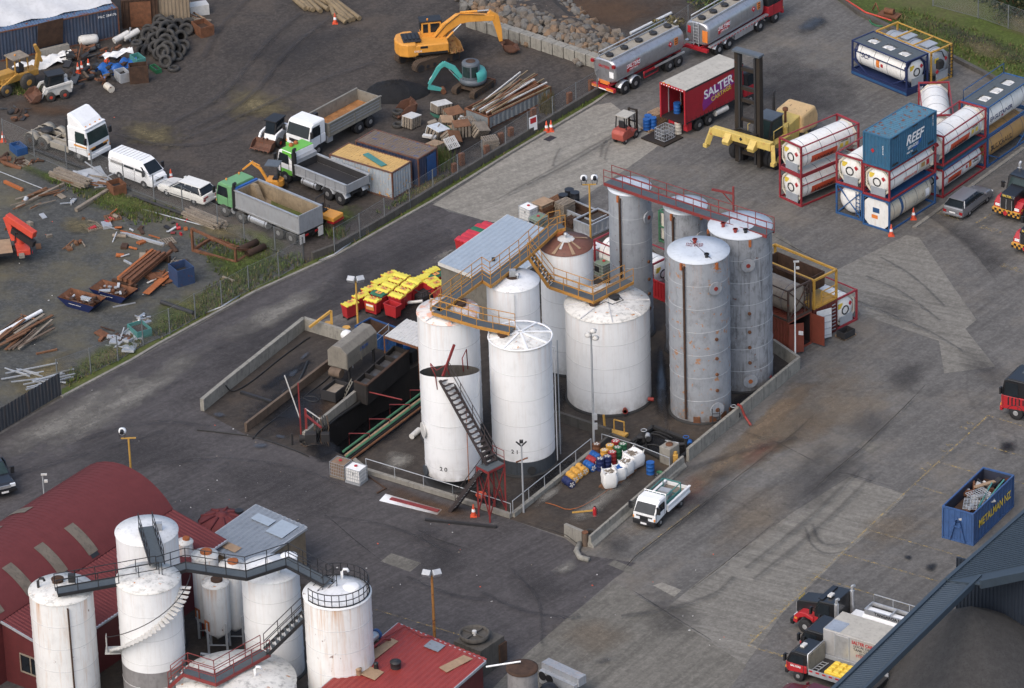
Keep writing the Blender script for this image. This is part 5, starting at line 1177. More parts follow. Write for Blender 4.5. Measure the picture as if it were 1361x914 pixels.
MB().lathe([(1.0,.8),(1.12,.95),(1.12,1.15),(1.0,1.25)],24,(0,0,0)).B('upper_body','cab_grey',o)
MB().lathe([(1.1,1.1),(1.13,1.5),(1.0,1.85),(.6,1.95)],20,(0,0,0),a0=rad(100),a1=rad(260)).B('engine_hood','digger_teal',o)
MB().lathe([(.72,1.2),(.72,2.5),(.66,2.62),(.01,2.68)],20,(.15,.18,0)).B('cab','cab_grey',o)
for a0,a1 in ((20,75),(85,130),(-60,5),(-120,-70)):MB().lathe([(.735,1.5),(.735,2.4)],8,(.15,.18,0),a0=rad(a0),a1=rad(a1)).B('cab_window','glass_green',o)
MB().lathe([(.4,2.66),(.01,2.72)],14,(.15,.18,0)).B('roof_hatch','rust_dark',o)
b=MB();arm(b,[(.8,1.1),(1.5,2.1),(2.2,2.55),(2.6,2.3)],[.3,.42,.4,.3],.24);b.B('boom','digger_teal',o,bevel=.02);b=MB();arm(b,[(2.4,2.55),(2.7,2.2),(3.5,.9)],[.25,.36,.22],.2);b.B('dipper','digger_teal',o,bevel=.02)
ram(o,(2.3,2.75),(3.45,1.3),0,.06,mat='digger_teal');ram(o,(1.0,1.0),(1.9,2.1),.18,.06,mat='digger_teal');MB().prism([(3.5,.9),(3.6,.5),(2.6,.25),(2.5,.45),(3.1,.7)],-.12,.12,0,'Y').B('breaker_mount','digger_teal',o);MB().cyl((2.4,-.3,.25),(2.4,.3,.25),.22,n=14).B('roller_tool','rust_steel',o)
b=MB();mm=Matrix.Rotation(ty,3,'Z');b.box(mm@Vector((1.75,0,.3)),(.1,1.9,.4),rz=ty);b.B('dozer_blade','bucket_brown',o)
o=thing('mini_digger','tiny yellow canopy digger between the two tippers','excavator',G(366,252),rad(165)); 
for y in (-.5,.5): track(o,0,y,1.6,.4,.25)
MB().prism([(.6,-.5),(.6,.5),(-.4,.5),(-.7,.2),(-.7,-.2),(-.4,-.5)],.45,.95).B('upper_body','digger_yellow',o,bevel=.04);MB().bb(-.5,.6,-.55,.55,2.2,2.27).B('canopy','cab_grey',o)
b=MB();
for x,y in ((-.4,-.45),(-.4,.45)): b.bar((x,y,.9),(x,y,2.2),.06)
b.B('canopy_post','dark_steel',o);MB().bb(-.3,.1,-.25,.25,.95,1.1).bb(-.35,-.25,-.25,.25,1.1,1.5).B('seat','plastic_black',o)
b=MB();arm(b,[(.6,.8),(1.1,1.7),(1.7,2.1)],[.18,.22,.14],.14);b.B('boom','digger_yellow',o);b=MB();arm(b,[(1.65,2.25),(2.5,1.5)],[.16,.12],.12);b.B('dipper','digger_yellow',o);ram(o,(1.1,1.95),(1.9,2.3),0,.04);bucket('bucket',(2.5,0,1.4),0,.4,.4,'bucket_brown',o)
o=thing('road_roller','small yellow ride-on roller behind the grey tipper','roller',G(434,300),YAW((425,304),(443,293))+rad(-90));MB().cyl((.75,-.6,.42),(.75,.6,.42),.42,n=24).B('front_drum','mud_brown',o);MB().cyl((-.75,-.6,.42),(-.75,.6,.42),.42,n=24).B('rear_drum','mud_brown',o)
MB().bb(-1.1,1.2,-.62,.62,.85,1.2).B('body','digger_yellow',o,bevel=.06);MB().bb(.6,1.21,-.63,.63,.7,.84).B('red_band','paint_red',o);MB().tube([(-.5,-.55,1.1),(-.5,-.55,2.4),(-.5,.55,2.4),(-.5,.55,1.1)],.045,6).B('roll_bar','plastic_black',o);MB().bb(-.4,.0,-.25,.25,1.2,1.35).bb(-.45,-.35,-.25,.25,1.35,1.75).B('seat','plastic_black',o);MB().tube([(.25+.0,.18*math.cos(a),1.6+.18*math.sin(a)) for a in [i*.63 for i in range(10)]],.025,5,closed=True).B('steering_wheel','plastic_black',o)
def skid(label,cab,body,bk):
 o=thing('skid_steer',label,'loader');MB().prism([(-1.3,.35),(-1.4,.9),(-1.2,1.25),(.6,1.0),(.9,.45),(.7,.3)],-.55,.55,0,'Y').B('body',m(body),o,bevel=.05)
 MB().prism([(-.75,1.0),(-.75,2.0),(.45,2.0),(.7,1.0)],-.48,.48,0,'Y').B('cab',m(cab),o,bevel=.04);MB().bb(-.85,.6,-.55,.55,2.0,2.08).B('cab_roof','plastic_black',o)
 for s in (-1,1):
  MB().prism([(-.6,1.15),(-.6,1.9),(.3,1.9),(.5,1.15)],s*.49-.01,s*.49+.012,0,'Y').B('side_window','glass_dark',o)
  MB().bar((-1.3,s*.7,1.35),(.9,s*.7,1.1),.16).bar((.9,s*.7,1.1),(1.35,s*.7,.4),.15).bar((-1.3,s*.7,1.35),(-1.25,s*.7,.8),.14).B('lift_arm',m(body),o)
  for x in (.55,-.6): wheel(o,x,s*.88,.38,.28,rim='loader_orange',tyre='dusty_rubber')
 MB().sheet([(.72,-.4,1.05),(.72,.4,1.05),(.48,.4,1.95),(.48,-.4,1.95)],.02).B('front_window','glass_dark',o);k=bucket('bucket',(1.25,0,.85),0,1.8,.8,bk,o);return o
o=skid('white skid steer with rusty bucket parked in front of the dropside truck','plastic_black','white_paint','bucket_brown');o.location=G(366,189);o.rotation_euler.z=YAW((375,182),(354,197))
o=skid('white and orange skid steer loader beside the scrap heap','plastic_black','white_dirty','bucket_brown');place(o,(76,121),(61,124),(-.6,-.88),(.55,-.88));o.rotation_euler.z=YAW((76,121),(61,124)) ; 
o=thing('backhoe_loader','faded yellow backhoe loader cut by the left frame edge','loader'); 
MB().bb(-1.9,1.6,-.5,.5,.8,1.35).B('body','loader_yellow',o,bevel=.06);MB().bb(.3,1.9,-.45,.45,1.2,1.75).B('bonnet','loader_yellow',o,bevel=.08)
for x,y in ((-.9,-.6),(-.9,.6),(.35,-.6),(.35,.6)):MB().bar((x,y,1.3),(x*.92,y,2.7),.09).B('cab_post','loader_yellow',o)
MB().bb(-1.0,.5,-.72,.72,2.7,2.82).B('cab_roof','wood_old',o,bevel=.03);beacon(o,-.1,0,2.82);MB().bb(-.6,-.1,-.3,.3,1.35,1.5).bb(-.65,-.55,-.3,.3,1.5,2.0).B('seat','plastic_black',o)
for s in (-1,1): wheel(o,-.6,s*1.05,.68,.42,tyre='dusty_rubber',rim='loader_yellow');wheel(o,1.45,s*.95,.48,.34,tyre='dusty_rubber',rim='loader_yellow')
b=MB();
for s in (-1,1): b.bar((.2,s*.62,1.5),(2.3,s*.62,.5),.16); 
b.B('loader_arm','loader_yellow',o);bucket('front_bucket',(2.2,0,.75),0,2.1,.8,'loader_yellow',o);b=MB();arm(b,[(-1.9,1.0),(-2.3,2.4),(-2.0,3.2)],[.3,.36,.2],.26);b.B('backhoe_boom','loader_yellow',o);b=MB();arm(b,[(-2.0,3.2),(-2.5,1.6)],[.25,.18],.2);b.B('backhoe_dipper','loader_yellow',o)
o.location=G(22,117);o.rotation_euler.z=YAW((35,112),(5,122))
o=thing('crane_truck','flat deck lorry with folded orange loader crane at the left edge','lorry',G(6,345),YAW((-40,350),(30,342)) )
MB().bb(-6,.6,-1.2,1.2,.95,1.1).B('deck','wood_new',o);MB().bb(-6,.6,-1.24,-1.2,.9,1.12).bb(-6,.6,1.2,1.24,.9,1.12).B('deck_rail','plastic_black',o);chassis(o,-6,2.0,.75);axle(o,-1.2,1.15,.48,.26,True)
MB().bb(.9,1.9,-1.1,1.1,.7,1.15).B('crane_base','loader_orange',o,bevel=.04);MB().cyl((1.3,.2,1.1),(1.3,.2,2.6),.3,n=14).B('crane_column','loader_orange',o);MB().bar((.5,.7,3.2),(2.3,-1.1,2.3),.5,.55).bar((.5,.7,3.2),(.95,.3,1.4),.45,.5).B('crane_boom','loader_orange',o,bevel=.04);MB().bar((.8,.2,2.3),(2.2,-1.2,1.6),.4,.5).B('crane_jib','plastic_black',o);MB().bb(1.0,1.4,-1.6,1.6,.75,.95).B('outrigger','alloy_weathered',o);MB().tube([(1.1,-.6,2.3),(.9,-1.0,2.6),(.8,-1.1,1.8)],.05,5).B('hose','hose_black',o);taillights(o,2.05,.8,.8)
o=thing('forklift','faded orange forklift facing the blue drums','forklift');MB().prism([(-1.2,.35),(-1.25,.9),(-1.05,1.15),(-.2,1.2),(.0,.75),(.75,.75),(.8,.3)],-.55,.55,0,'Y').B('body','fork_orange',o,bevel=.07)
for s in (-1,1): wheel(o,.55,s*.58,.34,.22);wheel(o,-.8,s*.52,.27,.2)
for x,y in ((.5,-.48),(.5,.48),(-.75,-.48),(-.75,.48)):MB().bar((x,y,.8),(x*.8,y,2.15),.07).B('guard_post','plastic_black',o)
MB().bb(-.7,.5,-.55,.55,2.15,2.2).B('overhead_guard','roof_dusty',o);MB().bb(-.6,-.15,-.25,.25,1.2,1.32).bb(-.65,-.5,-.25,.25,1.3,1.75).B('seat','plastic_black',o)
b=MB();
for s in (-1,1): b.bb(.85,1.0,s*.36-.06,s*.36+.06,.1,2.25)
for z in (.4,1.2,2.2): b.bb(.87,.98,-.36,.36,z-.05,z+.05)
b.B('mast','mast_dark',o);b=MB();
for s in (-1,1): b.bb(1.0,2.0,s*.3-.06,s*.3+.06,.1,.15);b.bb(1.0,1.06,s*.3-.06,s*.3+.06,.1,.7)
b.B('fork','dark_steel',o);place(o,(830.7,193.5),(850.2,182.3),(-.8,-.6),(.55,-.68))
o=thing('container_handler','yellow container handler with tall dark mast and wide spreader','forklift'); 
for s in (-1,1):
 wheel(o,0,s*2.05,.82,.5,True,rim='handler_yellow');wheel(o,-5.0,s*1.2,.7,.45,rim='handler_yellow')
MB().bb(-5.6,.3,-1.0,1.0,.7,1.6).B('chassis','handler_yellow',o,bevel=.06);MB().prism([(-6.6,.8),(-6.7,1.8),(-6.3,2.7),(-4.4,2.5),(-4.4,.9)],-1.25,1.25,0,'Y').B('counterweight','handler_orange',o,bevel=.2)
MB().prism([(-4.5,1.5),(-4.5,2.5),(-2.6,2.2),(-2.6,1.5)],-1.0,1.0,0,'Y').B('engine_hood','handler_yellow',o,bevel=.06)
MB().prism([(-2.5,1.6),(-2.5,3.3),(-1.0,3.3),(-.6,1.9),(-.6,1.6)],-.75,.75,0,'Y').B('cab','plastic_black',o,bevel=.05);MB().bb(-2.55,-.95,-.8,.8,3.3,3.38).B('cab_roof','cab_grey',o)
for s in (-1,1):MB().prism([(-2.3,2.1),(-2.3,3.2),(-1.1,3.2),(-.85,2.1)],s*.76-.015,s*.76+.012,0,'Y').B('side_window','glass_green',o)
MB().sheet([(-.62,-.65,2.0),(-.62,.65,2.0),(-.97,.65,3.25),(-.97,-.65,3.25)],.02).B('windscreen','glass_green',o);stack_pipe(o,-3.4,-.7,2.3,4.4);MB().cyl((-3.2,.5,2.3),(-3.2,.5,3.3),.1).lathe([(.22,3.3),(.22,3.5),(.05,3.6)],12,(-3.2,.5,0)).B('air_cleaner','rust_steel',o)
MB().tube([(-2.6,-1.2,1.6),(-2.6,-1.2,2.7),(-.6,-1.2,2.7),(-.6,-1.2,1.6)],.035,6).tube([(-2.6,1.2,1.6),(-2.6,1.2,2.7),(-.6,1.2,2.7),(-.6,1.2,1.6)],.035,6).B('guard_rail','handler_yellow',o);MB().bb(-2.7,-.5,-1.3,-.76,1.55,1.62).bb(-2.7,-.5,.76,1.3,1.55,1.62).B('side_step','handler_yellow',o)
for s in (-1,1):
 MB().bb(.75,1.2,s*1.0-.15,s*1.0+.15,.35,9.6).B('outer_mast','mast_dark',o);MB().bb(.85,1.25,s*.72-.08,s*.72+.08,.5,9.4).B('inner_mast','dark_steel',o);MB().cyl((.6,s*.95,1.0),(.6,s*.95,7.6),.1).cyl((1.05,s*.6,.5),(1.05,s*.6,8.8),.03).B('lift_cylinder','dark_steel',o)
for z in (1.2,4.0,5.6,6.6,8.2):MB().bb(.85,1.1,-.8,.8,z-.14,z+.14).B('mast_cross_beam','mast_dark',o)
MB().bb(.7,1.4,-1.25,1.25,9.6,9.75).B('mast_head','cab_grey',o)
MB().bb(1.25,1.6,-1.0,1.0,1.9,3.2).B('carriage','mast_dark',o);sp=MB().bb(1.6,2.1,-2.7,2.7,2.5,3.15).B('spreader','handler_yellow',o,bevel=.04)
for s in (-1,1):
 MB().prism([(1.55,2.35),(2.5,2.2),(2.6,2.5),(2.1,3.05),(1.55,3.1)],s*1.15-.3,s*1.15+.3,0,'Y').B('spreader_bracket','handler_yellow',sp,bevel=.03);MB().bar((1.85,s*2.75,2.95),(2.2,s*3.05,1.7),.3,.4).box((2.25,s*3.1,1.62),(.45,.35,.3)).B('spreader_arm','handler_yellow',sp,bevel=.03);
MB().prism([(-.15,2.85),(0,2.68),(.15,2.85),(0,3.02)],2.1,2.12,0,'X').B('badge','plastic_black',sp);MB().bb(1.5,1.95,-1.6,1.6,2.2,2.48).B('spreader_beam','mast_dark',sp);MB().tube([(1.5,-.9,3.2),(1.6,-.3,3.5),(1.5,.5,3.3)],.06,6).B('hose','hose_black',sp)
place(o,(985.1,210.3),(1026.4,222.2),(0,-1.85),(0,1.85))
# ---------------------------------------------------------------- containers and tank containers
M('iso_red',S(158,44,54),.5,var=.12,rust=.08,grime=.15);M('iso_navy',S(38,52,96),.5,var=.12,rust=.05,grime=.2);M('iso_blue',S(48,96,150),.5,var=.12,rust=.10,grime=.18);M('iso_yellow',S(206,156,46),.5,var=.1,rust=.1,grime=.2);M('iso_brown',S(84,66,56),.7,var=.2,rust=.25,grime=.3)
M('iso_tank_white',(.76,.76,.73),.4,var=.04,grime=.12,streak=.22,streakc=S(196,164,116));M('iso_tank_cream',S(214,204,180),.45,var=.06,rust=.08,grime=.15,streak=.3,streakc=S(160,110,66));M('iso_tank_tan',S(190,146,80),.5,var=.08,grime=.2);M('iso_tank_grey',S(160,166,172),.45,.2,var=.06,grime=.15);M('iso_tank_dirty',S(150,138,122),.6,var=.15,rust=.12,grime=.3,streak=.3)
M('cream_ring',S(226,220,200),.5,grime=.2);M('label_orange',S(228,84,40),.5,grime=.1);M('cover_blue',S(42,92,140),.5,rust=.08,grime=.2);M('cover_teal',S(44,78,92),.6,rust=.08,grime=.3);M('strap_line',S(70,80,100),.5)
def cplace(o,B,yaw,L=6.06,W=2.44,z=0.0,along='x'):
 """B: ground point of the corner nearest the camera;length runs along yaw ('x') or along yaw+90 ('y')"""
 e1=Vector((math.cos(yaw),math.sin(yaw),0));e2=Vector((-e1.y,e1.x,0));B=Vector((B[0],B[1],0))
 if along=='x': c=B+e1*L/2+e2*W/2;o.rotation_euler=(0,0,yaw)
 else: c=B+e1*W/2+e2*L/2;o.rotation_euler=(0,0,yaw+math.pi/2)
 o.location=(c.x,c.y,z);return o
def iso(label,frame='iso_red',tk='iso_tank_white',L=6.06,W=2.44,H=2.5,r=1.1,top=False,cover=None,box_end=False,xend=False,rings=4,midrail=True,octo='cream_ring',group='tank containers',brand=None,hide_end=1,walk='wood_old',lowrail=False):
 """tank container: x = length, end caps at -x (seen) and +x"""
 o=thing('tank_container',label,'tank container',group=group);w=.12
 for x in (-L/2+w/2,L/2-w/2):
  for y in (-W/2+w/2,W/2-w/2):
   p=MB();p.bb(x-w/2,x+w/2,y-w/2,y+w/2,0,H);p.B('corner_post',m(frame),o)
  for za,zb in ((0,.14),(H-.12,H)):MB().bb(x-w/2,x+w/2,-W/2+w,W/2-w,za,zb).B('end_beam',m(frame),o)
 for y in (-W/2+.05,W/2-.05):
  s=MB();s.bb(-L/2+w,L/2-w,y-.05,y+.05,.02,.14);s.bb(-L/2+w,L/2-w,y-.04,y+.04,H-.1,H-.02)
  if midrail: s.bb(-L/2+w,L/2-w,y-.03,y+.03,H*.68-.035,H*.68+.035)
  if lowrail:
   for q in (-1,1): s.bar((q*L*.48,y,1.0),(q*L*.2,y,.08),.08)
  s.B('side_rail',m(frame),o)
 zc=H*.5+.05;x0=-L/2+.32;x1=L/2-.32
 t=MB();t.lathe([(.01,x0-.22),(r*.45,x0-.2),(r*.8,x0-.1),(r*.97,x0+.06),(r,x0+.2),(r,x1-.2),(r*.97,x1-.06),(r*.8,x1+.1),(r*.45,x1+.2),(.01,x1+.22)],36,(0,0,zc),axis='X')
 tt=t.B('tank_shell',m(tk),o);b=MB()
 for i in range(rings): x=x0+.5+(x1-x0-1.0)*i/(rings-1);b.lathe([(r+.003,-.02),(r+.01,0),(r+.003,.02)],36,(x,0,zc),axis='X')
 b.B('strap_ring','strap_line',tt)
 if octo:
  for sx in (-1,1):
   b=MB();k=W/2-.14;hh=H/2-.16;c=.55;pts=[(-k,-hh+c),(-k+c,-hh),(k-c,-hh),(k,-hh+c),(k,hh-c),(k-c,hh),(-k+c,hh),(-k,hh-c)]
   vs=[(sx*(L/2-.2),y,H/2+z) for y,z in pts]+[(sx*(L/2-.5),y*.93,H/2+z*.93) for y,z in pts]
   b.add(vs,[(i,(i+1)%8,8+(i+1)%8,8+i) for i in range(8)]);vs2=[(sx*(L/2-.2),y*.86,H/2+z*.86) for y,z in pts];b.add(vs[:8]+vs2,[(i,(i+1)%8,8+(i+1)%8,8+i) for i in range(8)]);b.B('skirt',m(octo),o)
 xe=-L/2+.1
 if box_end:
  b=MB();k=W/2-.13;hh=H/2-.12;c=.4;b.prism([(-k,H/2-hh+c),(-k+c,H/2-hh),(k-c,H/2-hh),(k,H/2-hh+c),(k,H/2+hh-c),(k-c,H/2+hh),(-k+c,H/2+hh),(-k,H/2+hh-c)],xe-.02,xe+.04,0,'X');e=b.B('end_shield','iso_tank_white',o)
  MB().bb(xe-.03,xe-.018,-.25,.35,H*.5,H*.66).B('logo_square','cover_blue',e);MB().bb(xe-.03,xe-.018,-.1,.45,H*.3,H*.42).B('hazard_board','sign_orange',e)
 elif xend:
  MB().bar((xe,-W/2+.1,.1),(xe,W/2-.1,H-.1),.07).bar((xe,W/2-.1,.1),(xe,-W/2+.1,H-.1),.07).B('cross_brace',m(frame),o)
  b=MB();b.bar((xe,-W/2+.3,.2),(xe,-W/2+.3,H-.3),.05);b.bar((xe,-W/2+.65,.2),(xe,-W/2+.65,H-.3),.05);
  for i in range(6): b.bar((xe,-W/2+.3,.4+.32*i),(xe,-W/2+.65,.4+.32*i),.04)
  b.B('end_ladder',m(frame),o)
 else:
  b=MB();xq=x0-.2;b.tube([(xq-.03,.32*math.cos(a),zc-.05+.32*math.sin(a)) for a in [i*.42 for i in range(15)]],.05,6,closed=True);b.B('end_ring','dark_steel',tt)
  MB().bb(xe-.02,xe+.04,-.75,.55,.18,.82).B('end_plate','iso_tank_grey',o)
  MB().prism([(-.75,zc+.3),(-.55,zc+.1),(-.35,zc+.3),(-.55,zc+.5)],x0-.2,x0-.18,0,'X').B('hazard_sign','sign_red',tt)
  MB().bb(x0-.2,x0-.18,.25,.7,zc+.2,zc+.6).B('end_label','letter_yellow',tt)
 if cover:MB().bb(-L/2+.13,L/2-.13,-W/2+.12,W/2-.12,H-.14,H-.09).B('top_cover',m(cover),o);b=MB();
 if top:
  b=MB();z=H-.07
  for y0,y1 in ((-W/2+.1,-.45),(.45,W/2-.1)): b.bb(-L/2+.12,L/2-.12,y0,y1,z-.03,z+.02)
  for x0_,x1_ in ((-L/2+.12,-L*.36),(-L*.2,-L*.09),(L*.09,L*.2),(L*.36,L/2-.12)): b.bb(x0_,x1_,-.45,.45,z-.03,z+.018)
  b.B('top_walkway','grating',o)
  for x in (-L*.28,0,L*.28):MB().cyl((x,0,zc+r-.1),(x,0,H-.08),.28,n=16).B('manhole_lid','white_dirty',tt)
 if brand: brand(tt,r,zc,L)
 return o
def side_label(tt,r,zc,xa,xb,za,zb,mat,side=-1,name='side_label',n=6,dr=.008):
 b=MB();a0,a1=[math.asin(max(-.99,min(.99,(z-zc)/(r+dr)))) for z in (za,zb)];vs=[]
 for i in range(n+1):
  a=a0+(a1-a0)*i/n
  for x in (xa,xb): vs.append((x,side*(r+dr)*math.cos(a),zc+(r+dr)*math.sin(a)))
 b.add(vs,[(2*i,2*i+1,2*i+3,2*i+2) for i in range(n)]);return b.B(name,m(mat),tt)
def side_text(tt,body,size,mat,r,zc,x,z,side=-1,sx=1.0): return curved_text(body,size,m(mat),tt,x,zc,r+.006,0,math.asin((z-zc)/r),side,sx=sx)
def lava(tt,r,zc,L):
 p=side_label(tt,r,zc,-L*.30,L*.14,zc-.62,zc+.02,'label_orange');side_text(p,'LAVAINE',.42,'letter_black',r+.01,zc,-L*.08,zc-.45,sx=1.15)
 q=side_label(tt,r,zc,L*.16,L*.36,zc-.6,zc+.35,'cream_ring');side_text(q,'HAZCHEM',.15,'letter_black',r+.01,zc,L*.26,zc+.2)
 for x in (L*.21,L*.30): side_label(q,r,zc,x-.16,x+.16,zc-.3,zc+.05,'letter_yellow',name='warning_sign',dr=.014)
def faded(tt,r,zc,L):
 p=side_label(tt,r,zc,L*.16,L*.40,zc-.5,zc+.35,'cream_ring');side_label(p,r,zc,L*.2,L*.28,zc-.2,zc+.15,'iso_tank_tan',name='warning_sign',dr=.014);side_label(p,r,zc,L*.31,L*.37,zc-.25,zc+.2,'sign_red',name='hazard_sign',dr=.014)
 side_text(tt,'FERRANTE',.36,'label_orange',r,zc,-L*.02,zc-.35)
def lava_new(tt,r,zc,L):
 p=side_label(tt,r,zc,-L*.34,-L*.03,zc-.45,zc+.05,'label_orange');side_text(p,'LAVAINE',.3,'letter_black',r+.01,zc,-L*.19,zc-.3)
 side_label(tt,r,zc,L*.14,L*.2,zc-.25,zc+.3,'sign_orange');side_label(tt,r,zc,L*.07,L*.11,zc-.15,zc+.1,'sign_red',name='hazard_sign');side_text(tt,'UN 1993\nFLAMMABLE',.16,'letter_black',r,zc,L*.30,zc+.05)
def eagle(tt,r,zc,L): side_text(tt,'EAGLETAINER',.5,'letter_navy',r,zc,-L*.16,zc-.1,sx=1.0);side_label(tt,r,zc,-L*.14,-L*.1,zc-.45,zc-.25,'sign_red',name='hazard_sign')
def bulk(tt,r,zc,L): side_text(tt,'BULKHAUL',.62,'letter_black',r,zc,-L*.14,zc-.05)
def psv(tt,r,zc,L): 
 for s in (1,): side_label(tt,r,zc,.1,.45,zc-.35,zc+.3,'sign_orange',side=s);side_label(tt,r,zc,-.3,-.05,zc-.2,zc+.1,'sign_red',side=s,name='hazard_sign');side_text(tt,'SCF',.55,'letter_navy',r,zc,1.6,zc+.2,side=s)
def bluebrand(tt,r,zc,L): 
 side_label(tt,r,zc,-L*.22,-L*.17,zc-.7,zc+.75,'cover_blue',name='blue_stripe');side_label(tt,r,zc,L*.3,L*.38,zc-.35,zc+.3,'letter_white')
B1=(22.06,14.26);y1=rad(39.6)
cplace(iso('red-framed white tank on the ground under its twin beside the yellow container handler',brand=lava),B1,y1,z=0)
cplace(iso('red-framed white tank stacked on its twin beside the yellow container handler',brand=lava),B1,y1,z=2.52)
BQ=(28.30,9.55);yq=rad(50.2);e1=Vector((math.cos(yq),math.sin(yq)));e2=Vector((-e1.y,e1.x))
cplace(iso('cream tank in a blue frame at the bottom of the stack under the blue box','iso_blue','iso_tank_cream',box_end=True,cover='cover_blue',midrail=False,octo=None,brand=bluebrand),BQ,yq,z=0)
cplace(iso('red-framed stained tank sandwiched between the blue tank and the blue box',brand=faded),BQ,yq,z=2.55)
BP=Vector(BQ)+e2*2.72+e1*.35
cplace(iso('blue cross-braced tank frame under a red-framed tank, left of the blue box','iso_blue','iso_tank_white',xend=True,octo=None),BP,yq,z=0)
cplace(iso('red-framed tank with rust-streaked end on the cross-braced blue tank'),BP,yq,z=2.55)
def boxc(name,label,side,roofm,L=6.06,W=2.44,H=2.59,frame=None,pitch=.28,doors=None,group=None,cat='shipping container',open_top=False,inner=None,nofront=False):
 o=thing(name,label,cat,group=group);frame=frame or side;w=.1
 for sx in (-1,1):
  for sy in (-1,1):b=MB();x,y=sx*(L/2-w/2),sy*(W/2-w/2);b.bb(x-w/2,x+w/2,y-w/2,y+w/2,0,H);b.B('corner_post',m(frame),o)
 b=MB()
 for y in (-W/2+.05,W/2-.05): b.bb(-L/2+w,L/2-w,y-.05,y+.05,0,.14);b.bb(-L/2+w,L/2-w,y-.05,y+.05,H-.1,H)
 for x in (-L/2+.05,L/2-.05): b.bb(x-.05,x+.05,-W/2+w,W/2-w,0,.14);b.bb(x-.05,x+.05,-W/2+w,W/2-w,H-.1,H)
 b.B('frame_rail',m(frame),o)
 for s in (-1,1):MB().corr((-L/2+w,s*(W/2-.02),.12),(1,0,0),(0,0,1),L-2*w,H-.2,pitch,.05,out=(0,s,0)).B('side_wall',m(side),o)
 for s in (-1,1):
  if s==-1 and nofront: continue
  MB().corr((s*(L/2-.02),-W/2+w,.12),(0,1,0),(0,0,1),W-2*w,H-.2,pitch,.05,out=(s,0,0)).B('end_wall',m(side),o)
 if not open_top:MB().corr((-L/2+w,-W/2+.08,H-.015),(1,0,0),(0,1,0),L-2*w,W-.16,.26,.03,out=(0,0,1)).B('roof',m(roofm),o)
 MB().bb(-L/2+.08,L/2-.08,-W/2+.08,W/2-.08,.05,.15).B('floor',m(inner or 'wood_brown'),o)
 if open_top or inner:
  for s in (-1,1):MB().bb(-L/2+.1,L/2-.1,s*(W/2-.09)-.01,s*(W/2-.09)+.01,.14,H-.1).B('inner_wall',m(inner or side),o)
  for s in (-1,1): 
   if s==-1 and nofront: continue
   MB().bb(s*(L/2-.09)-.01,s*(L/2-.09)+.01,-W/2+.1,W/2-.1,.14,H-.1).B('inner_wall',m(inner or side),o)
 return o
M('box_blue',S(52,108,142),.5,var=.1,rust=.06,grime=.2,streak=.15,streakc=S(96,70,52));M('box_blue_roof',S(72,122,146),.6,var=.1,rust=.36,grime=.2);M('corner_rust',S(110,80,66),.6,rust=.4)
o=boxc('shipping_container','blue container lettered REEF on top of the three-high stack','box_blue','box_blue_roof',frame='box_blue');cplace(o,BQ,yq,z=5.1)
text('REEF',1.05,'letter_white',o,(.1,-1.245,1.55),R9,shear=.3,bold=True);text('SERVICES',.34,'letter_white',o,(-.1,-1.245,.92),R9,shear=.2);MB().prism([(-.3,.68),(.9,1.12),(1.1,1.3),(.95,.9),(.3,.62)],-1.24,-1.232,0,'Y').B('logo_swoosh','blue_drum',o);text('0800 733',.2,'letter_white',o,(-.5,-1.245,.55),R9)
b=MB()
for x in (-2.3,.2,2.3): b.bb(x-.35,x+.35,-1.245,-1.23,2.42,2.52);b.bb(x-.4,x+.3,-1.245,-1.23,.2,.36)
b.B('forklift_pocket','dark_steel',o);MB().prism([(.15,1.25),(.32,1.05),(.49,1.25),(.32,1.45)],-3.045,-3.035,0,'X').B('hazard_sign','sign_red',o);text('SCFU 411822',.16,'letter_white',o,(2.5,-1.245,2.0),(rad(90),rad(90),0));text('SCFU 4118',.16,'letter_white',o,(-3.045,-.6,1.5),(rad(90),rad(90),rad(-90)))
BR=G(1253.5,263.5);yr=YAW((1253.5,263.5),(1313.6,222)); 
cplace(iso('newer red-framed white tank at ground level beside the silver car','iso_red','iso_tank_white',H=2.3,r=1.05,brand=lava_new,octo=None,rings=5),BR.xy,yr,z=0)
fr=thing('flat_rack','teal flat rack squeezed between the two red tanks beside the silver car','flat rack');MB().bb(-3.03,3.03,-1.22,1.22,.08,.34).B('deck','cover_teal',fr);MB().bb(-3.03,3.03,-1.24,-1.2,0,.2).bb(-3.03,3.03,1.2,1.24,0,.2).B('side_beam','cover_blue',fr);cplace(fr,BR.xy,yr,z=2.3)
cplace(iso('red-framed white tank with orange label stacked on the teal flat rack','iso_red','iso_tank_white',brand=lava),BR.xy,yr,z=2.64)
er=Vector((math.cos(yr),math.sin(yr)));BE=Vector(BR.xy)+er*6.3
cplace(iso('tan tank with dark lettering at the bottom right edge of the stacks','iso_blue','iso_tank_tan',octo=None,midrail=False,lowrail=True,brand=bulk),BE,yr,z=0)
o=cplace(iso('white tank with navy lettering in a blue frame, top of the right edge stack','iso_blue','iso_tank_white',octo=None,midrail=False,top=True,brand=eagle),BE,yr,z=2.55)
MB().tube([(-2.9,1.1,2.5),(-2.9,1.1,3.3),(2.9,1.1,3.3),(2.9,1.1,2.5)],.04,6).B('guard_rail','iso_blue',o)
B_=G(1268,152,2.5);cplace(iso('red-framed white tank lying end-on behind the blue box','iso_red','iso_tank_white',midrail=False),(B_.x,B_.y),rad(88),z=0)
BS=(31.56,33.1);ys=rad(41)
fr=thing('flat_rack','dark blue flat rack under the navy-framed white tank','flat rack');MB().bb(-3.03,3.03,-1.22,1.22,.0,.4).B('deck','iso_navy',fr,bevel=.02);MB().bb(-3.03,3.03,1.22,1.25,.1,.3).B('side_beam','cover_blue',fr);text('PSV',.36,'letter_white',fr,(-3.04,-.3,.2),(rad(90),0,rad(-90)),bold=True);cplace(fr,BS,ys,along='y')
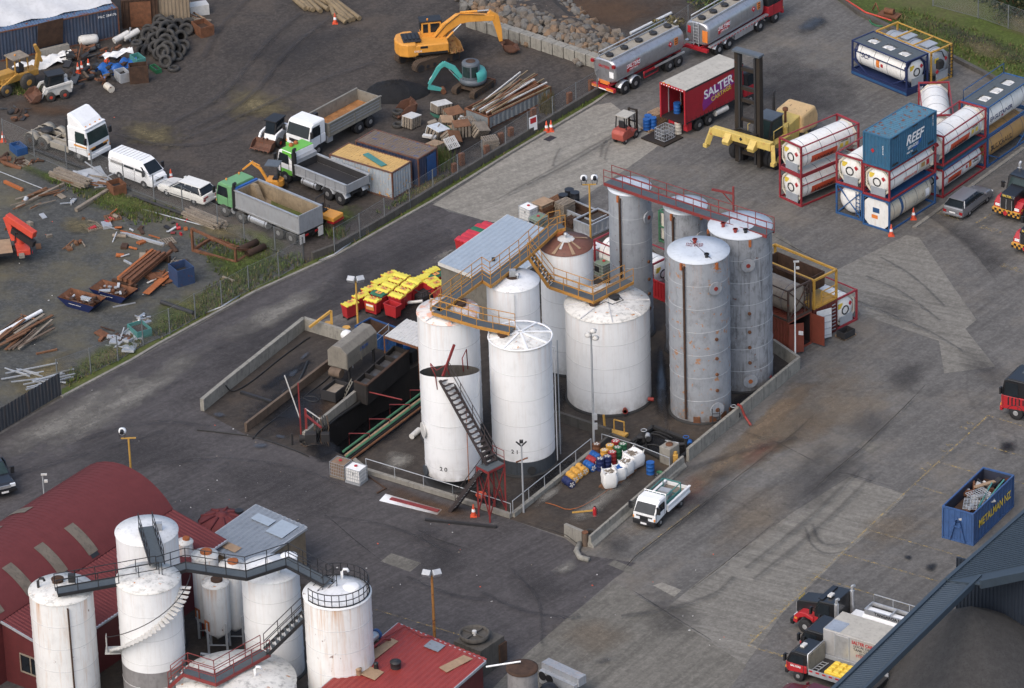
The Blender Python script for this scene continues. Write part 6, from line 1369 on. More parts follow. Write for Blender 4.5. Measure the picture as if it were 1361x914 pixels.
cplace(iso('white tank in a navy frame with grey top walkway near the grass bank','iso_navy','iso_tank_white',octo='iso_navy',top=True,H=2.55,brand=psv,lowrail=True),BS,ys,z=.41,along='y')
es=Vector((math.cos(ys),math.sin(ys))); 
o=iso('grey tank in a taller yellow frame beside the navy-framed tank','iso_yellow','iso_tank_grey',octo=None,H=2.9,r=1.15,midrail=False,rings=3);cplace(o,Vector(BS)+es*2.75,ys,along='y')
MB().bb(-2.0,-.9,-.6,.6,2.72,2.8).bb(.2,1.4,-.6,.6,2.72,2.8).B('top_plate','iso_tank_grey',o);b=MB()
for x in (-1.0,1.0): b.bb(x-.05,x+.05,-1.2,1.2,2.82,2.9)
b.B('cross_beam','iso_yellow',o);b=MB();b.bar((-3.05,-1.2,0),(-3.05,-1.2,2.9),.05);b.bar((-3.05,-.8,0),(-3.05,-.8,2.9),.05)
for i in range(9): b.bar((-3.05,-1.2,.25+.3*i),(-3.05,-.8,.25+.3*i),.04)
b.B('end_ladder','dark_steel',o);MB().box((-3.0,.3,1.6),(.5,.5,.7)).tube([(-3.0,-.3,2.0),(-3.0,0,2.6),(-2.6,.6,2.7)],.05,6).B('valve_gear','dark_steel',o);hb=MB();hb.prism([(.35,1.0),(.55,.8),(.75,1.0),(.55,1.2)],-3.06,-3.04,0,'X');hb.B('hazard_sign','sign_red',o)
# ---------------------------------------------------------------- containers behind the grey tanks
M('box_rust_red',S(138,66,48),.6,var=.12,rust=.18,grime=.2,streak=.2);M('box_maroon',S(110,48,44),.6,var=.12,rust=.15,grime=.2,streak=.2);M('door_white',S(200,204,206),.5,grime=.15)
BC=G(1048,472);yc=YAW((1048,472),(1109,441));ec=Vector((math.cos(yc),math.sin(yc)))
o=boxc('shipping_container','rust red container with open doors behind the broad grey tank','box_rust_red','box_rust_red',inner='box_dark',nofront=True);cplace(o,BC.xy,yc,along='y')
MB().sheet([(-3.05,-1.2,.15),(-4.15,-1.35,.15),(-4.15,-1.35,2.45),(-3.05,-1.2,2.45)],.05).B('door','box_rust_red',o)
d=MB().sheet([(-3.05,1.2,.15),(-3.6,.25,.15),(-3.6,.25,2.45),(-3.05,1.2,2.45)],.05).B('door','box_rust_red',o);MB().box((-3.5,.55,1.7),(.05,.5,.3),rz=rad(-60)).B('door_sign','letter_white',d)
o=cplace(iso('brown rusty-framed dirty tank sitting on the rust red container','iso_brown','iso_tank_dirty',octo=None,xend=True,rings=3),BC.xy,yc,z=2.6,along='y')
BC2=Vector(BC.xy)+ec*2.7
o=boxc('shipping_container','maroon container with a white door swung open and rungs on its end','box_maroon','box_maroon',inner='box_dark');cplace(o,BC2,yc,along='y')
d=MB().sheet([(-3.15,1.1,.15),(-3.5,-.05,.15),(-3.5,-.05,2.45),(-3.15,1.1,2.45)],.05).B('door','door_white',o);b=MB()
for i in range(4): b.bar((-3.24,1.0,.4+.52*i),(-3.55,-.0,.4+.52*i),.05)
b.B('door_rib','galv',d);b=MB()
for i in range(8): b.bar((-3.09,-.95,.3+.28*i),(-3.09,-.6,.3+.28*i),.05)
b.B('rung','galv',o)
o=thing('platform_frame','yellow open frame holding a rusty hopper on the maroon container','frame');cplace(o,BC2,yc,z=2.6,along='y')
for x in (-2.97,2.97):
 for y in (-1.16,1.16):MB().bb(x-.07,x+.07,y-.07,y+.07,0,2.3).B('post','iso_yellow',o)
b=MB()
for z in (.05,2.28):
 for s in (-1,1): b.bar((-2.97,s*1.16,z),(2.97,s*1.16,z),.14);b.bar((s*2.97,-1.16,z),(s*2.97,1.16,z),.14)
b.B('beam','iso_yellow',o);MB().bb(-2.9,2.9,-1.1,1.1,.1,.16).B('deck','iso_yellow',o)
MB().bb(-2.0,2.6,-1.0,-.92,.8,1.9).bb(-2.0,2.6,.92,1.0,.8,1.9).bb(-2.0,-1.92,-.92,.92,.8,1.9).bb(2.52,2.6,-.92,.92,.8,1.9).bb(-2,2.6,-.92,.92,.75,.8).B('hopper','rust_dark',o)
MB().bar((-2.97,-1.1,1.1),(-2.97,.4,1.1),.06).bar((-2.97,-1.1,.6),(-2.97,.4,.6),.06).bar((-2.97,.4,.1),(-2.97,.4,1.1),.06).bar((-2.97,-1.1,.1),(-2.97,.4,1.1),.06).B('end_rail','iso_yellow',o)
BC3=G(1109.4,440.5);o=cplace(iso('red-framed white tank at ground level beside the maroon container','iso_red','iso_tank_white'),BC3.xy,yc,along='y')
Bq=G(868,392);cplace(iso('white tank in a red frame glimpsed between the slim grey tanks','iso_red','iso_tank_white',octo=None),Bq.xy,yc,z=0,along='y')
Bq=G(884,402);o=boxc('waste_skip','bright red skip glimpsed between the grey tanks','red_paint','red_paint',L=3.4,W=1.8,H=1.5,open_top=True,inner='red_steel',cat='skip');cplace(o,Bq.xy,yc,L=3.4,W=1.8,along='y')
Bq=G(880,345);o=thing('green_crate','green steel crate with a cream panel between the grey tanks','crate');cplace(o,Bq.xy,yc);b=MB()
for x in (-1,1):
 for y in (-1,1): b.bb(x-.06,x+.06,y-.06,y+.06,0,2.6)
for z in (.1,1.3,2.55):
 for s in (-1,1): b.bar((-1,s,z),(1,s,z),.1);b.bar((s,-1,z),(s,1,z),.1)
b.B('frame','green_paint',o);MB().bb(-.92,.92,-.92,.92,.2,2.4).B('liner','cream_ring',o,bevel=.1)
# ---------------------------------------------------------------- hook bin, lower right
M('bin_blue',S(62,98,152),.5,var=.12,rust=.08,grime=.25,streak=.25,streakc=S(40,52,80));M('bin_inner',S(52,58,76),.7,rust=.2,grime=.35)
o=boxc('hook_bin','blue open-top hook bin lettered METALMAN full of scrap','bin_blue','bin_blue',L=6.0,W=2.35,H=2.45,open_top=True,inner='bin_inner',cat='scrap bin',pitch=.42,frame='bin_blue');cplace(o,(30.07,-37.0),rad(57.6),L=6.0,W=2.35)
text('METALMAN NZ',.8,'letter_yellow',o,(.1,-1.19,1.25),R9,bold=True,sx=.84)
b=MB();
for s in (-1,1): b.bar((-3.06,s*.55,.1),(-3.06,s*.12,1.7),.1)
b.bar((-3.06,-.3,1.2),(-3.06,.3,1.2),.1);b.tube([(-3.1,-.15,1.6),(-3.15,0,1.85),(-3.1,.15,1.6)],.05,6);b.B('hook_frame','bin_blue',o)
MB().bb(-2.9,2.9,-1.0,1.0,.15,1.65).B('scrap_fill','rust_dark',o)
for j,(nm,lb,mt) in enumerate((('shopping_trolley','grey mesh trolley lying in the blue scrap bin','galv'),('wire_basket','second grey mesh basket near the front of the scrap bin','galv'))):
 t=thing(nm,lb,'scrap',o.matrix_basis@Vector((-.3-1.5*j,-.1-.2*j,2.05)),rad(30+50*j));b=MB()
 for i in range(8): b.bar((-.7+.2*i,-.45,.35),(-.7+.2*i,.45,.35),.03);b.bar((-.7+.2*i,-.45,.35),(-.7+.2*i,-.45,-.3),.03)
 for i in range(5): b.bar((-.7,-.45+.22*i,.36),(.7,-.45+.22*i,.36),.03)
 b.B('mesh_cage',m(mt),t)
for j,(p,q,lb,mt) in enumerate((((-1.4,-.7,2.0),(1.4,-.3,2.4),'teal tube lying along the scrap bin load','teal_paint'),((-.3,-.8,2.0),(2.0,-.9,2.5),'pale teal tube resting on the scrap bin edge','teal_paint'),((.5,.5,2.3),(2.0,-.2,2.2),'pinkish board poking out of the scrap bin','wood_new'))):
 b=MB();P,Q=o.matrix_basis@Vector(p),o.matrix_basis@Vector(q);b.bar(P,Q,.1 if j<2 else .3,.08);tag(b.B('scrap_tube' if j<2 else 'scrap_board',m(mt)),lb,'scrap')
for j in range(26):
 p=o.matrix_basis@Vector((RR.uniform(-2.6,2.4),RR.uniform(-.9,.9),1.85+RR.uniform(-.1,.3)));k=MB().box((0,0,0),(RR.uniform(.4,1.0),RR.uniform(.1,.5),RR.uniform(.05,.3)),0,RR.uniform(0,3),RR.uniform(-.6,.6)).B('scrap_piece',m(RR.choice(['galv','rust_steel','dark_steel','white_dirty'])),loc=p);tag(k,'piece of jumbled scrap metal in the blue hook bin','scrap','scrap pieces in the hook bin')
# ---------------------------------------------------------------- bund walls, pits, kerbs
def cpt(pts,z=0): return [G(*p,z) for p in pts]
def wall(label,pts,h,t=.2,mat='concrete',name='bund_wall',cat='wall',cap=None,jersey=False,group=None,joint=2.4):
 P=cpt(pts);o0=P[0].copy();b=MB();j=MB()
 for a,c in zip(P[:-1],P[1:]):
  a=a-o0;c=c-o0;d=(c-a).normalized();s=Vector((-d.y,d.x,0))
  if jersey:
   q=[(-.3,0),(.3,0),(.3,.1),(.12,.35),(.08,h),(-.08,h),(-.12,.35),(-.3,.1)];n=8
   vs=[a+s*x+Vector((0,0,z)) for x,z in q]+[c+s*x+Vector((0,0,z)) for x,z in q]
   b.add(vs,[tuple(range(n))[::-1],tuple(range(n,2*n))]+[(i,(i+1)%n,n+(i+1)%n,n+i) for i in range(n)])
  else: b.bar(a+Vector((0,0,h/2)),c+Vector((0,0,h/2)),t,h)
  k=int((c-a).length/joint);w=(.2 if jersey else t)
  for i in range(1,k): p=a.lerp(c,i/k);j.bar(p+Vector((0,0,h*.5+.004))-s*(w/2+.004),p+Vector((0,0,h*.5+.004))+s*(w/2+.004),.03,h+.004)
 o=b.B(name,m(mat),loc=o0);tag(o,label,cat,group)
 if j.v: j.B('wall_joint','concrete_dark',o)
 return o
M('concrete_brown',S(112,94,78),.85,var=.2,grime=.4,streak=.4,streakc=S(56,46,40));M('concrete_pale',S(140,137,128),.8,var=.16,grime=.4,streak=.45,streakc=S(92,88,80))
wall('long low concrete wall with hoses draped over it, left of the wash bays',[(269,546),(304,517),(404.5,437),(461,454)],.95,.3,'concrete_pale')
wall('brown stained wall dividing the two wash bays',[(327,574),(440,487)],.7,.2,'concrete_brown')
wall('grey wall standing along the upper edge of the black oil pit',[(404,588),(486,521.5),(496,513)],.8,.22,'concrete')
kerbf=wall('low concrete kerb along the front of tank 20',[(470,614),(487,628),(602,663),(679,688)],.32,.3,'concrete')
kerbr=wall('low concrete kerb with handrail beside the lying drums',[(682,687),(786,604)],.34,.28,'concrete_pale')
wall('tapered concrete barrier beside the white flatbed ute',[(784,727),(908,620)],.85,.3,'concrete_pale',jersey=True,name='concrete_barrier',cat='barrier')
wall('tall block wall in front of the grey tanks with red pipe over it',[(914,613),(1062,490.5),(1028,467)],1.0,.22,'concrete_pale',joint=1.6)
wall('short weathered concrete slab wall standing near the fire extinguisher',[(751.5,712),(775,722)],.95,.25,'concrete',name='concrete_block',cat='barrier')
wall('low dark wall between the drum bay and the pump sump',[(787,604),(812,582),(838,592)],.4,.2,'concrete_dark')
wall('low dark wall running behind the lying drums towards tank 21',[(741,558),(812,582)],.7,.25,'concrete_dark')
def pit(pts,d,name,lab):
 b=MB();P=cpt(pts);n=len(P);vs=[(p.x,p.y,0) for p in P]+[(p.x,p.y,-d) for p in P]
 b.add(vs,[tuple(range(n,2*n))],1);b.add(vs,[(i,(i+1)%n,n+(i+1)%n,n+i) for i in range(n)],0)
 return b.B(name,['pit_wall','pit_oil'],kind='structure')
M('pit_wall',S(46,42,40),.8,var=.3,grime=.4,streak=.6,streakc=(.012,.012,.012));t=M('pit_oil',(.010,.010,.011),.22,var=.4,grime=.2)
pit(PIT,2.3,'pit','oil pit');pit(SUMP,1.3,'sump','sump')
rim=MB();P=cpt(SUMP)
for a,c in zip(P,P[1:]+P[:1]): rim.bar(a+Vector((0,0,.08)),c+Vector((0,0,.08)),.28,.2)
tag(rim.B('sump_rim','bitumen'),'black oily rim around the pump sump','kerb')
def railing(label,pts,z=.3,hr=1.0,mat='galv',step=2.2,group='pipe handrails',rails=2,name='handrail'):
 P=[p+Vector((0,0,z)) for p in cpt(pts)];o=thing(name,label,'handrail',P[0],0,group);o0=P[0];b=MB()
 for a,c in zip(P[:-1],P[1:]):
  a=a-o0;c=c-o0
  for k in range(rails): zz=hr*(1-.5*k);b.cyl(a+Vector((0,0,zz)),c+Vector((0,0,zz)),.03,n=6)
  n=max(1,round((c-a).length/step))
  for i in range(n+1): p=a.lerp(c,i/n);q=MB();q.cyl(p,p+Vector((0,0,hr)),.035,n=6);q.B('rail_post',m(mat),o)
 b.B('rail',m(mat),o);return o
railing('grey pipe handrail along the kerb in front of tank 20',[(487,628),(602,663),(679,688)],rails=1,hr=.8)
railing('grey pipe handrail on the kerb beside the lying drums',[(682,687),(786,604)],rails=1,hr=.95)
railing('thin grey rail behind the white bulk bags',[(800,590),(845,604)],z=0,rails=1,hr=.8);railing('thin grey rail in front of the pump sump',[(845,604),(890,622)],z=0,rails=1,hr=.8)
# ---------------------------------------------------------------- lamp posts
def lamp(label,base,topy,kind,mat,r=.09,h=None,heads=2,group='lamp posts'):
 h=h or HT(base[0],base[1],topy);o=thing('lamp_post',label,'lamp post',G(*base),0,group);MB().cyl((0,0,0),(0,0,h),r,r*.75,n=10).B('pole',m(mat),o)
 if kind=='flood':
  MB().bar((-.4,0,h),(.4,0,h),.08).B('cross_arm',m(mat),o)
  for s in (-1,1):k=MB().box((s*.32,-.1,h+.25),(.55,.4,.35),rx=rad(35),rz=rad(s*20)).B('lamp_head','galv',o,bevel=.03)
 elif kind=='globe':
  MB().bar((-.5,0,h),(.5,0,h),.08).B('cross_arm',m(mat),o)
  for s in (-1,1)[:heads]: b=MB();b.lathe([(.02,-.25),(.22,-.2),(.27,.0),(.22,.16),(.02,.24)],14,(s*.38,.1,h+.5));k=b.B('lamp_head','white_paint',o);MB().tube([(s*.4-.15,0,h),(s*.4-.2,-.1,h+.4),(s*.4+.2,-.1,h+.4),(s*.4+.15,0,h)],.03,5).cyl((s*.4,-.3,h+.55),(s*.4,-.05,h+.6),.14,n=10).B('lamp_bracket','plastic_black',o)
 elif kind=='cluster':
  for x,z in ((-.2,-.2),(.15,.1),(.3,-.45)):MB().lathe([(.02,-.2),(.22,-.1),(.26,.05),(.05,.2)],12,(x,-.15,h+z)).B('lamp_head','white_dirty',o)
  MB().box((.15,-.12,h*.28),(.25,.18,.45)).box((.15,-.12,h*.2),(.25,.18,.45)).B('switch_box','galv',o)
 elif kind=='cam':
  MB().bar((0,0,h-.1),(-.35,0,h+.25),.08).bar((0,0,h-.1),(.35,0,h+.25),.08).box((0,0,h+.25),(.25,.2,.2)).B('camera_head','plastic_black',o);MB().bar((-.4,0,h*.77-.12),(.4,0,h*.77+.2),.08).B('cross_arm','rust_steel',o)
 elif kind=='small':
  MB().box((.1,-.05,h),(.4,.12,.1)).box((.2,-.05,h-.5),(.22,.16,.16)).B('camera_head','white_dirty',o)
 return o
M('pole_yellow',S(206,158,60),.55,var=.1,rust=.12,grime=.2);M('pole_rust',S(170,116,50),.6,rust=.3,grime=.2)
lamp('yellow floodlight post in front of the yellow-lidded bins',(476.5,446),374,'flood','pole_yellow')
lamp('yellow post with two white globe lamps behind the brown-roofed tank',(786,352),245,'globe','pole_yellow')
lamp('tall grey post with a lamp cluster beside the widest white tank',(789.5,596),440,'cluster','galv')
lamp('grey camera post on the kerb in front of tank 21',(696,681),591,'cam','galv',.07)
lamp('yellow post with one white globe lamp rising behind the maroon barn',(180,705),582,'globe','pole_yellow',heads=1)
lamp('slim grey camera post behind the maroon barn roof',(64,720),630,'small','galv',.07)
lamp('rusty orange floodlight post beside the red flat roof',(579,880),765,'flood','pole_rust',.11)
lamp('thin white camera post in front of the rust red container',(1057,480),347,'small','white_paint',.06)
lamp('thin pale vent pole standing between tank 21 and the widest tank',(745,603),452,'none','galv',.05)
# ---------------------------------------------------------------- drums, IBCs, bags, pallets
DR={}
def drum(label,px,mat,lying=None,topm=None,z=0.0,group='steel drums',open_=False):
 key=(mat,topm,lying is not None,open_)
 if key not in DR:
  o=thing('drum',label,'drum',group=group);b=MB();r=.29;h=.88;pr=[(r,0),(r,.02),(r-.012,.04),(r-.012,.28),(r+.006,.3),(r-.012,.32),(r-.012,.56),(r+.006,.58),(r-.012,.6),(r-.012,.85),(r+.004,.87),(r,.88)]
  b.lathe(pr,20);bd=b.B('body',m(mat),o);k=MB().lathe([(r-.02,.84),(.01,.845)],20).B('lid',m('tray_black' if open_ else (topm or mat)),o)
  if not open_:MB().cyl((.14,.05,.84),(.14,.05,.875),.05,n=8).B('bung','galv',k)
  else:
   b=MB()
   for i in range(5): a=i*1.3;b.box((.13*math.cos(a),.13*math.sin(a),.86),(.14,.08,.1),rz=a)
   b.B('rags','white_dirty',o)
  DR[key]=o
 else: o=dup(DR[key],label)
 o.location=G(*px,z);o['group']=group
 if lying is not None: o.rotation_euler=(0,rad(90),lying);o.location.z+=.29
 return o
M('drum_yellow',S(226,166,48),.45,rust=.08,grime=.15);M('drum_navy',S(36,50,100),.45,grime=.15,rust=.04);M('drum_red',S(176,48,52),.45,grime=.15);M('drum_black',S(44,46,52),.45,grime=.15);M('drum_green',S(40,110,70),.5,grime=.2);M('drum_white',S(214,206,190),.5,rust=.14,grime=.15)
ly=YAW((753,640),(762,646))
for lb,p,mt in (('navy drum lying at the near end of the row by the handrail',(751,642),'drum_navy'),('first yellow drum lying next to the navy drum at the row end',(756.5,635),'drum_yellow'),('middle yellow drum lying in the row by the handrail',(762,629.5),'drum_yellow'),('third yellow drum lying before the blue one',(769,624.5),'drum_yellow'),('blue drum lying between yellow and red drums',(778.5,620.5),'blue_drum'),('red drum lying in the row by the handrail',(782.5,614),'drum_red'),('blue drum lying at the far end beyond the red drum',(787,608),'blue_drum')): drum(lb,p,mt,lying=ly+RR.uniform(-.1,.1),open_=True)
for lb,p,mt in (('navy standing drum nearest the white bulk bag',(798,624),'drum_navy'),('navy open drum behind the front navy drum',(807.5,621),'drum_navy'),('yellow-rimmed open drum left of the scrap drum cluster',(803.5,612.5),'drum_yellow'),('red open drum in the middle of the drum cluster',(814,615),'drum_red'),('yellow open drum at the back of the cluster',(811,606),'drum_yellow'),('teal green open drum beside the big bulk bag',(821,609),'drum_green'),('dark red open drum at the far back of the cluster',(818.5,600.5),'drum_red'),('green-rimmed open drum next to the biggest bulk bag',(828,604.5),'drum_green'),('small brown rusty drum by the kerb post',(793,604.5),'rust_steel')): drum(lb,p,mt,open_=True)
drum('bright blue drum with a rusty orange lid standing alone',(864.5,629),'blue_drum',topm='rust_orange')
def pallet_mesh(b,L=1.2,W=1.0,z=0.0,mi=0):
 for i in range(7): x=-L/2+.06+(L-.12)*i/6;b.bb(x-.05,x+.05,-W/2,W/2,z+.11,z+.135,mi)
 for y in (-W/2+.05,0,W/2-.05): b.bb(-L/2,L/2,y-.045,y+.045,z+.02,z+.11,mi)
 for x in (-L/2+.06,0,L/2-.06): b.bb(x-.05,x+.05,-W/2,W/2,z,z+.02,mi)
def pallet(label,px,yaw,mat='wood_old',z=0.0,group=None,tilt=None):
 b=MB();pallet_mesh(b);o=b.B('pallet',m(mat));o.location=G(*px,z);o.rotation_euler=(0,0,yaw) if tilt is None else (tilt[0],tilt[1],yaw);return tag(o,label,'pallet',group)
M('bag_white',(.72,.72,.70),.7,var=.06,grime=.15)
def bag(label,px,s,h,blue=False):
 o=thing('bulk_bag',label,'bulk bag',G(*px,.14),RR.uniform(0,1),'white bulk bags');b=MB();n=24;vs=[];pr=[(.86,0),(1.0,.12),(1.08,.4),(1.05,.7),(.97,.93),(.9,1.0),(.78,.92),(.2,.88)]
 for f,z in pr:
  for i in range(n):
   a=2*math.pi*i/n;e=.45;c,sn=math.cos(a),math.sin(a);w=1+.05*math.sin(5*a+z*9)+RR.uniform(-.02,.02)
   vs.append((s*f*w*math.copysign(abs(c)**e,c)*.9,s*f*w*math.copysign(abs(sn)**e,sn)*.9,z*h+(.04*math.sin(3*a) if z>.8 else 0)))
 k=len(pr);b.add(vs,[(q*n+i,q*n+(i+1)%n,(q+1)*n+(i+1)%n,(q+1)*n+i) for q in range(k-1) for i in range(n)]+[tuple((k-1)*n+i for i in range(n))],0,True);bg_=b.B('sack','bag_white',o)
 b=MB()
 for i in range(14): b.box((RR.uniform(-.5,.5)*s,RR.uniform(-.5,.5)*s,h*.93),(RR.uniform(.1,.3),.08,.08),rz=RR.uniform(0,3),ry=RR.uniform(-.5,.5))
 b.B('contents',m('blue_drum' if blue else 'wood_old'),o);b=MB()
 for sx,sy in ((-1,-1),(1,-1),(1,1),(-1,1)): b.tube([(sx*s*.8,sy*s*.6,h*.95),(sx*s*.8,sy*s*.75,h*1.12),(sx*s*.65,sy*s*.8,h*.95)],.025,5)
 b.B('lifting_loop','bag_white',o);return o
ybag=YAW((809,649),(842,620))
for i,(lb,p,s,h,bl) in enumerate((('front bulk bag with blue print, nearest the kerb',(810,645),.55,1.15,False),('second bulk bag stuffed with blue scraps',(823,635.5),.47,.95,True),('third narrow bulk bag between the blue-filled and biggest bags',(832,628.5),.5,1.0,False),('biggest bulk bag overflowing with dark waste at the far end',(842,618),.68,1.05,False))):
 bag(lb,p,s,h,bl);pallet(['pallet under the front bulk bag','pallet under the blue-filled bulk bag','pallet under the third bulk bag','pallet under the biggest bulk bag'][i],p,ybag,'wood_brown')
IB=[None]
M('ibc_white',(.78,.78,.76),.35,var=.05,grime=.1);M('ibc_brown',S(148,120,92),.5,var=.2,grime=.3,streak=.4);M('ibc_green',S(126,146,120),.5,grime=.2)
def ibc(label,px,yaw,mat='ibc_white',z=0.0,lab=True):
 o=thing('bulk_liquid_container',label,'IBC tank',G(*px,z),yaw,'caged liquid containers');t=MB().box((0,0,.66),(1.12,.92,1.0)).cyl((0,0,1.16),(0,0,1.2),.15,n=12).B('bottle',m(mat),o,bevel=.05);MB().cyl((0,0,1.2),(0,0,1.25),.12,n=12).B('cap','letter_red',t)
 b=MB()
 for i in range(9): x=-.58+1.16*i/8;b.bar((x,-.48,.14),(x,-.48,1.16),.022);b.bar((x,.48,.14),(x,.48,1.16),.022)
 for i in range(7): y=-.48+.96*i/6;b.bar((-.59,y,.14),(-.59,y,1.16),.022);b.bar((.59,y,.14),(.59,y,1.16),.022)
 for zz in (.2,.45,.7,.95,1.16):
  for s in (-1,1): b.bar((-.59,s*.49,zz),(.59,s*.49,zz),.022);b.bar((s*.6,-.48,zz),(s*.6,.48,zz),.022)
 b.B('cage','galv',o);MB().bb(-.6,.6,-.5,.5,.0,.13).B('pallet_base',m('wood_old' if mat!='ibc_white' else 'galv'),o)
 if lab:MB().bb(-.62,-.61,-.1,.35,.5,.95).B('label_plate','letter_black',o);text('21',.22,'letter_black',o,(.1,-.51,.85),R9)
 return o
yb=YAW((455,632),(476,638))
ibc('brown stained caged container beside the clean white one',(453.5,632),yb,'ibc_brown',lab=False);ibc('clean white caged container beside the brown stained one',(474,639.5),yb)
ys_=YAW((705,292),(735,278));ibc('white caged container at the back corner of the silver shed',(703,292),ys_-rad(90));ibc('white caged container behind the brown-roofed tank',(791,345),ys_);ibc('greenish caged container low behind the brown-roofed tank',(803,366),ys_,'ibc_green');ibc('grimy caged container half hidden by the yellow platform',(716,306),ys_,'ibc_green')
def pstack(label,px,yaw,n,mat,topm=None):
 o=thing('pallet_stack',label,'pallet stack',G(*px),yaw,'stacked pallets')
 for i in range(n):b=MB();pallet_mesh(b,z=.14*i);k=b.B('pallet',m(topm if (topm and i>=n-2) else mat),o);k.rotation_euler.z=RR.uniform(-.05,.05);k.location=(RR.uniform(-.04,.04),RR.uniform(-.04,.04),0)
 if topm:MB().bb(-.66,.66,-.56,.56,.14*n,.14*n+.03).B('top_board',m(topm),o)
 return o
pstack('tidy pallet stack with a pale board on top behind the silver shed',(722,288),ys_,9,'wood_brown','wood_new');pstack('weathered pallet stack beside the black drums',(751,287),ys_,9,'wood_old');pstack('brown pallet stack tucked behind the board-topped stack',(741,279),ys_,7,'wood_brown');pstack('low pallet pile beside the grey skip',(762,298),ys_,4,'rust_dark')
for i,(lb,p) in enumerate((('black drum left of the trio behind the pallets',(749,277)),('tall black drum in the middle of the trio behind the pallets',(757,270)),('black drum right of the trio behind the pallets',(764.5,274)))):
 k=drum(lb,p,'drum_black',topm='drum_black');k.scale=(1.25,1.25,1.35)
Bs=G(784,316);o=boxc('waste_skip','grey steel skip with dirt beside the globe lamp','galv','galv',L=2.6,W=1.7,H=1.0,open_top=True,inner='rust_dark',cat='skip',pitch=.5);cplace(o,Bs.xy,ys_,L=2.6,W=1.7);MB().bb(-1.2,1.2,-.75,.75,.2,.7).B('fill','dirt_yard',o)
Bs=G(764,304);o=boxc('waste_skip','pale grey long skip with red-white tape behind the pallets','galv','galv',L=3.6,W=1.6,H=.8,open_top=True,inner='rust_dark',cat='skip',pitch=.5);cplace(o,Bs.xy,ys_-rad(90),L=3.6,W=1.6);o.location.z=0;o.location=G(776,292)
# ---------------------------------------------------------------- wheelie bins
M('bin_red',S(196,36,42),.45,var=.1,grime=.15);M('lid_yellow',S(238,222,50),.5,var=.06,grime=.08);M('lid_green',S(40,112,80),.5,grime=.1);M('lid_red',S(206,40,60),.45,grime=.08);M('label_pale_orange',S(240,158,70),.5)
BN={}
def wbin(label,px,yaw,lid='lid_yellow',open_=False,sticker=True,zl=1.22,front=False,group='red wheelie bins'):
 key=(lid,open_,sticker,front)
 if key not in BN:
  o=thing('wheelie_bin',label,'bin',group=group);b=MB();L,W=.57,.34
  vs=[(-L*.84,-W*.8,.16),(L*.84,-W*.8,.16),(L*.84,W*.8,.16),(-L*.84,W*.8,.16),(-L,-W,1.1),(L,-W,1.1),(L,W,1.1),(-L,W,1.1)]
  b.add(vs,[(3,2,1,0),(0,1,5,4),(1,2,6,5),(2,3,7,6),(3,0,4,7)]);vi=[(x*.93,y*.9,z+(.04 if z<.5 else 0)) for x,y,z in vs];b.add(vi,[(0,1,2,3),(4,5,1,0),(5,6,2,1),(6,7,3,2),(7,4,0,3)]);b.add(vs[4:]+vi[4:],[(i,(i+1)%4,4+(i+1)%4,4+i) for i in range(4)])
  for s in (-1,1): b.bb(-L-.03,L+.03,s*W-.03,s*W+.03,1.06,1.12);b.bb(s*L-.03,s*L+.03,-W,W,1.06,1.12)
  b.B('body','bin_red',o)
  for sx in (-1,1):
   for sy in (-1,1):MB().cyl((sx*.42,sy*.24-.03,.09),(sx*.42,sy*.24+.03,.09),.09,n=10).B('castor','plastic_black',o)
  b=MB()
  if not open_:
   prof=[(-.35,1.10),(-.35,1.16),(-.18,1.25),(.16,1.27),(.32,1.19),(.35,1.10)];b.prism([(y*.93,z) for y,z in prof],-.565,.565,0,'X');l=b.B('lid',m(lid),o,bevel=.02);b=MB()
   for i in range(4): x=-.5+.33*i;b.bb(x-.05,x+.05,-.4,-.33,1.11,1.18);b.bb(x-.05,x+.05,.33,.4,1.11,1.18)
   b.B('lid_tab',m(lid),l)
   if sticker:k=MB().sheet([(-.22,-.14,1.272),(.26,-.14,1.272),(.26,.15,1.282),(-.22,.15,1.282)],.006).B('sticker','label_pale_orange',l);MB().box((.02,0,1.286),(.12,.1,.006)).B('sticker_mark','lid_green',k)
  if front:k=MB().sheet([(-.35,-.36,.45),(.35,-.36,.45),(.35,-.385,.95),(-.35,-.385,.95)],.012).B('front_label','label_pale_orange',o);MB().sheet([(-.3,-.385,.75),(.3,-.385,.75),(.3,-.396,.9),(-.3,-.396,.9)],.012).B('label_strip','letter_white',k)
  BN[key]=o
 else: o=dup(BN[key],label)
 g=G(*px,zl);o.location=(g.x,g.y,0);o.rotation_euler=(0,0,yaw+RR.uniform(-.05,.05));return o
zb_=lambda u,v:(450+u/8.307,340+v/8.307)
ybn=YAW(zb_(350,425),zb_(475,465));n2=ybn
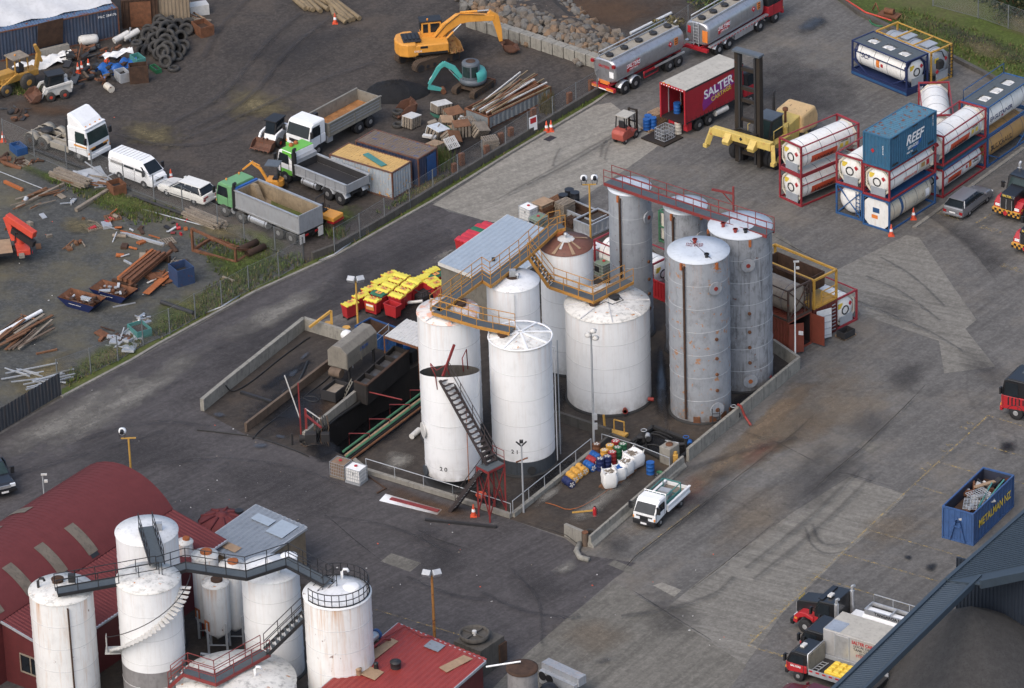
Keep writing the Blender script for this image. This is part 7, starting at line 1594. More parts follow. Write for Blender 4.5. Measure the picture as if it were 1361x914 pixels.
BL=[((125,510),'yellow-lidded bin at the near end of the outer line by the road','lid_yellow',True,rad(78)),((245,422),'yellow-lidded bin second along the outer line','lid_yellow',True,rad(78)),((345,345),'yellow-lidded bin in the middle of the outer line','lid_yellow',True,rad(78)),((455,265),'plain yellow-lidded bin fourth along the outer line','lid_yellow',False,rad(78)),((565,190),'yellow-lidded bin at the far end of the outer line','lid_yellow',True,rad(78)),
((375,470),'yellow-lidded bin with an orange front label beside the green-lidded one','lid_yellow',True,0),((440,410),'green-lidded bin among the yellow lids','lid_green',True,0),((500,362),'yellow-lidded bin just behind the green-lidded one','lid_yellow',True,0),((565,312),'yellow-lidded bin with blank lid mid second row','lid_yellow',False,0),((630,258),'yellow-lidded bin with orange sticker, second row rear','lid_yellow',True,0),((697,208),'yellow-lidded bin at the rear of the second row','lid_yellow',False,0),
((595,510),'open red bin without lid facing the yellow lamp','open',False,0),((645,425),'bright yellow-lidded bin right behind the open red bin','lid_yellow',False,0),((712,368),'yellow-lidded bin third row, before the rear pair','lid_yellow',True,0),((780,315),'yellow-lidded bin with orange sticker, third row rear','lid_yellow',True,0),((840,268),'blank yellow-lidded bin linking the third row to the rear group','lid_yellow',False,0),
((925,222),'yellow-lidded bin in the rear group near the road','lid_yellow',False,rad(78)),((1028,150),'yellow-lidded bin farthest back against the silver shed','lid_yellow',False,rad(78)),((1018,258),'yellow-lidded bin with bold orange sticker near the shed corner','lid_yellow',True,rad(78)),((1078,205),'green-lidded bin against the silver shed corner','lid_green',True,rad(78)),((1080,300),'yellow-lidded bin nearest the shed wall','lid_yellow',True,rad(78))]
for p,lb,lid,st,dy in BL: wbin(lb,zb_(*p),ybn+dy,'lid_yellow' if lid=='open' else lid,lid=='open',st,front='front label' in lb)
zc_=lambda u,v:(560+u/5.71,240+v/5.71)
for p,lb,lid in (((320,440),'red-lidded bin nearest on the road side of the silver shed','lid_red'),((362,416),'red-lidded bin second beside the silver shed','lid_red'),((396,390),'red-lidded bin third beside the silver shed','lid_red'),((435,368),'dark green-lidded bin among the red ones beside the shed','lid_green'),((464,345),'red-lidded bin just past the green-lidded one beside the shed','lid_red'),((515,328),'red-lidded bin farthest along the silver shed','lid_red')): wbin(lb,zc_(*p),ybn,lid,sticker=False,group='bins beside the shed')
# ---------------------------------------------------------------- silver shed
M('roof_silver',S(178,192,204),.45,.15,var=.05,grime=.12,streak=.1);M('block_wall',S(118,114,104),.85,var=.15,grime=.4,streak=.3)
zr=3.6;A,Bq,Cq,Dq=[G(x,y,zr) for x,y in ((582.4,348),(673.8,284.6),(757,316),(666,380))]
o=thing('shed','concrete block shed with pale silver metal roof behind the white tanks','building',(*((A+Bq+Cq+Dq)/4).xy,0));o0=Vector(o.location)
R4=[q-o0 for q in (A,Bq,Cq,Dq)];b=MB()
ins=[q*.965 for q in R4];b.prism([(q.x,q.y) for q in ins],0,zr-.25);b.B('wall','block_wall',o)
b=MB();u=(R4[3]-R4[0]);v=(R4[1]-R4[0]);b.corr(R4[0]+Vector((0,0,.02)),u,v,u.length,v.length,.42,.035,out=(0,0,1));b.B('roof','roof_silver',o);b=MB()
for a,c in zip(R4,R4[1:]+R4[:1]): b.bar(Vector((a.x,a.y,zr-.14)),Vector((c.x,c.y,zr-.14)),.06,.26)
b.B('fascia','white_dirty',o);b=MB();k=R4[0].lerp(R4[1],.3).lerp(R4[3].lerp(R4[2],.3),.55);b.box((k.x,k.y,zr+.12),(.25,.25,.2));b.B('roof_vent','dark_steel',o)
zr=2.6;P=[G(x,y,zr) for x,y in ((510.5,446),(540,423),(566,431),(556,461))];o=thing('lean_to','small white roofed lean-to beside the open blue skip','shelter',(*P[0].xy,0));o0=Vector(o.location);b=MB();u=P[3]-P[0];v=P[1]-P[0];b.corr(P[0]-o0,u,v,u.length,v.length,.3,.03,out=(0,0,1));b.B('roof','white_dirty',o)
for i in (0,3):b=MB();q=P[i]-o0;b.bar((q.x,q.y,0),(q.x,q.y,zr),.1);b.B('post','rust_steel',o)
MB().bar(P[0]-o0-Vector((0,0,.1)),P[3]-o0-Vector((0,0,.1)),.1,.16).B('beam','rust_steel',o)
# ---------------------------------------------------------------- wash bays and separator
yv=YAW((327,574),(440,487));M('hopper_grey',S(138,132,120),.6,var=.12,grime=.3,rust=.06)
o=thing('separator_hopper','grey steel separator housing above the black tub','machine',G(470,494),yv);MB().prism([(-.8,1.3),(.8,1.3),(.8,2.5),(.35,2.95),(-.35,2.95),(-.8,2.5)],-2.0,2.0,0,'X').B('housing','hopper_grey',o,bevel=.04);b=MB()
for x in (-1.9,-.1,1.9): b.bb(x-.04,x+.04,-.84,.84,1.25,1.35);b.bb(x-.04,x+.04,-.83,-.80,1.3,2.5)
b.B('rib','hopper_grey',o);b=MB()
for x in (-1.6,1.6):
 for y in (-.7,.7): b.bar((x,y,0),(x,y,1.3),.14)
b.B('leg','dark_steel',o);MB().cyl((-2.2,-.45,1.0),(-2.2,.45,1.0),.35,n=16).B('discharge_drum','concrete_brown',o);text('BREW',.4,'blue_drum',o,(.3,-.815,2.1),R9);
o=thing('dump_bin','black tipping bin under the separator spout','bin',G(446,528),yv);MB().bb(-.9,.9,-.6,-.54,.2,.9).bb(-.9,.9,.54,.6,.2,.9).bb(-.9,-.84,-.54,.54,.2,.9).bb(.84,.9,-.54,.54,.2,.9).bb(-.9,.9,-.6,.6,.15,.2).B('body','tray_black',o);b=MB()
for x in (-.6,.6):
 for y in (-.4,.4): b.cyl((x,y-.05,.12),(x,y+.05,.12),.12,n=10)
b.B('wheels','black_rubber',o);MB().bb(-.8,.8,-.5,.5,.5,.62).B('sludge','wood_old',o)
zt_=1.5;P=[G(x,y,zt_) for x,y in ((471,507),(487,513),(543,466),(524,459))];o=thing('settling_tub','black steel settling tub with open compartments beside the pit','tank',(*((P[0]+P[2])/2).xy,0));o0=Vector(o.location);Q=[p-o0 for p in P];b=MB()
for a,c in zip(Q,Q[1:]+Q[:1]): b.bar(Vector((a.x,a.y,zt_/2)),Vector((c.x,c.y,zt_/2)),.1,zt_)
for f in (.25,.5,.75): a=Q[0].lerp(Q[3],f);c=Q[1].lerp(Q[2],f);b.bar(Vector((a.x,a.y,zt_*.55)),Vector((c.x,c.y,zt_*.55)),.1,zt_*.9)
b.B('walls','pit_wall',o);MB().bar(Vector((Q[1].x,Q[1].y,zt_+.04)),Vector((Q[2].x,Q[2].y,zt_+.04)),.2,.1).bar(Vector((Q[1].x,Q[1].y,zt_+.05)),Vector((Q[0].x,Q[0].y,zt_+.05)),.14,.1).B('rim','rust_dark',o);MB().add([(q.x,q.y,zt_*.75) for q in Q],[(0,1,2,3)]).B('liquid','wet_liquid' if 'wet_liquid' in MATS else MG('wet_liquid',(.06,.06,.062),.12),o)
o=thing('ladder','dark leaning ladder against the settling tub','ladder',G(455,530));t=G(468,505,1.4)-Vector(o.location);sd=Vector((t.y,-t.x,0)).normalized()*.22;b=MB();b.bar(sd,t+sd,.06);b.bar(-sd,t-sd,.06)
for i in range(6): b.bar(t*(i+.5)/6+sd,t*(i+.5)/6-sd,.04)
b.B('rails','alloy_weathered',o)
railing('galvanised handrail running along the settling tub walkway',[(470,505),(518,463)],z=1.0,hr=1.0)
Bs=G(469,452);o=boxc('waste_skip','blue open skip with rusty brown inside near the yellow lamp','blue_paint','blue_paint',L=4.0,W=1.7,H=1.15,open_top=True,inner='rust_dark',cat='skip',pitch=.5);cplace(o,Bs.xy,YAW((467,450),(483,438)),L=4.0,W=1.7);o.location=G(510,456);o.rotation_euler.z=YAW((482.7,421),(522.5,436))
o=thing('hoist_frame','yellow bent hoist frame at the wash bay corner','frame',G(441.6,444));b=MB();h=HT(441.6,444,413);e=G(411,435,.9)-Vector(o.location);b.bar((0,0,0),(0,0,h),.18);b.bar((0,0,h),e,.16);b.B('frame','pole_yellow',o)
drum('yellow drum with dark band beside the yellow hoist frame',(437,443),'drum_yellow',topm='rust_orange');drum('yellow drum under the white bag by the blue skip',(461,449),'drum_yellow',topm='drum_yellow')
k=MB().ball((0,0,.3),.45,0,10,.8).B('rag_bag','bag_white',loc=G(461,449,.9)-Vector((0,0,0)));k.location.z=.86;tag(k,'white stuffed bag sitting on the yellow drum by the skip','bag')
for off,z,mt,lb in ((0,.75,'green_paint','upper green pipe along the oil pit edge'),(7,.55,'green_paint','lower green pipe beside the tan pipe along the pit'),(5,.6,'wood_new','tan pipe running between the green pipes'),(10,.35,'hose_black','black pipe lowest in the rack beside tank 20'),(13,.3,'rust_steel','rusty pipe at the outer edge of the pipe rack')):
 p,q=G(456+off*.6,600+off,z),G(560+off*.6,522+off,z);k=MB().cyl((0,0,0),q-p,.085,n=10).B('pipe',m(mt),loc=p);tag(k,lb,'pipe','pipes along the oil pit')
for i in range(4):
 f=.15+.25*i;p=G(458+(566-458)*f,603+(526-603)*f);o=b=MB();b.tube([(-.5,.0,0),(-.5,0,.95),(.9,-.1,.95),(.9,-.1,0)],.04,6);k=b.B('pipe_hoop','red_steel',loc=p);tag(k,'rusty red hoop over the pipes beside the oil pit','pipe support','hoops over the pit pipes')
b=MB();p=G(487,520,.9);b.pipe([(0,0,0),G(534,531,.9)-p,G(534,531,0)-p],.05,6);tag(b.B('pipe','red_steel',loc=p),'thin red pipe crossing over the black oil pit','pipe')
o=thing('hose_stand','red post stand with hanging hoses and pumps at the wash bay mouth','stand',G(408,583));b=MB();h=HT(400.3,582,509);q=G(400.3,582)-Vector(o.location);b.bar(q,q+Vector((0,0,h)),.1);h2=HT(408.7,581,541);b.bar((0,0,0),(0,0,h2),.16);b.bar((0,0,h2*.8),G(428.5,600)-Vector(o.location)+Vector((0,0,1.9)),.12);b.B('posts','red_steel',o);MB().bar(q+Vector((-.9,0,h*1.15)),q+Vector((-.0,0,h*.35)),.07).bar((.0,0,h2),(1.0,-.3,1.7),.06).B('stay','white_dirty',o)
for i in range(7):b=MB();x=.5+.16*i;b.tube([(x,-.2,1.9),(x+.1,-.3,1.0),(x-.05,-.4,.1),(x+.1,-.8-.1*i,.05),(x-.6,-1.2+.1*i,.05),(x-.9,-.8,.05)],.05,6);b.B('hose',m('hose_black' if i%3 else 'mud_brown'),o)
MB().box((.3,-.6,.4),(.8,.6,.8)).cyl((-.5,-.5,.35),(.1,-.5,.35),.25,n=14).box((1.3,-.5,.35),(.6,.5,.7)).cyl((-1.0,-.8,.0),(-1.0,-.8,.9),.08).B('pump','tray_black',o,bevel=.03)
def hose(label,pts,r=.05,mat='hose_black',z=.06,px=True,name='hose',sm=2,cat='hose',group=None):
 P=[G(*q,z) if len(q)==2 else G(q[0],q[1],q[2]) for q in pts]
 for _ in range(sm):
  q=[P[0]]
  for a,c in zip(P[:-1],P[1:]): q+=[a*.75+c*.25,a*.25+c*.75]
  P=q+[P[-1]]
 o0=P[0];b=MB();b.tube([p-o0 for p in P],r,6);return tag(b.B(name,m(mat),loc=o0),label,cat,group)
hose('black hose trailing along the left wash bay wall',[(300,512,.9),(306,520),(315,519),(335,507),(370,478),(405,452),(412,448)]);hose('black hose snaking in the middle wash bay',[(336,583),(345,572),(370,553),(400,530),(430,508),(438,500)]);hose('looped hose lying in the right wash bay',[(400,527),(412,534),(425,533),(420,527),(405,526),(398,531)]);hose('thick hose hooked across the drain channel',[(375,523),(380,518),(395,512),(403,495),(409,480)],.09);hose('long black hose across the mouth of the wash bays',[(262,571),(300,575),(340,580),(387,596),(410,606)],.05)
hose('thick hose along the pit wall top',[(430,570),(450,553),(470,540),(482,532)],.12);hose('orange cord curling across the drum bay',[(835,628),(800,658),(760,680),(735,670),(725,668)],.03,'rust_orange',name='cord',cat='cord')
b=MB();p=G(320,521,.1);b.bar((0,0,0),G(361,534,.1)-p,.22,.2);tag(b.B('steel_beam','dark_steel',loc=p),'black steel beam lying across the first wash bay','beam')
b=MB();A_=[G(x,y,.03) for x,y in ((512.5,656),(587.5,677),(581,683.5),(504,665))];b.sheet([a-A_[0] for a in A_],.06);k=b.B('sign_board','white_paint',loc=A_[0]);tag(k,'long white board with a red stripe lying flat on the tarmac','board');c=[(A_[0]*.55+A_[3]*.45),(A_[1]*.55+A_[2]*.45)];MB().bar(c[0].lerp(c[1],.14)-A_[0]+Vector((0,0,.03)),c[0].lerp(c[1],.98)-A_[0]+Vector((0,0,.03)),.3,.09).B('stripe','red_steel',k)
b=MB();p=G(565,690,.1);b.bar((0,0,0),G(660,700,.1)-p,.2,.16);tag(b.B('steel_beam','dark_steel',loc=p),'black beam lying in front of the red stair tower','beam')
hose('bent brown pipe on the ground beside the white caged container',[(488,632),(500,640),(513,649),(501,655)],.06,'rust_dark',name='pipe',cat='pipe',sm=0)
CN=[None]
def cone(label,px,tilt=None):
 if CN[0] is None:
  o=thing('traffic_cone',label,'traffic cone',group='traffic cones');MB().bb(-.19,.19,-.19,.19,0,.04).B('base','orange_plastic',o);MB().lathe([(.15,.04),(.1,.32),(.03,.74),(.01,.76)],12).B('body','orange_plastic',o);MB().lathe([(.112,.30),(.082,.46)],12).B('band','letter_white',o);CN[0]=o
 else: o=dup(CN[0],label)
 o.location=G(*px);o.scale=(1.2,1.2,1.25)
 if tilt: o.rotation_euler=(tilt,0,0)
 return o
for lb,p in (('cone at the foot of the red stair tower',(629.5,686)),('cone at the corner of the three-high tank stack',(1184.5,313)),('cone at the side of the bottom blue tank',(1214,291)),('cone in front of the log pile',(445.5,31)),('taller cone beside the fence near the forklift',(732.5,174)),('shorter cone paired beside the fence near the forklift',(726.5,175)),('cone behind the cream white estate car',(227.5,239)),('cone by the far left fence post',(4.5,188)),('cone in the scrap beside the skid steer',(104,97)),('small cone beyond the skid steer among scrap',(118,92)),('cone standing near the gas cylinder scrap',(142,81)),('cone lying behind the skid steer cone',(109,95))): cone(lb,p)
o=thing('fire_extinguisher','red fire extinguisher standing in the drum bay','extinguisher',G(790.5,685.5));MB().lathe([(.13,0),(.13,.55),(.08,.66),(.03,.7)],14).B('body','paint_red',o);MB().box((0,0,.74),(.14,.05,.08)).tube([(.05,0,.72),(.18,0,.5),(.16,0,.25)],.02,5).B('nozzle','plastic_black',o)
b=MB();p=G(760.5,681,.1);b.bar((0,0,0),G(790,678,.35)-p,.09);tag(b.B('barrier_pole','pole_yellow',loc=p),'yellow pole lying towards the fire extinguisher','pole')
o=thing('concrete_sump_box','grey concrete box standing in the pump sump area','box',G(890,613),rad(50));MB().box((0,0,.65),(1.1,.9,1.3)).B('body','concrete',o,bevel=.04);MB().lathe([(.25,1.3),(.25,1.4),(.01,1.42)],14).B('cap','rust_steel',o)
o=thing('yellow_pump','small yellow pump beside the concrete sump box','pump',G(898,617));MB().box((0,0,.45),(.35,.3,.7)).cyl((0,0,.8),(0,0,1.0),.12).B('body','pole_yellow',o,bevel=.04)
for i,(x,y,lb) in enumerate(((856,588,'cluster of valves and flanges beside the pump sump'),(912,597,'blue capped pump at the sump wall corner'),(975,556,'valve cluster at the foot of the front grey tank'),(1018,510,'red valve cluster behind the block wall'))):
 o=thing('valve_cluster',lb,'valve',G(x,y));MB().cyl((-.5,0,.4),(.5,.1,.4),.14,n=10).cyl((0,0,0),(0,0,.9),.12,n=10).cyl((.3,-.3,.4),(.3,.3,.4),.2,n=12).B('pipework','dark_steel',o);MB().tube([(.2*math.cos(a),.2*math.sin(a),.98) for a in [k*.63 for k in range(10)]],.03,5,closed=True).cyl((.25,-.2,.5),(.25,.1,.6),.18,n=10).B('hand_wheel',m(['galv','blue_drum','galv','wheel_red'][i]),o)
for i,q in enumerate(([(842,592),(850,580),(870,575),(890,585),(900,600)],[(860,600),(858,585),(868,572),(884,577),(893,582)],[(836,612),(840,600),(852,592),(872,590),(884,598)],[(884,585),(898,588),(910,590),(921,592)])): hose(['longest black hose looping through the pump sump','inner black hose loop over the sump','low hose curling in front of the sump','pale hose along the back edge of the sump'][i],q,.055,'hose_black' if i<3 else 'galv',.12)
o=thing('lifting_cradle','yellow lifting cradle lying beside the widest tank','frame',G(818,580),YAW((806,573),(830,579)));MB().bb(-.9,.9,-.25,.25,.2,.4).bar((-.8,0,.3),(-.9,0,1.5),.12).bar((-.2,.2,.3),(-.2,.2,1.2),.07).bar((.6,.2,.3),(.6,.2,1.2),.07).bar((-.2,.2,1.2),(.6,.2,1.2),.07).B('frame','pole_yellow',o)
b=MB();p=G(985,545,.9);b.pipe([(-.2,.3,.3),(0,0,.3),G(990,553,.5)-p,G(998,565,.08)-p],.09,8);tag(b.B('pipe','wheel_red',loc=p),'dark red pipe hooked over the block wall','pipe')
b=MB();p=G(952,570);
for s in (-.25,.25): b.bar((s,-.05,0),(s,.15,1.5),.05)
for i in range(4): b.bar((-.25,-.02,.25+.32*i),(.25,-.02,.25+.32*i),.04)
tag(b.B('wall_ladder','dark_steel',loc=p),'short dark ladder fixed on the block wall','ladder')
for lb,p,mt in (('green bucket beside the flatbed ute barrier',(877,634),'drum_green'),('black bucket beside the green bucket',(873,637.5),'plastic_black')):tag(MB().lathe([(.16,0),(.22,.4),(.19,.4),(.14,.03)],14).B('bucket',m(mt),loc=G(*p)),lb,'bucket','buckets')
o=thing('bollard','rusty capped bollard at the end of the tapered barrier','bollard',G(778,725));MB().cyl((0,0,0),(0,0,1.0),.2,n=14).B('post','concrete_brown',o);MB().cyl((0,0,1.0),(0,0,1.06),.22,n=14).B('cap','rust_steel',o)
tag(MB().tube([G(x,y,.12)-G(780,735) for x,y in ((771,722),(766,732),(771,741),(783,744))],.2,8).B('kerb_stone','concrete_pale',loc=G(780,735)),'curved pale kerb end at the barrier tip','kerb')
o=thing('crate_bin','grey open crate on a wooden pallet beside the red-framed tank','crate',G(1124,446,.15),yc);MB().bb(-.55,.55,-.4,-.36,0,.5).bb(-.55,.55,.36,.4,0,.5).bb(-.55,-.51,-.36,.36,0,.5).bb(.51,.55,-.36,.36,0,.5).bb(-.55,.55,-.4,.4,0,.04).B('walls','dark_steel',o);pallet('wooden pallet under the grey open crate',(1124,446),yc,'wood_new')
o=thing('wire_crate','black wire crate between the rear bins and the shed','crate',G(567,397),ybn+rad(78));b=MB();
for i in range(8): x=-.9+.257*i;b.bar((x,-.6,0),(x,-.6,1.0),.04);b.bar((x,.6,0),(x,.6,1.0),.04)
for z in (.05,.5,1.0):
 for s in (-1,1): b.bar((-.9,s*.6,z),(.9,s*.6,z),.05);b.bar((s*.9,-.6,z),(s*.9,.6,z),.05)
b.bb(-.88,.88,-.58,.58,.1,.6);b.B('frame','tray_black',o)
o=thing('red_pump','dark red pump unit by the shed wall under the yellow walkway','pump',G(592,400),rad(30));MB().box((0,0,.5),(1.6,.8,.8)).cyl((.3,0,.9),(.3,0,2.0),.12).cyl((-.5,-.2,.9),(-.5,-.2,1.3),.25).B('body','wheel_red',o,bevel=.05)
o=drum('blue drum by the shed wall under the yellow walkway',(606,398),'blue_drum',topm='blue_drum');b=MB();p=G(542,402,.3);b.cyl((0,0,0),G(562,400,.5)-p,.12,n=10);tag(b.B('pipe','white_dirty',loc=p),'white pipe lying beside the bins near the pink-roofed tank','pipe')
o=thing('pump_unit','dark pipework and pumps under the lean-to beside the settling tub','pump',G(548,478),yv);MB().box((0,0,.5),(1.2,.8,.9)).cyl((-.8,0,.6),(.8,0,.6),.2).tube([(.6,-.5,.9),(1.0,-.9,1.0),(1.0,-1.3,.3)],.12,8).B('casing','tray_black',o,bevel=.03);MB().cyl((-.2,.3,.95),(-.2,.3,1.25),.25,n=14).B('motor','blue_drum',o)
b=MB();p=G(547,580,.2);b.cyl((0,0,0),G(557,571,.2)-p,.2,n=14);tag(b.B('pipe','white_dirty',loc=p),'short fat white pipe lying at the foot of tank 20','pipe')
tag(MB().lathe([(.32,.0),(.4,.12),(.32,.24),(.2,.24),(.15,.12),(.2,0)],18,axis='Z').B('hose_coil','orange_plastic',loc=G(640,668)+Vector((0,0,.5))),'orange hose coil hanging near the red stair tower','hose')
MATS['orange_plastic']
yk=CT.rotation_euler.z
pallet('pallet carrying blue drums in front of the forklift',(863.5,171),yk,'wood_new')
for lb,p in (('blue drum nearest the forklift on its pallet',(859.5,171.5)),('blue drum front right on the forklift pallet',(868,169.5)),('blue drum at the rear of the forklift pallet',(861.5,166.5))): drum(lb,p,'blue_drum',topm='blue_drum',z=.14)
drum('blue drum standing alone inside the red lorry',(900,150),'blue_drum',topm='blue_drum',z=1.15);drum('rusty cream drum on the tail lift',(901.5,176.5),'drum_white',topm='drum_white',z=.12)
o=thing('tail_lift','dark steel tail lift platform lowered behind the red lorry','platform',G(880,184),yk);MB().box((0,0,.07),(2.2,2.4,.1)).B('deck','mast_dark',o)
o=thing('stillage','grey wire stillage cage on the tail lift','cage',G(884,184,.12),yk);b=MB()
for i in range(7): x=-.6+.2*i;b.bar((x,-.5,.1),(x,-.5,1.0),.03);b.bar((x,.5,.1),(x,.5,1.0),.03);b.bar((-.6,-.5+.166*i,.1),(-.6,-.5+.166*i,1.0),.03);b.bar((.6,-.5+.166*i,.1),(.6,-.5+.166*i,1.0),.03)
for z in (.1,.4,.7,1.0):
 for s in (-1,1): b.bar((-.6,s*.5,z),(.6,s*.5,z),.035);b.bar((s*.6,-.5,z),(s*.6,.5,z),.035)
b.B('cage','galv',o)
pstack('new pallet stack between the tanker trailer and red lorry',(873.5,163),yk,7,'wood_new')
# ---------------------------------------------------------------- lower left: barn, tanks, black walkways
def one(name,label,cat,mat,px,ops,rz=0,z=0,group=None,bevel=0):
 b=MB()
 for op in ops: getattr(b,op[0])(*op[1:])
 o=b.B(name,m(mat) if isinstance(mat,str) else [m(q) for q in mat],loc=G(*px,z) if z<50 else px,rz=rz,bevel=bevel);return tag(o,label,cat,group)
def ln(name,label,cat,mat,p,q,w=.12,h=None,z=.08,z2=None,group=None,round_=False):
 P=G(*p,z);Q=G(*q,z if z2 is None else z2);b=MB()
 if round_: b.cyl((0,0,0),Q-P,w/2,n=10)
 else: b.bar((0,0,0),Q-P,w,h or w)
 return tag(b.B(name,m(mat),loc=P),label,cat,group)
M('barn_red',S(114,54,56),.75,spec=.2,var=.08,grime=.12,streak=.1,streakc=S(96,50,50));M('barn_wall',S(104,44,46),.6,grime=.2);M('skylight',S(120,110,96),.6,var=.2,grime=.4);M('roof_red',S(160,56,48),.55,var=.1,grime=.15,streak=.1,streakc=S(120,44,40));M('roof_grey_sheet',S(146,154,162),.45,.15,var=.08,grime=.25,rust=.03);M('slate_roof',S(66,80,92),.5,.1,var=.06,grime=.15);M('slate_wall',S(44,54,68),.55,grime=.2);M('brick_tan',S(140,122,98),.85,var=.2,grime=.3)
zs=4.5;N=G(230,676,zs);Ax=(G(0,826,zs)-N).normalized();Pf=Vector((Ax.y,-Ax.x,0)); 
if Pf.x>0: Pf=-Pf
o=thing('barn','maroon barrel-roofed barn with lean-to and brown skylight strips','building',(N.x,N.y,0));Lb=34.0
def bp(a,p,z): q=Ax*a+Pf*p;return Vector((q.x,q.y,z))
def vault(z0,rise,W,a0,a1,n=22,dz=0,t0=0,t1=1):
 r=(W*W/4+rise*rise)/(2*rise);h0=math.asin(W/2/r);vs=[]
 for i in range(n+1):
  th=-h0+2*h0*(t0+(t1-t0)*i/n);p=W/2+r*math.sin(th);z=z0+rise-r+r*math.cos(th)+dz;vs+=[bp(a0,p,z),bp(a1,p,z)]
 return vs,[(2*i,2*i+1,2*i+3,2*i+2) for i in range(n)]
b=MB();vs,fs=vault(zs,2.05,8.3,0,Lb);b.add(vs,fs,0,True)
for i in range(90): v2,f2=vault(zs,2.05,8.3,i*.38,i*.38+.12,12,.03);b.add(v2,f2,0,True)
b.B('vault_roof','barn_red',o)
for a in (7.3,10.3,13.4,16.5,19.6):b=MB();vs,fs=vault(zs,2.05,8.3,a,a+.9,8,.05,.04,.30);b.add(vs,fs,0,True);b.B('skylight','skylight',o);b=MB();vs,fs=vault(zs,2.05,8.3,a,a+.9,6,.05,.66,.86);b.add(vs,fs,0,True);b.B('skylight','skylight',o)
for a in (7.3,10.3):b=MB();vs,fs=vault(zs,2.05,8.3,a+.1,a+.8,4,.045,.01,.14);b.add(vs,fs,0,True);b.B('roof_opening','plastic_black',o)
b=MB();q=[bp(0,0,0),bp(0,8.3,0)];vs,fs=vault(zs,2.05,8.3,.05,.06);arc=[v for i,v in enumerate(vs) if i%2==0];b.add([bp(.05,0,0)]+arc+[bp(.05,8.3,0)],[tuple(range(len(arc)+2))]);b.add([bp(.05,0,0),bp(Lb,0,0),bp(Lb,0,zs),bp(.05,0,zs)],[(0,1,2,3)]);b.B('wall','barn_wall',o)
w_=-4.5;le=17.2;b=MB();A0=bp(0,-.05,zs);b.corr(A0,Ax,bp(0,w_,3.6)-bp(0,0,zs),le,4.6,.3,.03,out=(0,0,1));b.B('lean_to_roof','barn_red',o)
MB().add([bp(0,w_+.1,0),bp(le-.1,w_+.1,0),bp(le-.1,w_+.1,3.55),bp(0,w_+.1,3.55),bp(le-.1,0,0),bp(le-.1,0,4.4),bp(.05,0,0),bp(.05,0,4.4),bp(.05,w_+.1,0),bp(.05,w_+.1,3.55)],[(0,1,2,3),(1,4,5,2),(8,6,7,9)]).B('lean_to_wall','barn_wall',o)
MB().bar(bp(le,w_-.05,3.55),bp(le,0,4.45),.08,.16).bar(bp(0,w_-.05,3.53),bp(le,w_-.05,3.53),.12,.14).B('gutter','galv',o)
for dx in (0,): 
 b=MB();
 for k in range(3): b.add([bp(le-.06,-3.9+.85*k,1.3),bp(le-.06,-3.15+.85*k,1.3),bp(le-.06,-3.15+.85*k,2.5),bp(le-.06,-3.9+.85*k,2.5)],[(0,1,2,3)])
 f=b.B('window','glass_dark',o);b=MB();b.bar(bp(le-.04,-4,1.25),bp(le-.04,-1.35,1.25),.08);b.bar(bp(le-.04,-4,2.55),bp(le-.04,-1.35,2.55),.08)
 for k in range(4): b.bar(bp(le-.04,-3.95+.86*k,1.25),bp(le-.04,-3.95+.86*k,2.55),.07)
 b.B('window_frame','wood_old',f)
p=G(296,694,2.0);r=33.5/SCL(296,694,2);o=thing('water_tank','maroon ribbed plastic water tank between the barn and grey roof','tank',(p.x,p.y,0));MB().lathe([(r*.97,0),(r,.2),(r,1.9),(r*.9,2.25),(r*.3,2.6),(.3,2.62),(.28,2.72),(.01,2.73)],36).B('shell','barn_red',o)
for i in range(9):a=40*i;MB().tube([on(r+.02,a,.2),on(r+.02,a,1.9),on(r*.9,a,2.28),on(r*.3,a,2.63)],.09,6).B('rib','barn_red',o)
MB().cyl((1.1,.6,2.3),(1.1,.6,2.55),.3,n=16).B('hatch','plastic_black',o)
def slab(name,label,pts,z,roofm,wallm,wallh=None,t=.18,pitch=.4,cat='building',ud=1):
 P=[G(*q,z) for q in pts];c=sum(P,Vector())/len(P);o=thing(name,label,cat,(c.x,c.y,0));Q=[q-Vector((c.x,c.y,0)) for q in P];b=MB()
 if len(Q)==4: u=Q[3]-Q[0];v=Q[1]-Q[0];b.corr(Q[0]+Vector((0,0,.03)),u if ud else v,v if ud else u,(u if ud else v).length,(v if ud else u).length,pitch,.04,out=(0,0,1))
 b.B('roof',m(roofm),o);b=MB()
 for a,d in zip(Q,Q[1:]+Q[:1]): b.bar(Vector((a.x,a.y,z-t/2)),Vector((d.x,d.y,z-t/2)),.08,t)
 b.B('fascia','galv',o);k=Vector((0,0,0));MB().prism([(q.x*.96,q.y*.96) for q in Q],0,z-.12).B('wall',m(wallm),o);return o,Q
o,Q=slab('outbuilding','tan walled outbuilding with patched grey sheet roof',((265.7,722),(340,670),(408,700.5),(334,752)),3.2,'roof_grey_sheet','brick_tan');u=Q[3]-Q[0];v=Q[1]-Q[0]
MB().sheet([Q[0]+u*x+v*y+Vector((0,0,.07)) for x,y in ((.08,.08),(.6,.08),(.6,.2),(.08,.2))],.02).B('rusty_roof_sheet','wood_new',o);MB().sheet([Q[0]+u*x+v*y+Vector((0,0,.07)) for x,y in ((.2,.72),(.55,.72),(.55,.86),(.2,.86))],.02).sheet([Q[0]+u*x+v*y+Vector((0,0,.07)) for x,y in ((.6,.62),(.92,.62),(.92,.92),(.6,.92))],.02).B('roof_patch','roof_silver',o)
o,Q=slab('red_building','low building with bright red roof patched with tan boards',((425,915),(528.7,827.4),(645.7,878),(545,965)),3.2,'roof_red','barn_wall',ud=1);u=Q[3]-Q[0];v=Q[1]-Q[0]
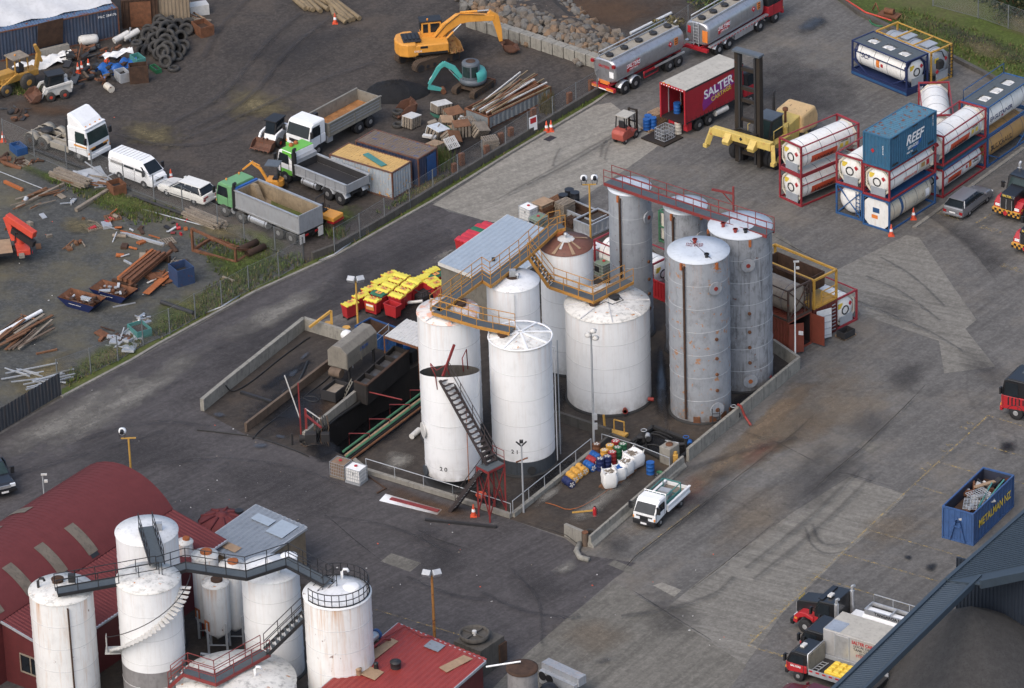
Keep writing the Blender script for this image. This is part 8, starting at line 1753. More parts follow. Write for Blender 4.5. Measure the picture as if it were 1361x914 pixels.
for pts,mt,nm in ((((.0,.30),(.35,.30),(.35,.42),(0,.42)),'wood_new','tan_board'),(((.05,.5),(.1,.8),(.18,.8),(.16,.45)),'wood_new','tan_board'),(((.72,.7),(.8,.93),(.9,.93),(.82,.68)),'wood_new','tan_board'),(((.42,.85),(.58,.85),(.58,.95),(.42,.95)),'roof_grey_sheet','grey_patch')):MB().sheet([Q[0]+u*x+v*y+Vector((0,0,.08)) for x,y in pts],.03).B(nm,m(mt),o)
one('heat_exchanger','silver cylinder exchanger with blue end on the red roof','machine',['alloy','blue_paint','red_steel','concrete_dark'],(484,866),[('cyl',(-1.6,0,.5),(1.4,0,.5),.28,None,16,0),('cyl',(1.4,0,.5),(1.6,0,.5),.36,None,16,1),('cyl',(-1.9,0,.5),(-1.6,0,.5),.36,None,16,3),('bb',-1.5,-1.3,-.4,.4,0,.4,3),('bb',1.0,1.2,-.4,.4,0,.4,3),('tube',[(-1.8,0,.8),(-2.1,.2,1.2),(-2.8,.5,2.4),(-2.8,.5,.2)],.07,6,2),('tube',[(-1.3,-.5,.3),(1.5,-.5,.3),(2.0,-.7,0)],.08,6,2),('tube',[(-2.,-.4,.2),(-2.4,.2,.3),(-2.6,.1,-.5)],.08,6,2)],YAW((467,879),(501,850),3.2),3.28)
for lb,px,mt,r in (('dark round roof vent on the red roof',(526,887),'dark_steel',.36),('small yellow-topped pot on the red roof',(477,896),'wood_new',.2),('small dark pot on the red roof boards',(500,889),'plastic_black',.16)): one('roof_vent',lb,'vent',mt,px,[('lathe',[(r*.9,0),(r*.9,.35),(r,.37),(r,.45),(.01,.48)],16)],0,3.24)
hose('dark red pipe running along the red roof edge',[(505,850,3.4),(538,832,3.4),(560,845,3.4),(575,846,3.4)],.06,'red_steel',name='pipe',cat='pipe',sm=0)
def seams(): pass
GA='white tanks beside the barn'
T1,h1,r1=tank('T1','leftmost white tank with rust-streaked roof beside the maroon barn wall',(81.5,783),43.3,(93,930),'tank_white_rusty','roof_white_dirty',group=GA,cone=.35);roofbit(T1,-.2,.5,h1+.3,'hatch','rust_dark');roofbit(T1,.7,.5,h1+.3,'box','dark_steel');downpipe(T1,r1,-75,.3,h1-.3,'rust_dark',.06);roofbit(T1,-1.4,.1,h1+.1,'goose','dark_steel')
T2,h2,r2=tank('T2','tall clean white tank behind the spiral stair tank',(195.5,705),42.3,(206,858),'tank_white','roof_white',group=GA);roofbit(T2,.8,-.2,h2+.2,'box','galv')
T3,h3,r3=tank('T3','white tank with grey lower band wrapped by a white spiral stair',(197,768),43.5,(208,925),'tank_white','roof_white_dirty',group=GA,band=2.9,bandm='tank_grey_band');wrap_text(T3,'2',.5,r3,-115,1.6,'letter_white')
b=MB();ps=[];k=26
for i in range(k+1):
 f=i/k;a=-12-165*f;z=h3-.5-4.6*f;c=Vector(on(r3+.37,a,z));b.box(c,(.72,.27,.05),0,rad(a));ps.append(Vector(on(r3+.78,a,z+1.0)));b.bar(on(r3+.05,a,z-.12),on(r3+.05,a-165/k,z-.12-4.6/k),.04,.2)
st=b.B('spiral_stair','white_dirty',T3);MB().tube(ps,.03,5).B('spiral_rail','plastic_black',T3);b=MB()
for i in range(7): a=-172-2.2*i;b.bar(on(r3+.9,a,h3-5.2),on(r3+.9,a,h3-4.1),.04); 
b.box(on(r3+.5,-180,h3-5.2),(1.0,.9,.06));b.B('stair_landing','white_dirty',T3)
T4,h4,r4=tank('T4','white tank with clean domed roof in the middle of the lower group',(359,756),39.5,(367,890),'tank_white','roof_white',group=GA,cone=.75);roofbit(T4,.6,-1.0,h4+.4,'goose','white_paint');roofbit(T4,1.2,1.0,h4+.2,'dish','white_paint')
T5,h5,r5=tank('T5','right hand lower white tank with black rim railing and rust streaks',(446,787),46,(456,935),'tank_white_rusty','roof_white',group=GA,cone=.35);roofbit(T5,.9,.2,h5+.15,'dish','white_paint');roofbit(T5,.3,1.5,h5+.1,'goose','white_paint')
b=MB();pr=[on(r5-.1,a,h5) for a in range(-150,111,13)];b.tube([(x,y,z+.95) for x,y,z in pr],.035,5);b.tube([(x,y,z+.5) for x,y,z in pr],.03,5);b.tube([(x*1.01,y*1.01,z+.1) for x,y,z in pr],.05,4)
for x,y,z in pr: b.cyl((x,y,z),(x,y,z+.95),.03,n=6)
b.B('rim_rail','plastic_black',T5)
T6,h6,r6=tank('T6','broad low white tank at the bottom frame edge under the rusty walkway',(314,905),80,(318,965),'tank_white_rusty','roof_white_dirty',group=GA,cone=.75);roofbit(T6,1.2,-.3,h6+.5,'goose','white_paint')
for key,top,hw,bot,lb,lz in (('s1',(247.5,719.5),11,(251,800),'narrowest small white tank with rusty lid behind the spiral stair tank',0),('s2',(275,737),18,(279,842),'small white tank with brown ring hatch at the back of the trio',1.2),('s3',(309.5,750),16.5,(314,850),'small white tank with rusty hatch next to the domed tank',1.2),('s4',(286,774),18,(292,864),'small white tank on four legs standing in front of the trio',1.5)):
 b_=G(*bot);h=HT(*bot,top[1]);r=hw/SCL(*bot,h*.6);o=thing('small_tank',lb,'tank',b_,0,'small white tanks on legs');MB().lathe([(.15,max(.1,lz-.5)),(r,lz+.1),(r,h)],32).B('shell','tank_white_rusty',o);MB().lathe([(r+.04,h-.05),(r+.04,h+.02),(.01,h+.15)],32).B('roof','roof_white_dirty',o);MB().lathe([(r*.45,h+.05),(r*.45,h+.25),(r*.38,h+.27),(.01,h+.2)],18,(.1,.1,0)).B('hatch',m('rust_orange' if key!='s4' else 'rust_dark'),o)
 if lz:
  for a in (40,130,220,310):MB().bar(on(r,a,0),on(r,a,lz+.9),.14).B('leg','galv',o)
  b=MB();q=[on(r,a,lz*.5) for a in (40,130,220,310)]
  for i in range(4): b.bar(q[i],q[(i+1)%4],.06)
  b.B('leg_brace','galv',o)
 MB().box(on(r+.01,-140,lz+.7),(.02,.5,.7),0,rad(-140)).B('hazard_panel','rust_orange',o)
ZA=h1+.55;GW='black walkways'
walkway('walkway','black walkway linking the leftmost tank to the spiral stair tank',[W(75,786,ZA),W(210,762,ZA)],.8,'plastic_black','grating',group=GW)
walkway('walkway','black walkway zigzag over the small tanks to the railed tank',[W(212,763,ZA),W(247,752,ZA),W(327,764,ZA),W(382,746,ZA),W(436,774,ZA)],.8,'plastic_black','grating',group=GW)
walkway('stairway','steep black stair between the two tallest lower tanks',[W(209,748,h3+.6),W(194,700,h2+.5)],.9,'plastic_black','grating',rails=(1,1),stairs=None,cat='stair')
zL=h6+.95;walkway('stairway','long black stair with pale treads dropping from the railed tank',[W(353,866,zL),W(446,776,ZA-.3)],.85,'plastic_black','grating',rails=(1,1),stairs=True,cat='stair')
walkway('walkway','rusty red walkway over the broad low tank at the frame bottom',[W(353,866,zL),W(286,903,zL),W(247,891,zL),W(226,908,zL-1)],.85,'walk_red','grating',group=GW)
hose('red pipe standing beside the legged tank',[(268,800,2.6),(270,845,.1)],.06,'wheel_red',name='pipe',cat='pipe',sm=0);ln('pipe','grey pipe lying on the ground by the legged tank','pipe','galv',(267,869),(292,873),.25,None,.15,None,None,True)
sheet('tank_yard_floor',[(60,930),(150,800),(240,740),(330,760),(420,780),(500,840),(430,930)],'bund_floor',.010)
one('cooling_unit','dark cooling unit with a round fan behind the red roof corner','machine',['concrete_dark','rust_dark','white_dirty'],(638,884),[('bb',-1.2,1.2,-1.1,1.1,0,2.0,0),('lathe',[(.95,2.2),(1.0,2.5),(.9,2.5),(.86,2.3)],24,(-.2,.2,0),0),('bar',(-1.1,.2,2.4),(.7,.2,2.4),.08),('bar',(-.2,-.7,2.4),(-.2,1.1,2.4),.08),('cyl',(-.2,.2,2.3),(-.2,.2,2.6),.15,None,12,2),('bb',.6,1.31,-1.21,.4,.2,1.6,1)],rad(50))
p=G(694,887,3.4);o=thing('vertical_vessel','grey cylindrical vessel with a rusty lid at the bottom edge','tank',(p.x,p.y,0));MB().lathe([(.95,0),(.95,3.4)],28).B('shell','tank_grey_band',o);MB().lathe([(1.02,3.3),(1.02,3.42),(.85,3.45),(.01,3.4)],28).B('lid','rust_dark',o)
ln('pipe','white pipe reaching from the red roof to the rusty-lidded vessel','pipe','white_paint',(646,886),(692,879),.12,None,3.3,3.6,None,True)
one('engine_unit','grey long engine casing with round holes at the bottom edge','machine',['tank_grey','plastic_black','galv'],(750,915),[('bb',-1.6,1.6,-.35,.35,.9,1.5,0),('bb',-1.5,1.5,-.7,-.36,.2,1.1,2),('cyl',(-1.2,-.75,.8),(-1.2,-.7,.8),.3,None,16,1),('cyl',(-.6,-.75,.8),(-.6,-.7,.8),.3,None,16,1),('lathe',[(.6,.2),(.7,.7),(.4,1.1),(.01,1.2)],18,(.2,-1.6,0),1)],YAW((726,887),(776,910)))
# ---------------------------------------------------------------- slate roofed building, lower right
zr=6.5;o=thing('open_shed','slate blue roofed open shed over a grit heap','building',(*G(1330,850).xy,0));o0=Vector(o.location);gp=lambda x,y,z=zr: G(x,y,z)-o0
b=MB();P=[gp(1110,914),gp(1258,771),gp(1303,767),gp(1171,914)];e=P[0]-P[1];P[0]=P[0]+e*.6;P[3]=P[0]+P[2]-P[1];u=P[0]-P[1];b.corr(P[1],u,P[2]-P[1],u.length,(P[2]-P[1]).length,.3,.04,out=(0,0,1));b.B('canopy_roof','slate_roof',o)
Q=[gp(x,y,zr+.1) for x,y in ((1258,771),(1361,681),(1480,577),(1600,700),(1361,764),(1303,776))];u=Q[1]-Q[0];fv=(Q[4]-Q[5]).normalized();b=MB();b.sheet(Q,-.1)
for i in range(60): q=Q[0].lerp(Q[2],i/60)+Vector((0,0,.03));b.bar(q,q+fv*11,.07,.05)
b.B('main_roof','slate_roof',o)
MB().bar(P[0],P[1],.25,.3).bar(P[3],P[2],.2,.45).bar(Q[0],Q[0]+u*2.0,.25,.3).B('gutter','slate_roof',o)
b=MB();a,c=gp(1271,826,1.4),gp(1420,866,1.4);b.bar(a+Vector((0,0,2.4)),c+Vector((0,0,2.4)),.12,4.8);k=int((c-a).length/.25)
for i in range(k): q=a.lerp(c,i/k);b.bar(q+Vector((-.03,-.1,0)),q+Vector((-.03,-.1,4.8)),.06)
b.B('clad_wall','slate_wall',o);MB().bar(a-Vector((0,0,.7)),c-Vector((0,0,.7)),.35,1.4).B('base_wall','concrete_dark',o);MB().bar(Q[5],Q[4]+fv*6,.25,.6).B('fascia','slate_roof',o)
M('grit',S(66,65,64),.95,var=.2,grime=.5,scale=2.2,bump=.06,streak=.3,streakc=S(64,62,60));M('grit_floor',S(70,68,66),.9,var=.2,grime=.3)
b=MB();n=40;vs=[]
for k in range(9):
 for i in range(n): f=k/8;a=2*math.pi*i/n;rr=(1-f)*7.6*(1+.06*math.sin(3*a)+RR.uniform(-.01,.01));vs.append((rr*math.cos(a),rr*math.sin(a),4.6*f**1.05+RR.uniform(-.05,.05)*(0<f<1)+(.0 if f else -.02)))
b.add(vs,[(k*n+i,k*n+(i+1)%n,(k+1)*n+(i+1)%n,(k+1)*n+i) for k in range(8) for i in range(n)],0,True);tag(b.B('grit_heap','grit',loc=G(1290,888)),'tall grey heap of fine grit under the slate roofed shed','heap')
# ---------------------------------------------------------------- scrap yard: fences, rubble, tyres, timber, scrap
t=NT('chain_link');v=t.coord((1,1,1),world=True);mp=t.new('ShaderNodeMapping');mp.inputs['Rotation'].default_value=(0,0,rad(50));t.link(v,mp.inputs[0]);sx=t.new('ShaderNodeSeparateXYZ');t.link(mp.outputs[0],sx.inputs[0])
def mth(op,a,b=None):
 n=t.new('ShaderNodeMath',operation=op); 
 for k,x in ((0,a),(1,b)):
  if x is None: continue
  if isinstance(x,(int,float)): n.inputs[k].default_value=x
  else: t.link(x,n.inputs[k])
 return n.outputs[0]
ws=[mth('LESS_THAN',mth('FRACT',mth('MULTIPLY',mth(op,sx.outputs[0],sx.outputs[2]),13.0)),.07) for op in ('ADD','SUBTRACT')]
t.link(mth('MAXIMUM',*ws),t.b.inputs['Alpha']);t.b.inputs['Base Color'].default_value=(*S(130,134,136),1);MATS['chain_link']=t.m
M('post_grey',S(104,108,110),.6,grime=.2)
def fence(label,pts,h=2.1,z=0,rail=False,mat='post_grey'):
 P=[p+Vector((0,0,z)) for p in cpt(pts)];o0=P[0];o=thing('chain_link_fence',label,'fence',o0);P=[p-o0 for p in P]
 for p in P:MB().cyl(p,p+Vector((0,0,h)),.045,n=8).B('post',mat,o)
 for a,c in zip(P[:-1],P[1:]): b=MB();b.add([a+Vector((0,0,.05)),c+Vector((0,0,.05)),c+Vector((0,0,h-.1)),a+Vector((0,0,h-.1))],[(0,1,2,3)]);b.B('mesh','chain_link',o)
 b=MB()
 for a,c in zip(P[:-1],P[1:]):
  for zz in ((h-.05,.1) if not rail else (h,h*.5,.1)): b.cyl(a+Vector((0,0,zz)),c+Vector((0,0,zz)),.014,n=5)
 b.B('wire',mat,o);return o
WL=[(415,345),(447,333),(511.7,296),(576,257),(641.4,218),(680,195),(735,160.5),(794,125.5),(815,112)]
wall('low weathered block wall under the long chain link fence by the road',WL,.6,.25,'concrete_dark',joint=1.8)
fence('long chain link fence on the low block wall by the road',[(445,336),(478.7,317),(511.7,296.5),(545,277),(576,258),(609,238),(641.4,218.5),(672.7,200),(702,181),(735,160.5),(766,142),(794,125.5),(826,98),(855,79),(884,60),(915,38),(950,14)])
fence('chain link fence on the grass verge beside the gravel yard',[(77,512),(121,497),(157,480),(190.6,459),(226,444),(260,424),(295,407),(331,387),(371,369),(404,349)])
fence('chain link fence dividing the gravel yard from the parked lorries',[(5,190),(46,208),(89,226),(123,233),(165,250),(205,265),(243,280),(290,305),(325,318),(366,334),(404,349)])
fence('chain link fence crossing the grassy bank in the top right corner',[(1240,8),(1300,24),(1340,38),(1400,58)])
hose('bent galvanised brace pipe beside the fence corner',[(424,346,.1),(445,337,1.6),(466,323,.1)],.05,'galv',name='brace',cat='pipe',sm=0)
hose('bent galvanised brace beside the gravel yard fence',[(275,415,.1),(295,407,1.6),(318,393,.1)],.05,'galv',name='brace',cat='pipe',sm=0)
M('fence_dark',S(70,74,80),.7,grime=.3,streak=.3)
p,q=G(-30,592),G(82,524);tag(MB().corr((0,0,0),q-p,(0,0,1),(q-p).length,1.75,.35,.05).B('sheet_fence','fence_dark',loc=p),'dark corrugated sheet fence at the left edge of the road','fence')
one('sign','white prohibition sign leaning on the fence by the cones','sign',['white_paint','letter_red'],(709,178),[('bb',-.4,.4,-.02,.02,.3,1.5,0),('bb',-.3,.3,-.03,-.021,.95,1.4,1)],rad(40))
one('drain_grate','black drain grate in the pale concrete apron','drain','plastic_black',(731,184),[('bb',-.45,.45,-.3,.3,0,.02)],rad(50))
M('rock',S(118,108,96),.9,var=.3,grime=.3,scale=1.0);M('rock_grey',S(104,102,98),.9,var=.3,grime=.3,scale=1.0);M('rock_tan',S(134,110,86),.9,var=.25,grime=.3)
RP=[(606,-2),(740,-12),(778,22),(850,60),(832,90),(760,64),(700,40),(650,24),(614,8)]
def inside(x,y,P):
 c=False
 for i in range(len(P)):
  (x1,y1),(x2,y2)=P[i-1],P[i]
  if (y1>y)!=(y2>y) and x<(x2-x1)*(y-y1)/(y2-y1)+x1: c=not c
 return c
rk=[]
for k in range(6):
 bm=bmesh.new();bmesh.ops.create_icosphere(bm,subdivisions=1,radius=.5)
 for v in bm.verts: v.co*=RR.uniform(.72,1.12);v.co.z*=.75
 me=bpy.data.meshes.new('boulder');bm.to_mesh(me);bm.free();me.materials.append(m(['rock','rock_grey','rock_tan'][k%3]));rk.append(me)
def boulder(px,s,z,lb='grey brown boulder in the rubble bank behind the concrete blocks',gr='boulders in the rubble bank'):
 o=bpy.data.objects.new('boulder',rk[RR.randrange(6)]);COL.objects.link(o);o.location=G(*px)+Vector((0,0,z));o.scale=[s*RR.uniform(.8,1.25) for _ in 'xyz'];o.rotation_euler=[RR.uniform(0,6) for _ in 'xyz'];tag(o,lb,'boulder',gr)
done=[];tries=0
while len(done)<285 and tries<20000:
 tries+=1;x,y=RR.uniform(600,855),RR.uniform(-12,95)
 if not inside(x,y,RP): continue
 if any(abs(x-a)<5.5 and abs(y-c)<3.2 for a,c in done): continue
 dl=min(1,abs((y-(18+(x-640)*.42)))/24);z=1.3*(1-abs(y-(4+(x-640)*.36))/30);s=RR.uniform(.55,1.25);done.append((x,y));boulder((x,y+max(0,z)*14),s,max(.1,z))
for p in ((694,58),(700,62),(767,84),(770,88),(685,60)): boulder(p,.7,.2,'loose boulder lying on the dirt in front of the concrete blocks','loose boulders')
mb=MB();P=[G(x,y+6) for x,y in RP];c=sum(P,Vector())/len(P);n=len(P);mb.add([(*q.xy,0) for q in P]+[(*(c+(q-c)*.55).xy,.9) for q in P],[(i,(i+1)%n,n+(i+1)%n,n+i) for i in range(n)]+[tuple(range(n,2*n))]);mb.B('rubble_base','dirt_yard',kind='structure')
yb_=YAW((682,46),(817,96))
pA,pB=(G(630,36),G(820,97))
for i in range(14):
 one('concrete_block','pale concrete block in the retaining row before the rubble bank' if i<13 else 'pinkish last concrete block at the tanker end of the row','concrete block','concrete_pale' if i<13 else 'brick_tan',PX(pA.lerp(pB,i/13)),[('bb',-.5*(pB-pA).length/13+.02,.5*(pB-pA).length/13-.02,-.4,.4,0,.98+.03*RR.random())],yb_,0,'retaining blocks',.03)
ty=MB().lathe([(.27,-.11),(.46,-.14),(.52,-.08),(.52,.08),(.46,.14),(.27,.11),(.30,0),(.27,-.11)],22).B('tyre','dusty_rubber');first=True
def tyre(px,z,tilt,yaw,s=1,lb='worn black tyre in the tyre heap beside the blue container',gr='tyres in the heap'):
 global first
 o=ty if first else ty.copy()
 if not first: COL.objects.link(o)
 first=False;o.location=G(*px)+Vector((0,0,z));o.rotation_euler=(tilt,0,yaw);o.scale=(s,)*3;tag(o,lb,'tyre',gr);return o
TP=[(865,130),(905,125),(790,165),(845,152),(970,115),(990,160),(965,200),(975,245),(957,272),(940,300),(882,330),(845,290),(815,220),(870,195),(905,200),(915,232),(760,275),(785,275),(750,205),(790,190),(935,110),(945,140),(830,255),(860,250),(895,262),(820,180),(880,160),(925,175),(800,240),(840,205),(770,235),(900,300),(930,265),(870,280),(895,150),(850,120),(1000,130),(885,225)]
for u,v_ in TP:
 hz=max(.2,1.5-abs(u-880)/130-abs(v_-200)/140);tyre((u/4,v_/4+hz*13),hz,rad(RR.choice([70,60,40,85,30])),RR.uniform(-.6,.9),RR.uniform(1.0,1.25))
tyre((231,93),.15,0,0,.95,'flat tyre lying alone at the near edge of the tyre heap')
for p,z,lb in (((529,155),.15,'lower tyre of the left stack by the spare bucket'),((529,155),.43,'upper tyre of the left stack by the spare bucket'),((529,168),.15,'tyre lying behind the dark blue container'),((540,154),.15,'tyre right of the small stack by the spare bucket'),((784.5,711),.15,'tyre lying at the tip of the tapered barrier'),((183,77),1.35,'tyre resting on the teal tub')): tyre(p,z,0,0,.9,lb,'loose tyres')
M('log',S(140,122,92),.85,var=.2,grime=.3)
for u1,v1,u2,v2 in ((200,-10,265,45),(225,-10,290,48),(250,-5,305,52),(275,-5,345,58),(300,-5,385,48),(320,-15,395,20),(395,20,420,82),(400,0,520,102),(415,-5,552,97),(430,60,500,107),(370,-10,480,88),(435,82,478,117)): ln('log','debarked timber pole in the pile at the top frame edge','log','log',(340+u1/4,v1/4),(340+u2/4,v2/4),.42,None,.25+RR.uniform(0,.35),.25,'poles in the log pile',True)
def timber(n,box,ang,label,gr,mat='wood_old',L=(2,4),w=.14,nm='plank'):
 x0,y0,x1,y1=box
 for i in range(n):
  x,y=RR.uniform(x0,x1),RR.uniform(y0,y1);l=RR.uniform(*L);a=rad(ang+RR.uniform(-10,10));p=G(x,y,.1+.3*RR.random());k=MB().box((0,0,0),(l,w*RR.uniform(.6,1.6),.08)).B(nm,RR.choice(mat) if isinstance(mat,tuple) else mat,loc=p,rz=a);k.rotation_euler.y=RR.uniform(-.06,.06);tag(k,label,'timber',gr)
timber(14,(238,6,258,22),118,'long loose plank standing in the timber pile at the top left','planks by the tan container',('wood_brown','wood_new'),(2,4))
timber(18,(5,428,50,455),55,'weathered board in the timber pile at the left edge','boards at the left edge',('wood_old','wood_brown','concrete_brown'),(2.5,5))
timber(5,(240,20,262,27),-25,'pale plank lying behind the tyre heap','planks behind the tyres','wood_old',(2,3.5))
for p,q,w,mt,lb in (((0,443),(55,413),.3,'white_paint','long white pipe lying at the left edge above the timber pile'),((28,418),(53,426),.14,'wood_brown','brown plank crossing under the white pipe'),((177,260),(250,287),.26,'dark_steel','long black pipe lying along the lorry fence'),((18,188),(135,232),.3,'hose_black','long black hose pipe along the fence by the prime mover'),((214,401),(257,416),.34,'dark_steel','short thick black pipe on the verge grass'),((22,276),(85,244),.2,'wood_old','long plank lying on the bare ground below the van'),((36,262),(62,250),.2,'wood_brown','shorter plank beside the long one below the van'),((101,279),(143,253),.28,'wood_old','square timber pointing at the rusty square bin'),((6,241),(30,252),.22,'rust_orange','orange rusty beam on the ground at far left'),((0,228),(58,251),.08,'galv','thin galvanised pipe lying left of the planks'),((190,278),(290,305),.1,'galv','thin galvanised pipe by the red engine parts'),((161,309),(218,325),.2,'galv','galvanised ladder piece beside the big flat pallet'),((48,470),(76,464),.12,'wood_brown','single brown stick on the gravel left of the verge'),((194,390),(226,362),.55,'rust_orange','bright rusty curved plate beside the blue box'),((196,376),(225,361),.16,'white_dirty','white bar beside the curved rusty plate'),((120,270),(160,240),.08,'wood_old','thin stick near the rusty square bin'),((296,368),(312,374),.16,'wood_old','pale offcut on the verge by the fence'),((838,44),(892,17),.26,'door_white','long pale blue pipe on the bank behind the tankers'),((885,44),(900,26),.14,'white_dirty','leaning white post on the bank behind the tankers'),((165,346),(175,351),.14,'galv','short galvanised channel by the rusty beams'),((180,402),(150,408),.08,'galv','bent bracket beside the skips')): ln('pipe' if 'pipe' in lb else 'beam',lb,'pipe' if 'pipe' in lb else 'timber',mt,p,q,w,None if 'plate' not in lb else .05,w/2+.03,None,None,'pipe' in lb)
for i in range(6): ln('beam','rusty steel beam stacked on the trestles','beam','rust_steel' if i else 'rust_orange',(157+i*3.2,370+i*.9),(203+i*3.2,332+i*.9+RR.uniform(-3,3)),.2,.26,.7+.1*(i%2),None,'rusty beams on trestles')
for p,q in (((150,374),(182,383)),((195,336),(226,344))): ln('trestle','rusty trestle beam under the stacked steel','trestle','rust_dark',p,q,.25,.5,.3,None,'trestles')
ln('beam','long rusty bar beside the stacked steel','beam','rust_steel',(172,380),(228,333),.22,.22,.6); 
def stackt(label,p,q,n,mat='wood_old',w=.9):
 P=G(*p,.1);Q=G(*q,.1);d=Q-P;L=d.length;b=MB()
 for j in range(3):
  for i in range(n): y=-w/2+w*i/(n-1);y+=RR.uniform(-.04,.04);b.bb(RR.uniform(-.3,.2),L-RR.uniform(-.2,.5),y-.065,y+.065,.2*j+RR.uniform(0,.04),.2*j+.17)
 tag(b.B('timber_stack',mat,loc=P,rz=math.atan2(d.y,d.x)),label,'timber')
stackt('grey timber stack left of the rusty frame',(250,286),(296,305),5);stackt('grey timber stack below the white van',(74,233),(118,250),5)
one('steel_truss','orange rusty triangular steel frame standing on the gravel','frame','rust_steel',(296,335),[('bar',(-2,-1,.1),(2,-1,.1),.2),('bar',(-2,1.1,.1),(2,1.1,.1),.2),('bar',(-2,-1,.1),(-2,1.1,.1),.2),('bar',(2,-1,.1),(2,1.1,.1),.2),('bar',(-2,-1,0),(-2,-1,1.9),.16),('bar',(-2,-1,1.9),(2,-1,1.2),.16),('bar',(2,-1,0),(2,-1,1.3),.16),('bar',(-2,-1,1.8),(-.2,1.1,.2),.14),('bar',(2,-1,1.2),(2,1.1,.2),.14)],rad(-35))
for i,p in enumerate(((330,331),(340,337))): one('steel_pipe',['rusty fat pipe offcut beside the rusty frame','second rusty fat pipe offcut nearer the tipper'][i],'pipe','rust_dark',p,[('lathe',[(.27,-.9),(.27,.9),(.23,.9),(.23,-.9),(.27,-.9)],16,(0,0,.27),0,'X')],rad(45))
def boat(label,px,yaw):
 o=thing('boat_skip',label,'skip',G(*px),yaw,'navy boat skips');b=MB();vs=[(-.95,-.6,0),(.95,-.6,0),(.95,.6,0),(-.95,.6,0),(-1.65,-.85,.75),(1.65,-.85,.75),(1.65,.85,.75),(-1.65,.85,.75)];b.add(vs,[(3,2,1,0),(0,1,5,4),(1,2,6,5),(2,3,7,6),(3,0,4,7)]);vi=[(x*.97,y*.95,z+.03) for x,y,z in vs];b.add(vi,[(0,1,2,3),(4,5,1,0),(5,6,2,1),(6,7,3,2),(7,4,0,3)],1);b.B('body',['drum_navy','rust_steel'],o);k=MB().bb(-.7,.4,-.80,-.76,.3,.6).B('name_plate','white_dirty',o);k.rotation_euler.x=rad(-8)
 for _ in range(16):MB().box((RR.uniform(-1.1,1.1),RR.uniform(-.5,.5),.55+RR.uniform(0,.2)),(RR.uniform(.3,.9),RR.uniform(.1,.4),.1),0,RR.uniform(0,3),RR.uniform(-.5,.5)).B('scrap_load',RR.choice(['rust_steel','rust_dark','rust_dark','galv']),o)
ysk=YAW((95,401),(125,409));boat('left navy boat skip of rusty scrap with a white box in it',(110,407),ysk);boat('right navy boat skip heaped with rusty scrap',(152,395.5),ysk)
def obox(nm,label,px,L,Wd,H,mat,inner,yaw,cat='bin',z=0):
 b=MB();t=.06;b.bb(-L/2,L/2,-Wd/2,-Wd/2+t,0,H,0);b.bb(-L/2,L/2,Wd/2-t,Wd/2,0,H,0);b.bb(-L/2,-L/2+t,-Wd/2+t,Wd/2-t,0,H,0);b.bb(L/2-t,L/2,-Wd/2+t,Wd/2-t,0,H,0);b.bb(-L/2+t,L/2-t,-Wd/2+t,Wd/2-t,0,H*.55,1)
 o=b.B(nm,[mat,inner],loc=G(*px,z),rz=yaw);return tag(o,label,cat)
yg=YAW((227,366),(244,380))
M('box_navy',S(52,74,112),.6,rust=.1,grime=.3);obox('steel_bin','scuffed blue steel bin with a leaning board on top','steel_bin' and (242,374),1.5,1.4,1.35,'box_navy','tray_black',yg);one('board','pale board leaning on the scuffed blue bin','board','wood_old',(238,357),[('box',(0,0,0),(1.3,1.1,.05),0,.5,.5)],yg,.3)
obox('steel_bin','rusty square bin of scrap by the white van',(155.5,256),1.2,1.1,.9,'rust_steel','dark_steel',yg);obox('steel_bin','rusty brown chest bin right of the tyre heap',(270,44),1.7,1.2,.9,'rust_steel','rust_dark',yg);obox('plastic_box','bright blue lidded box beside the fence at far left',(25,202),1.4,.9,.6,'blue_paint','blue_paint',yg,'box')
obox('cage_bin','teal mesh cage on the verge scrap',(186,443),1.6,1.2,.6,'teal_paint','dirt_yard',yg,'cage');obox('tub','grey round-ended tub under the blue tarp',(163,106),1.2,.9,.8,'galv','tray_black',yg);obox('tub','teal tub behind the brown plate box',(184,91),1.3,.8,1.1,'teal_paint','teal_paint',yg);obox('plate_box','brown rusty plate box in front of the teal tub',(185,108),1.5,.9,1.5,'rust_dark','rust_dark',rad(8));obox('green_tray','dark green tray beside the brown plate box',(207,94),1.2,.5,.35,'drum_green','tray_black',yg,'tray')
for lb,px,mt,a in (('small grey pallet of plates on the gravel',(124,303),'wood_old',.5),('big flat pallet with steel sheets on the gravel',(222,322),'wood_old',.4),('pallet beside the rusty rollers at far left',(30,219),'wood_old',.6),('brown pallet right of the grey plates',(150,290),'wood_brown',.3),('pallet of silver pipes on the verge',(190,430),'wood_old',.5)): pallet(lb,px,a,mt)
def junk(n,box,label,gr,mats_,s=(.3,1.1),nm='scrap_metal',z=.0):
 for i in range(n):
  p=G(RR.uniform(box[0],box[2]),RR.uniform(box[1],box[3]),.1+z*RR.random());b=MB();k=RR.random();l=RR.uniform(*s)
  if k<.5: b.box((0,0,0),(l,l*RR.uniform(.2,.8),RR.uniform(.04,.3)))
  elif k<.75: b.cyl((-l/2,0,0),(l/2,0,.05),RR.uniform(.05,.2),n=10)
  else: b.bar((-l,0,0),(l,.2,.1),.08)
  o=b.B(nm,RR.choice(mats_),loc=p,rz=RR.uniform(0,3));o.rotation_euler.y=RR.uniform(-.4,.4);tag(o,label,'scrap',gr)
RS=['rust_steel','rust_dark','dark_steel','tank_base_dark']
junk(40,(90,60,165,88),'rusty scrap piece in the heap along the blue container','scrap along the blue container',RS,z=.6);junk(20,(95,88,150,112),'scrap bit on the ground right of the skid steer','scrap beside the skid steer',RS,z=.3);junk(14,(165,35,210,50),'timber or metal scrap between the container and tyres','scrap behind the tyres',['wood_old','rust_steel','wood_new','galv'],z=.5)
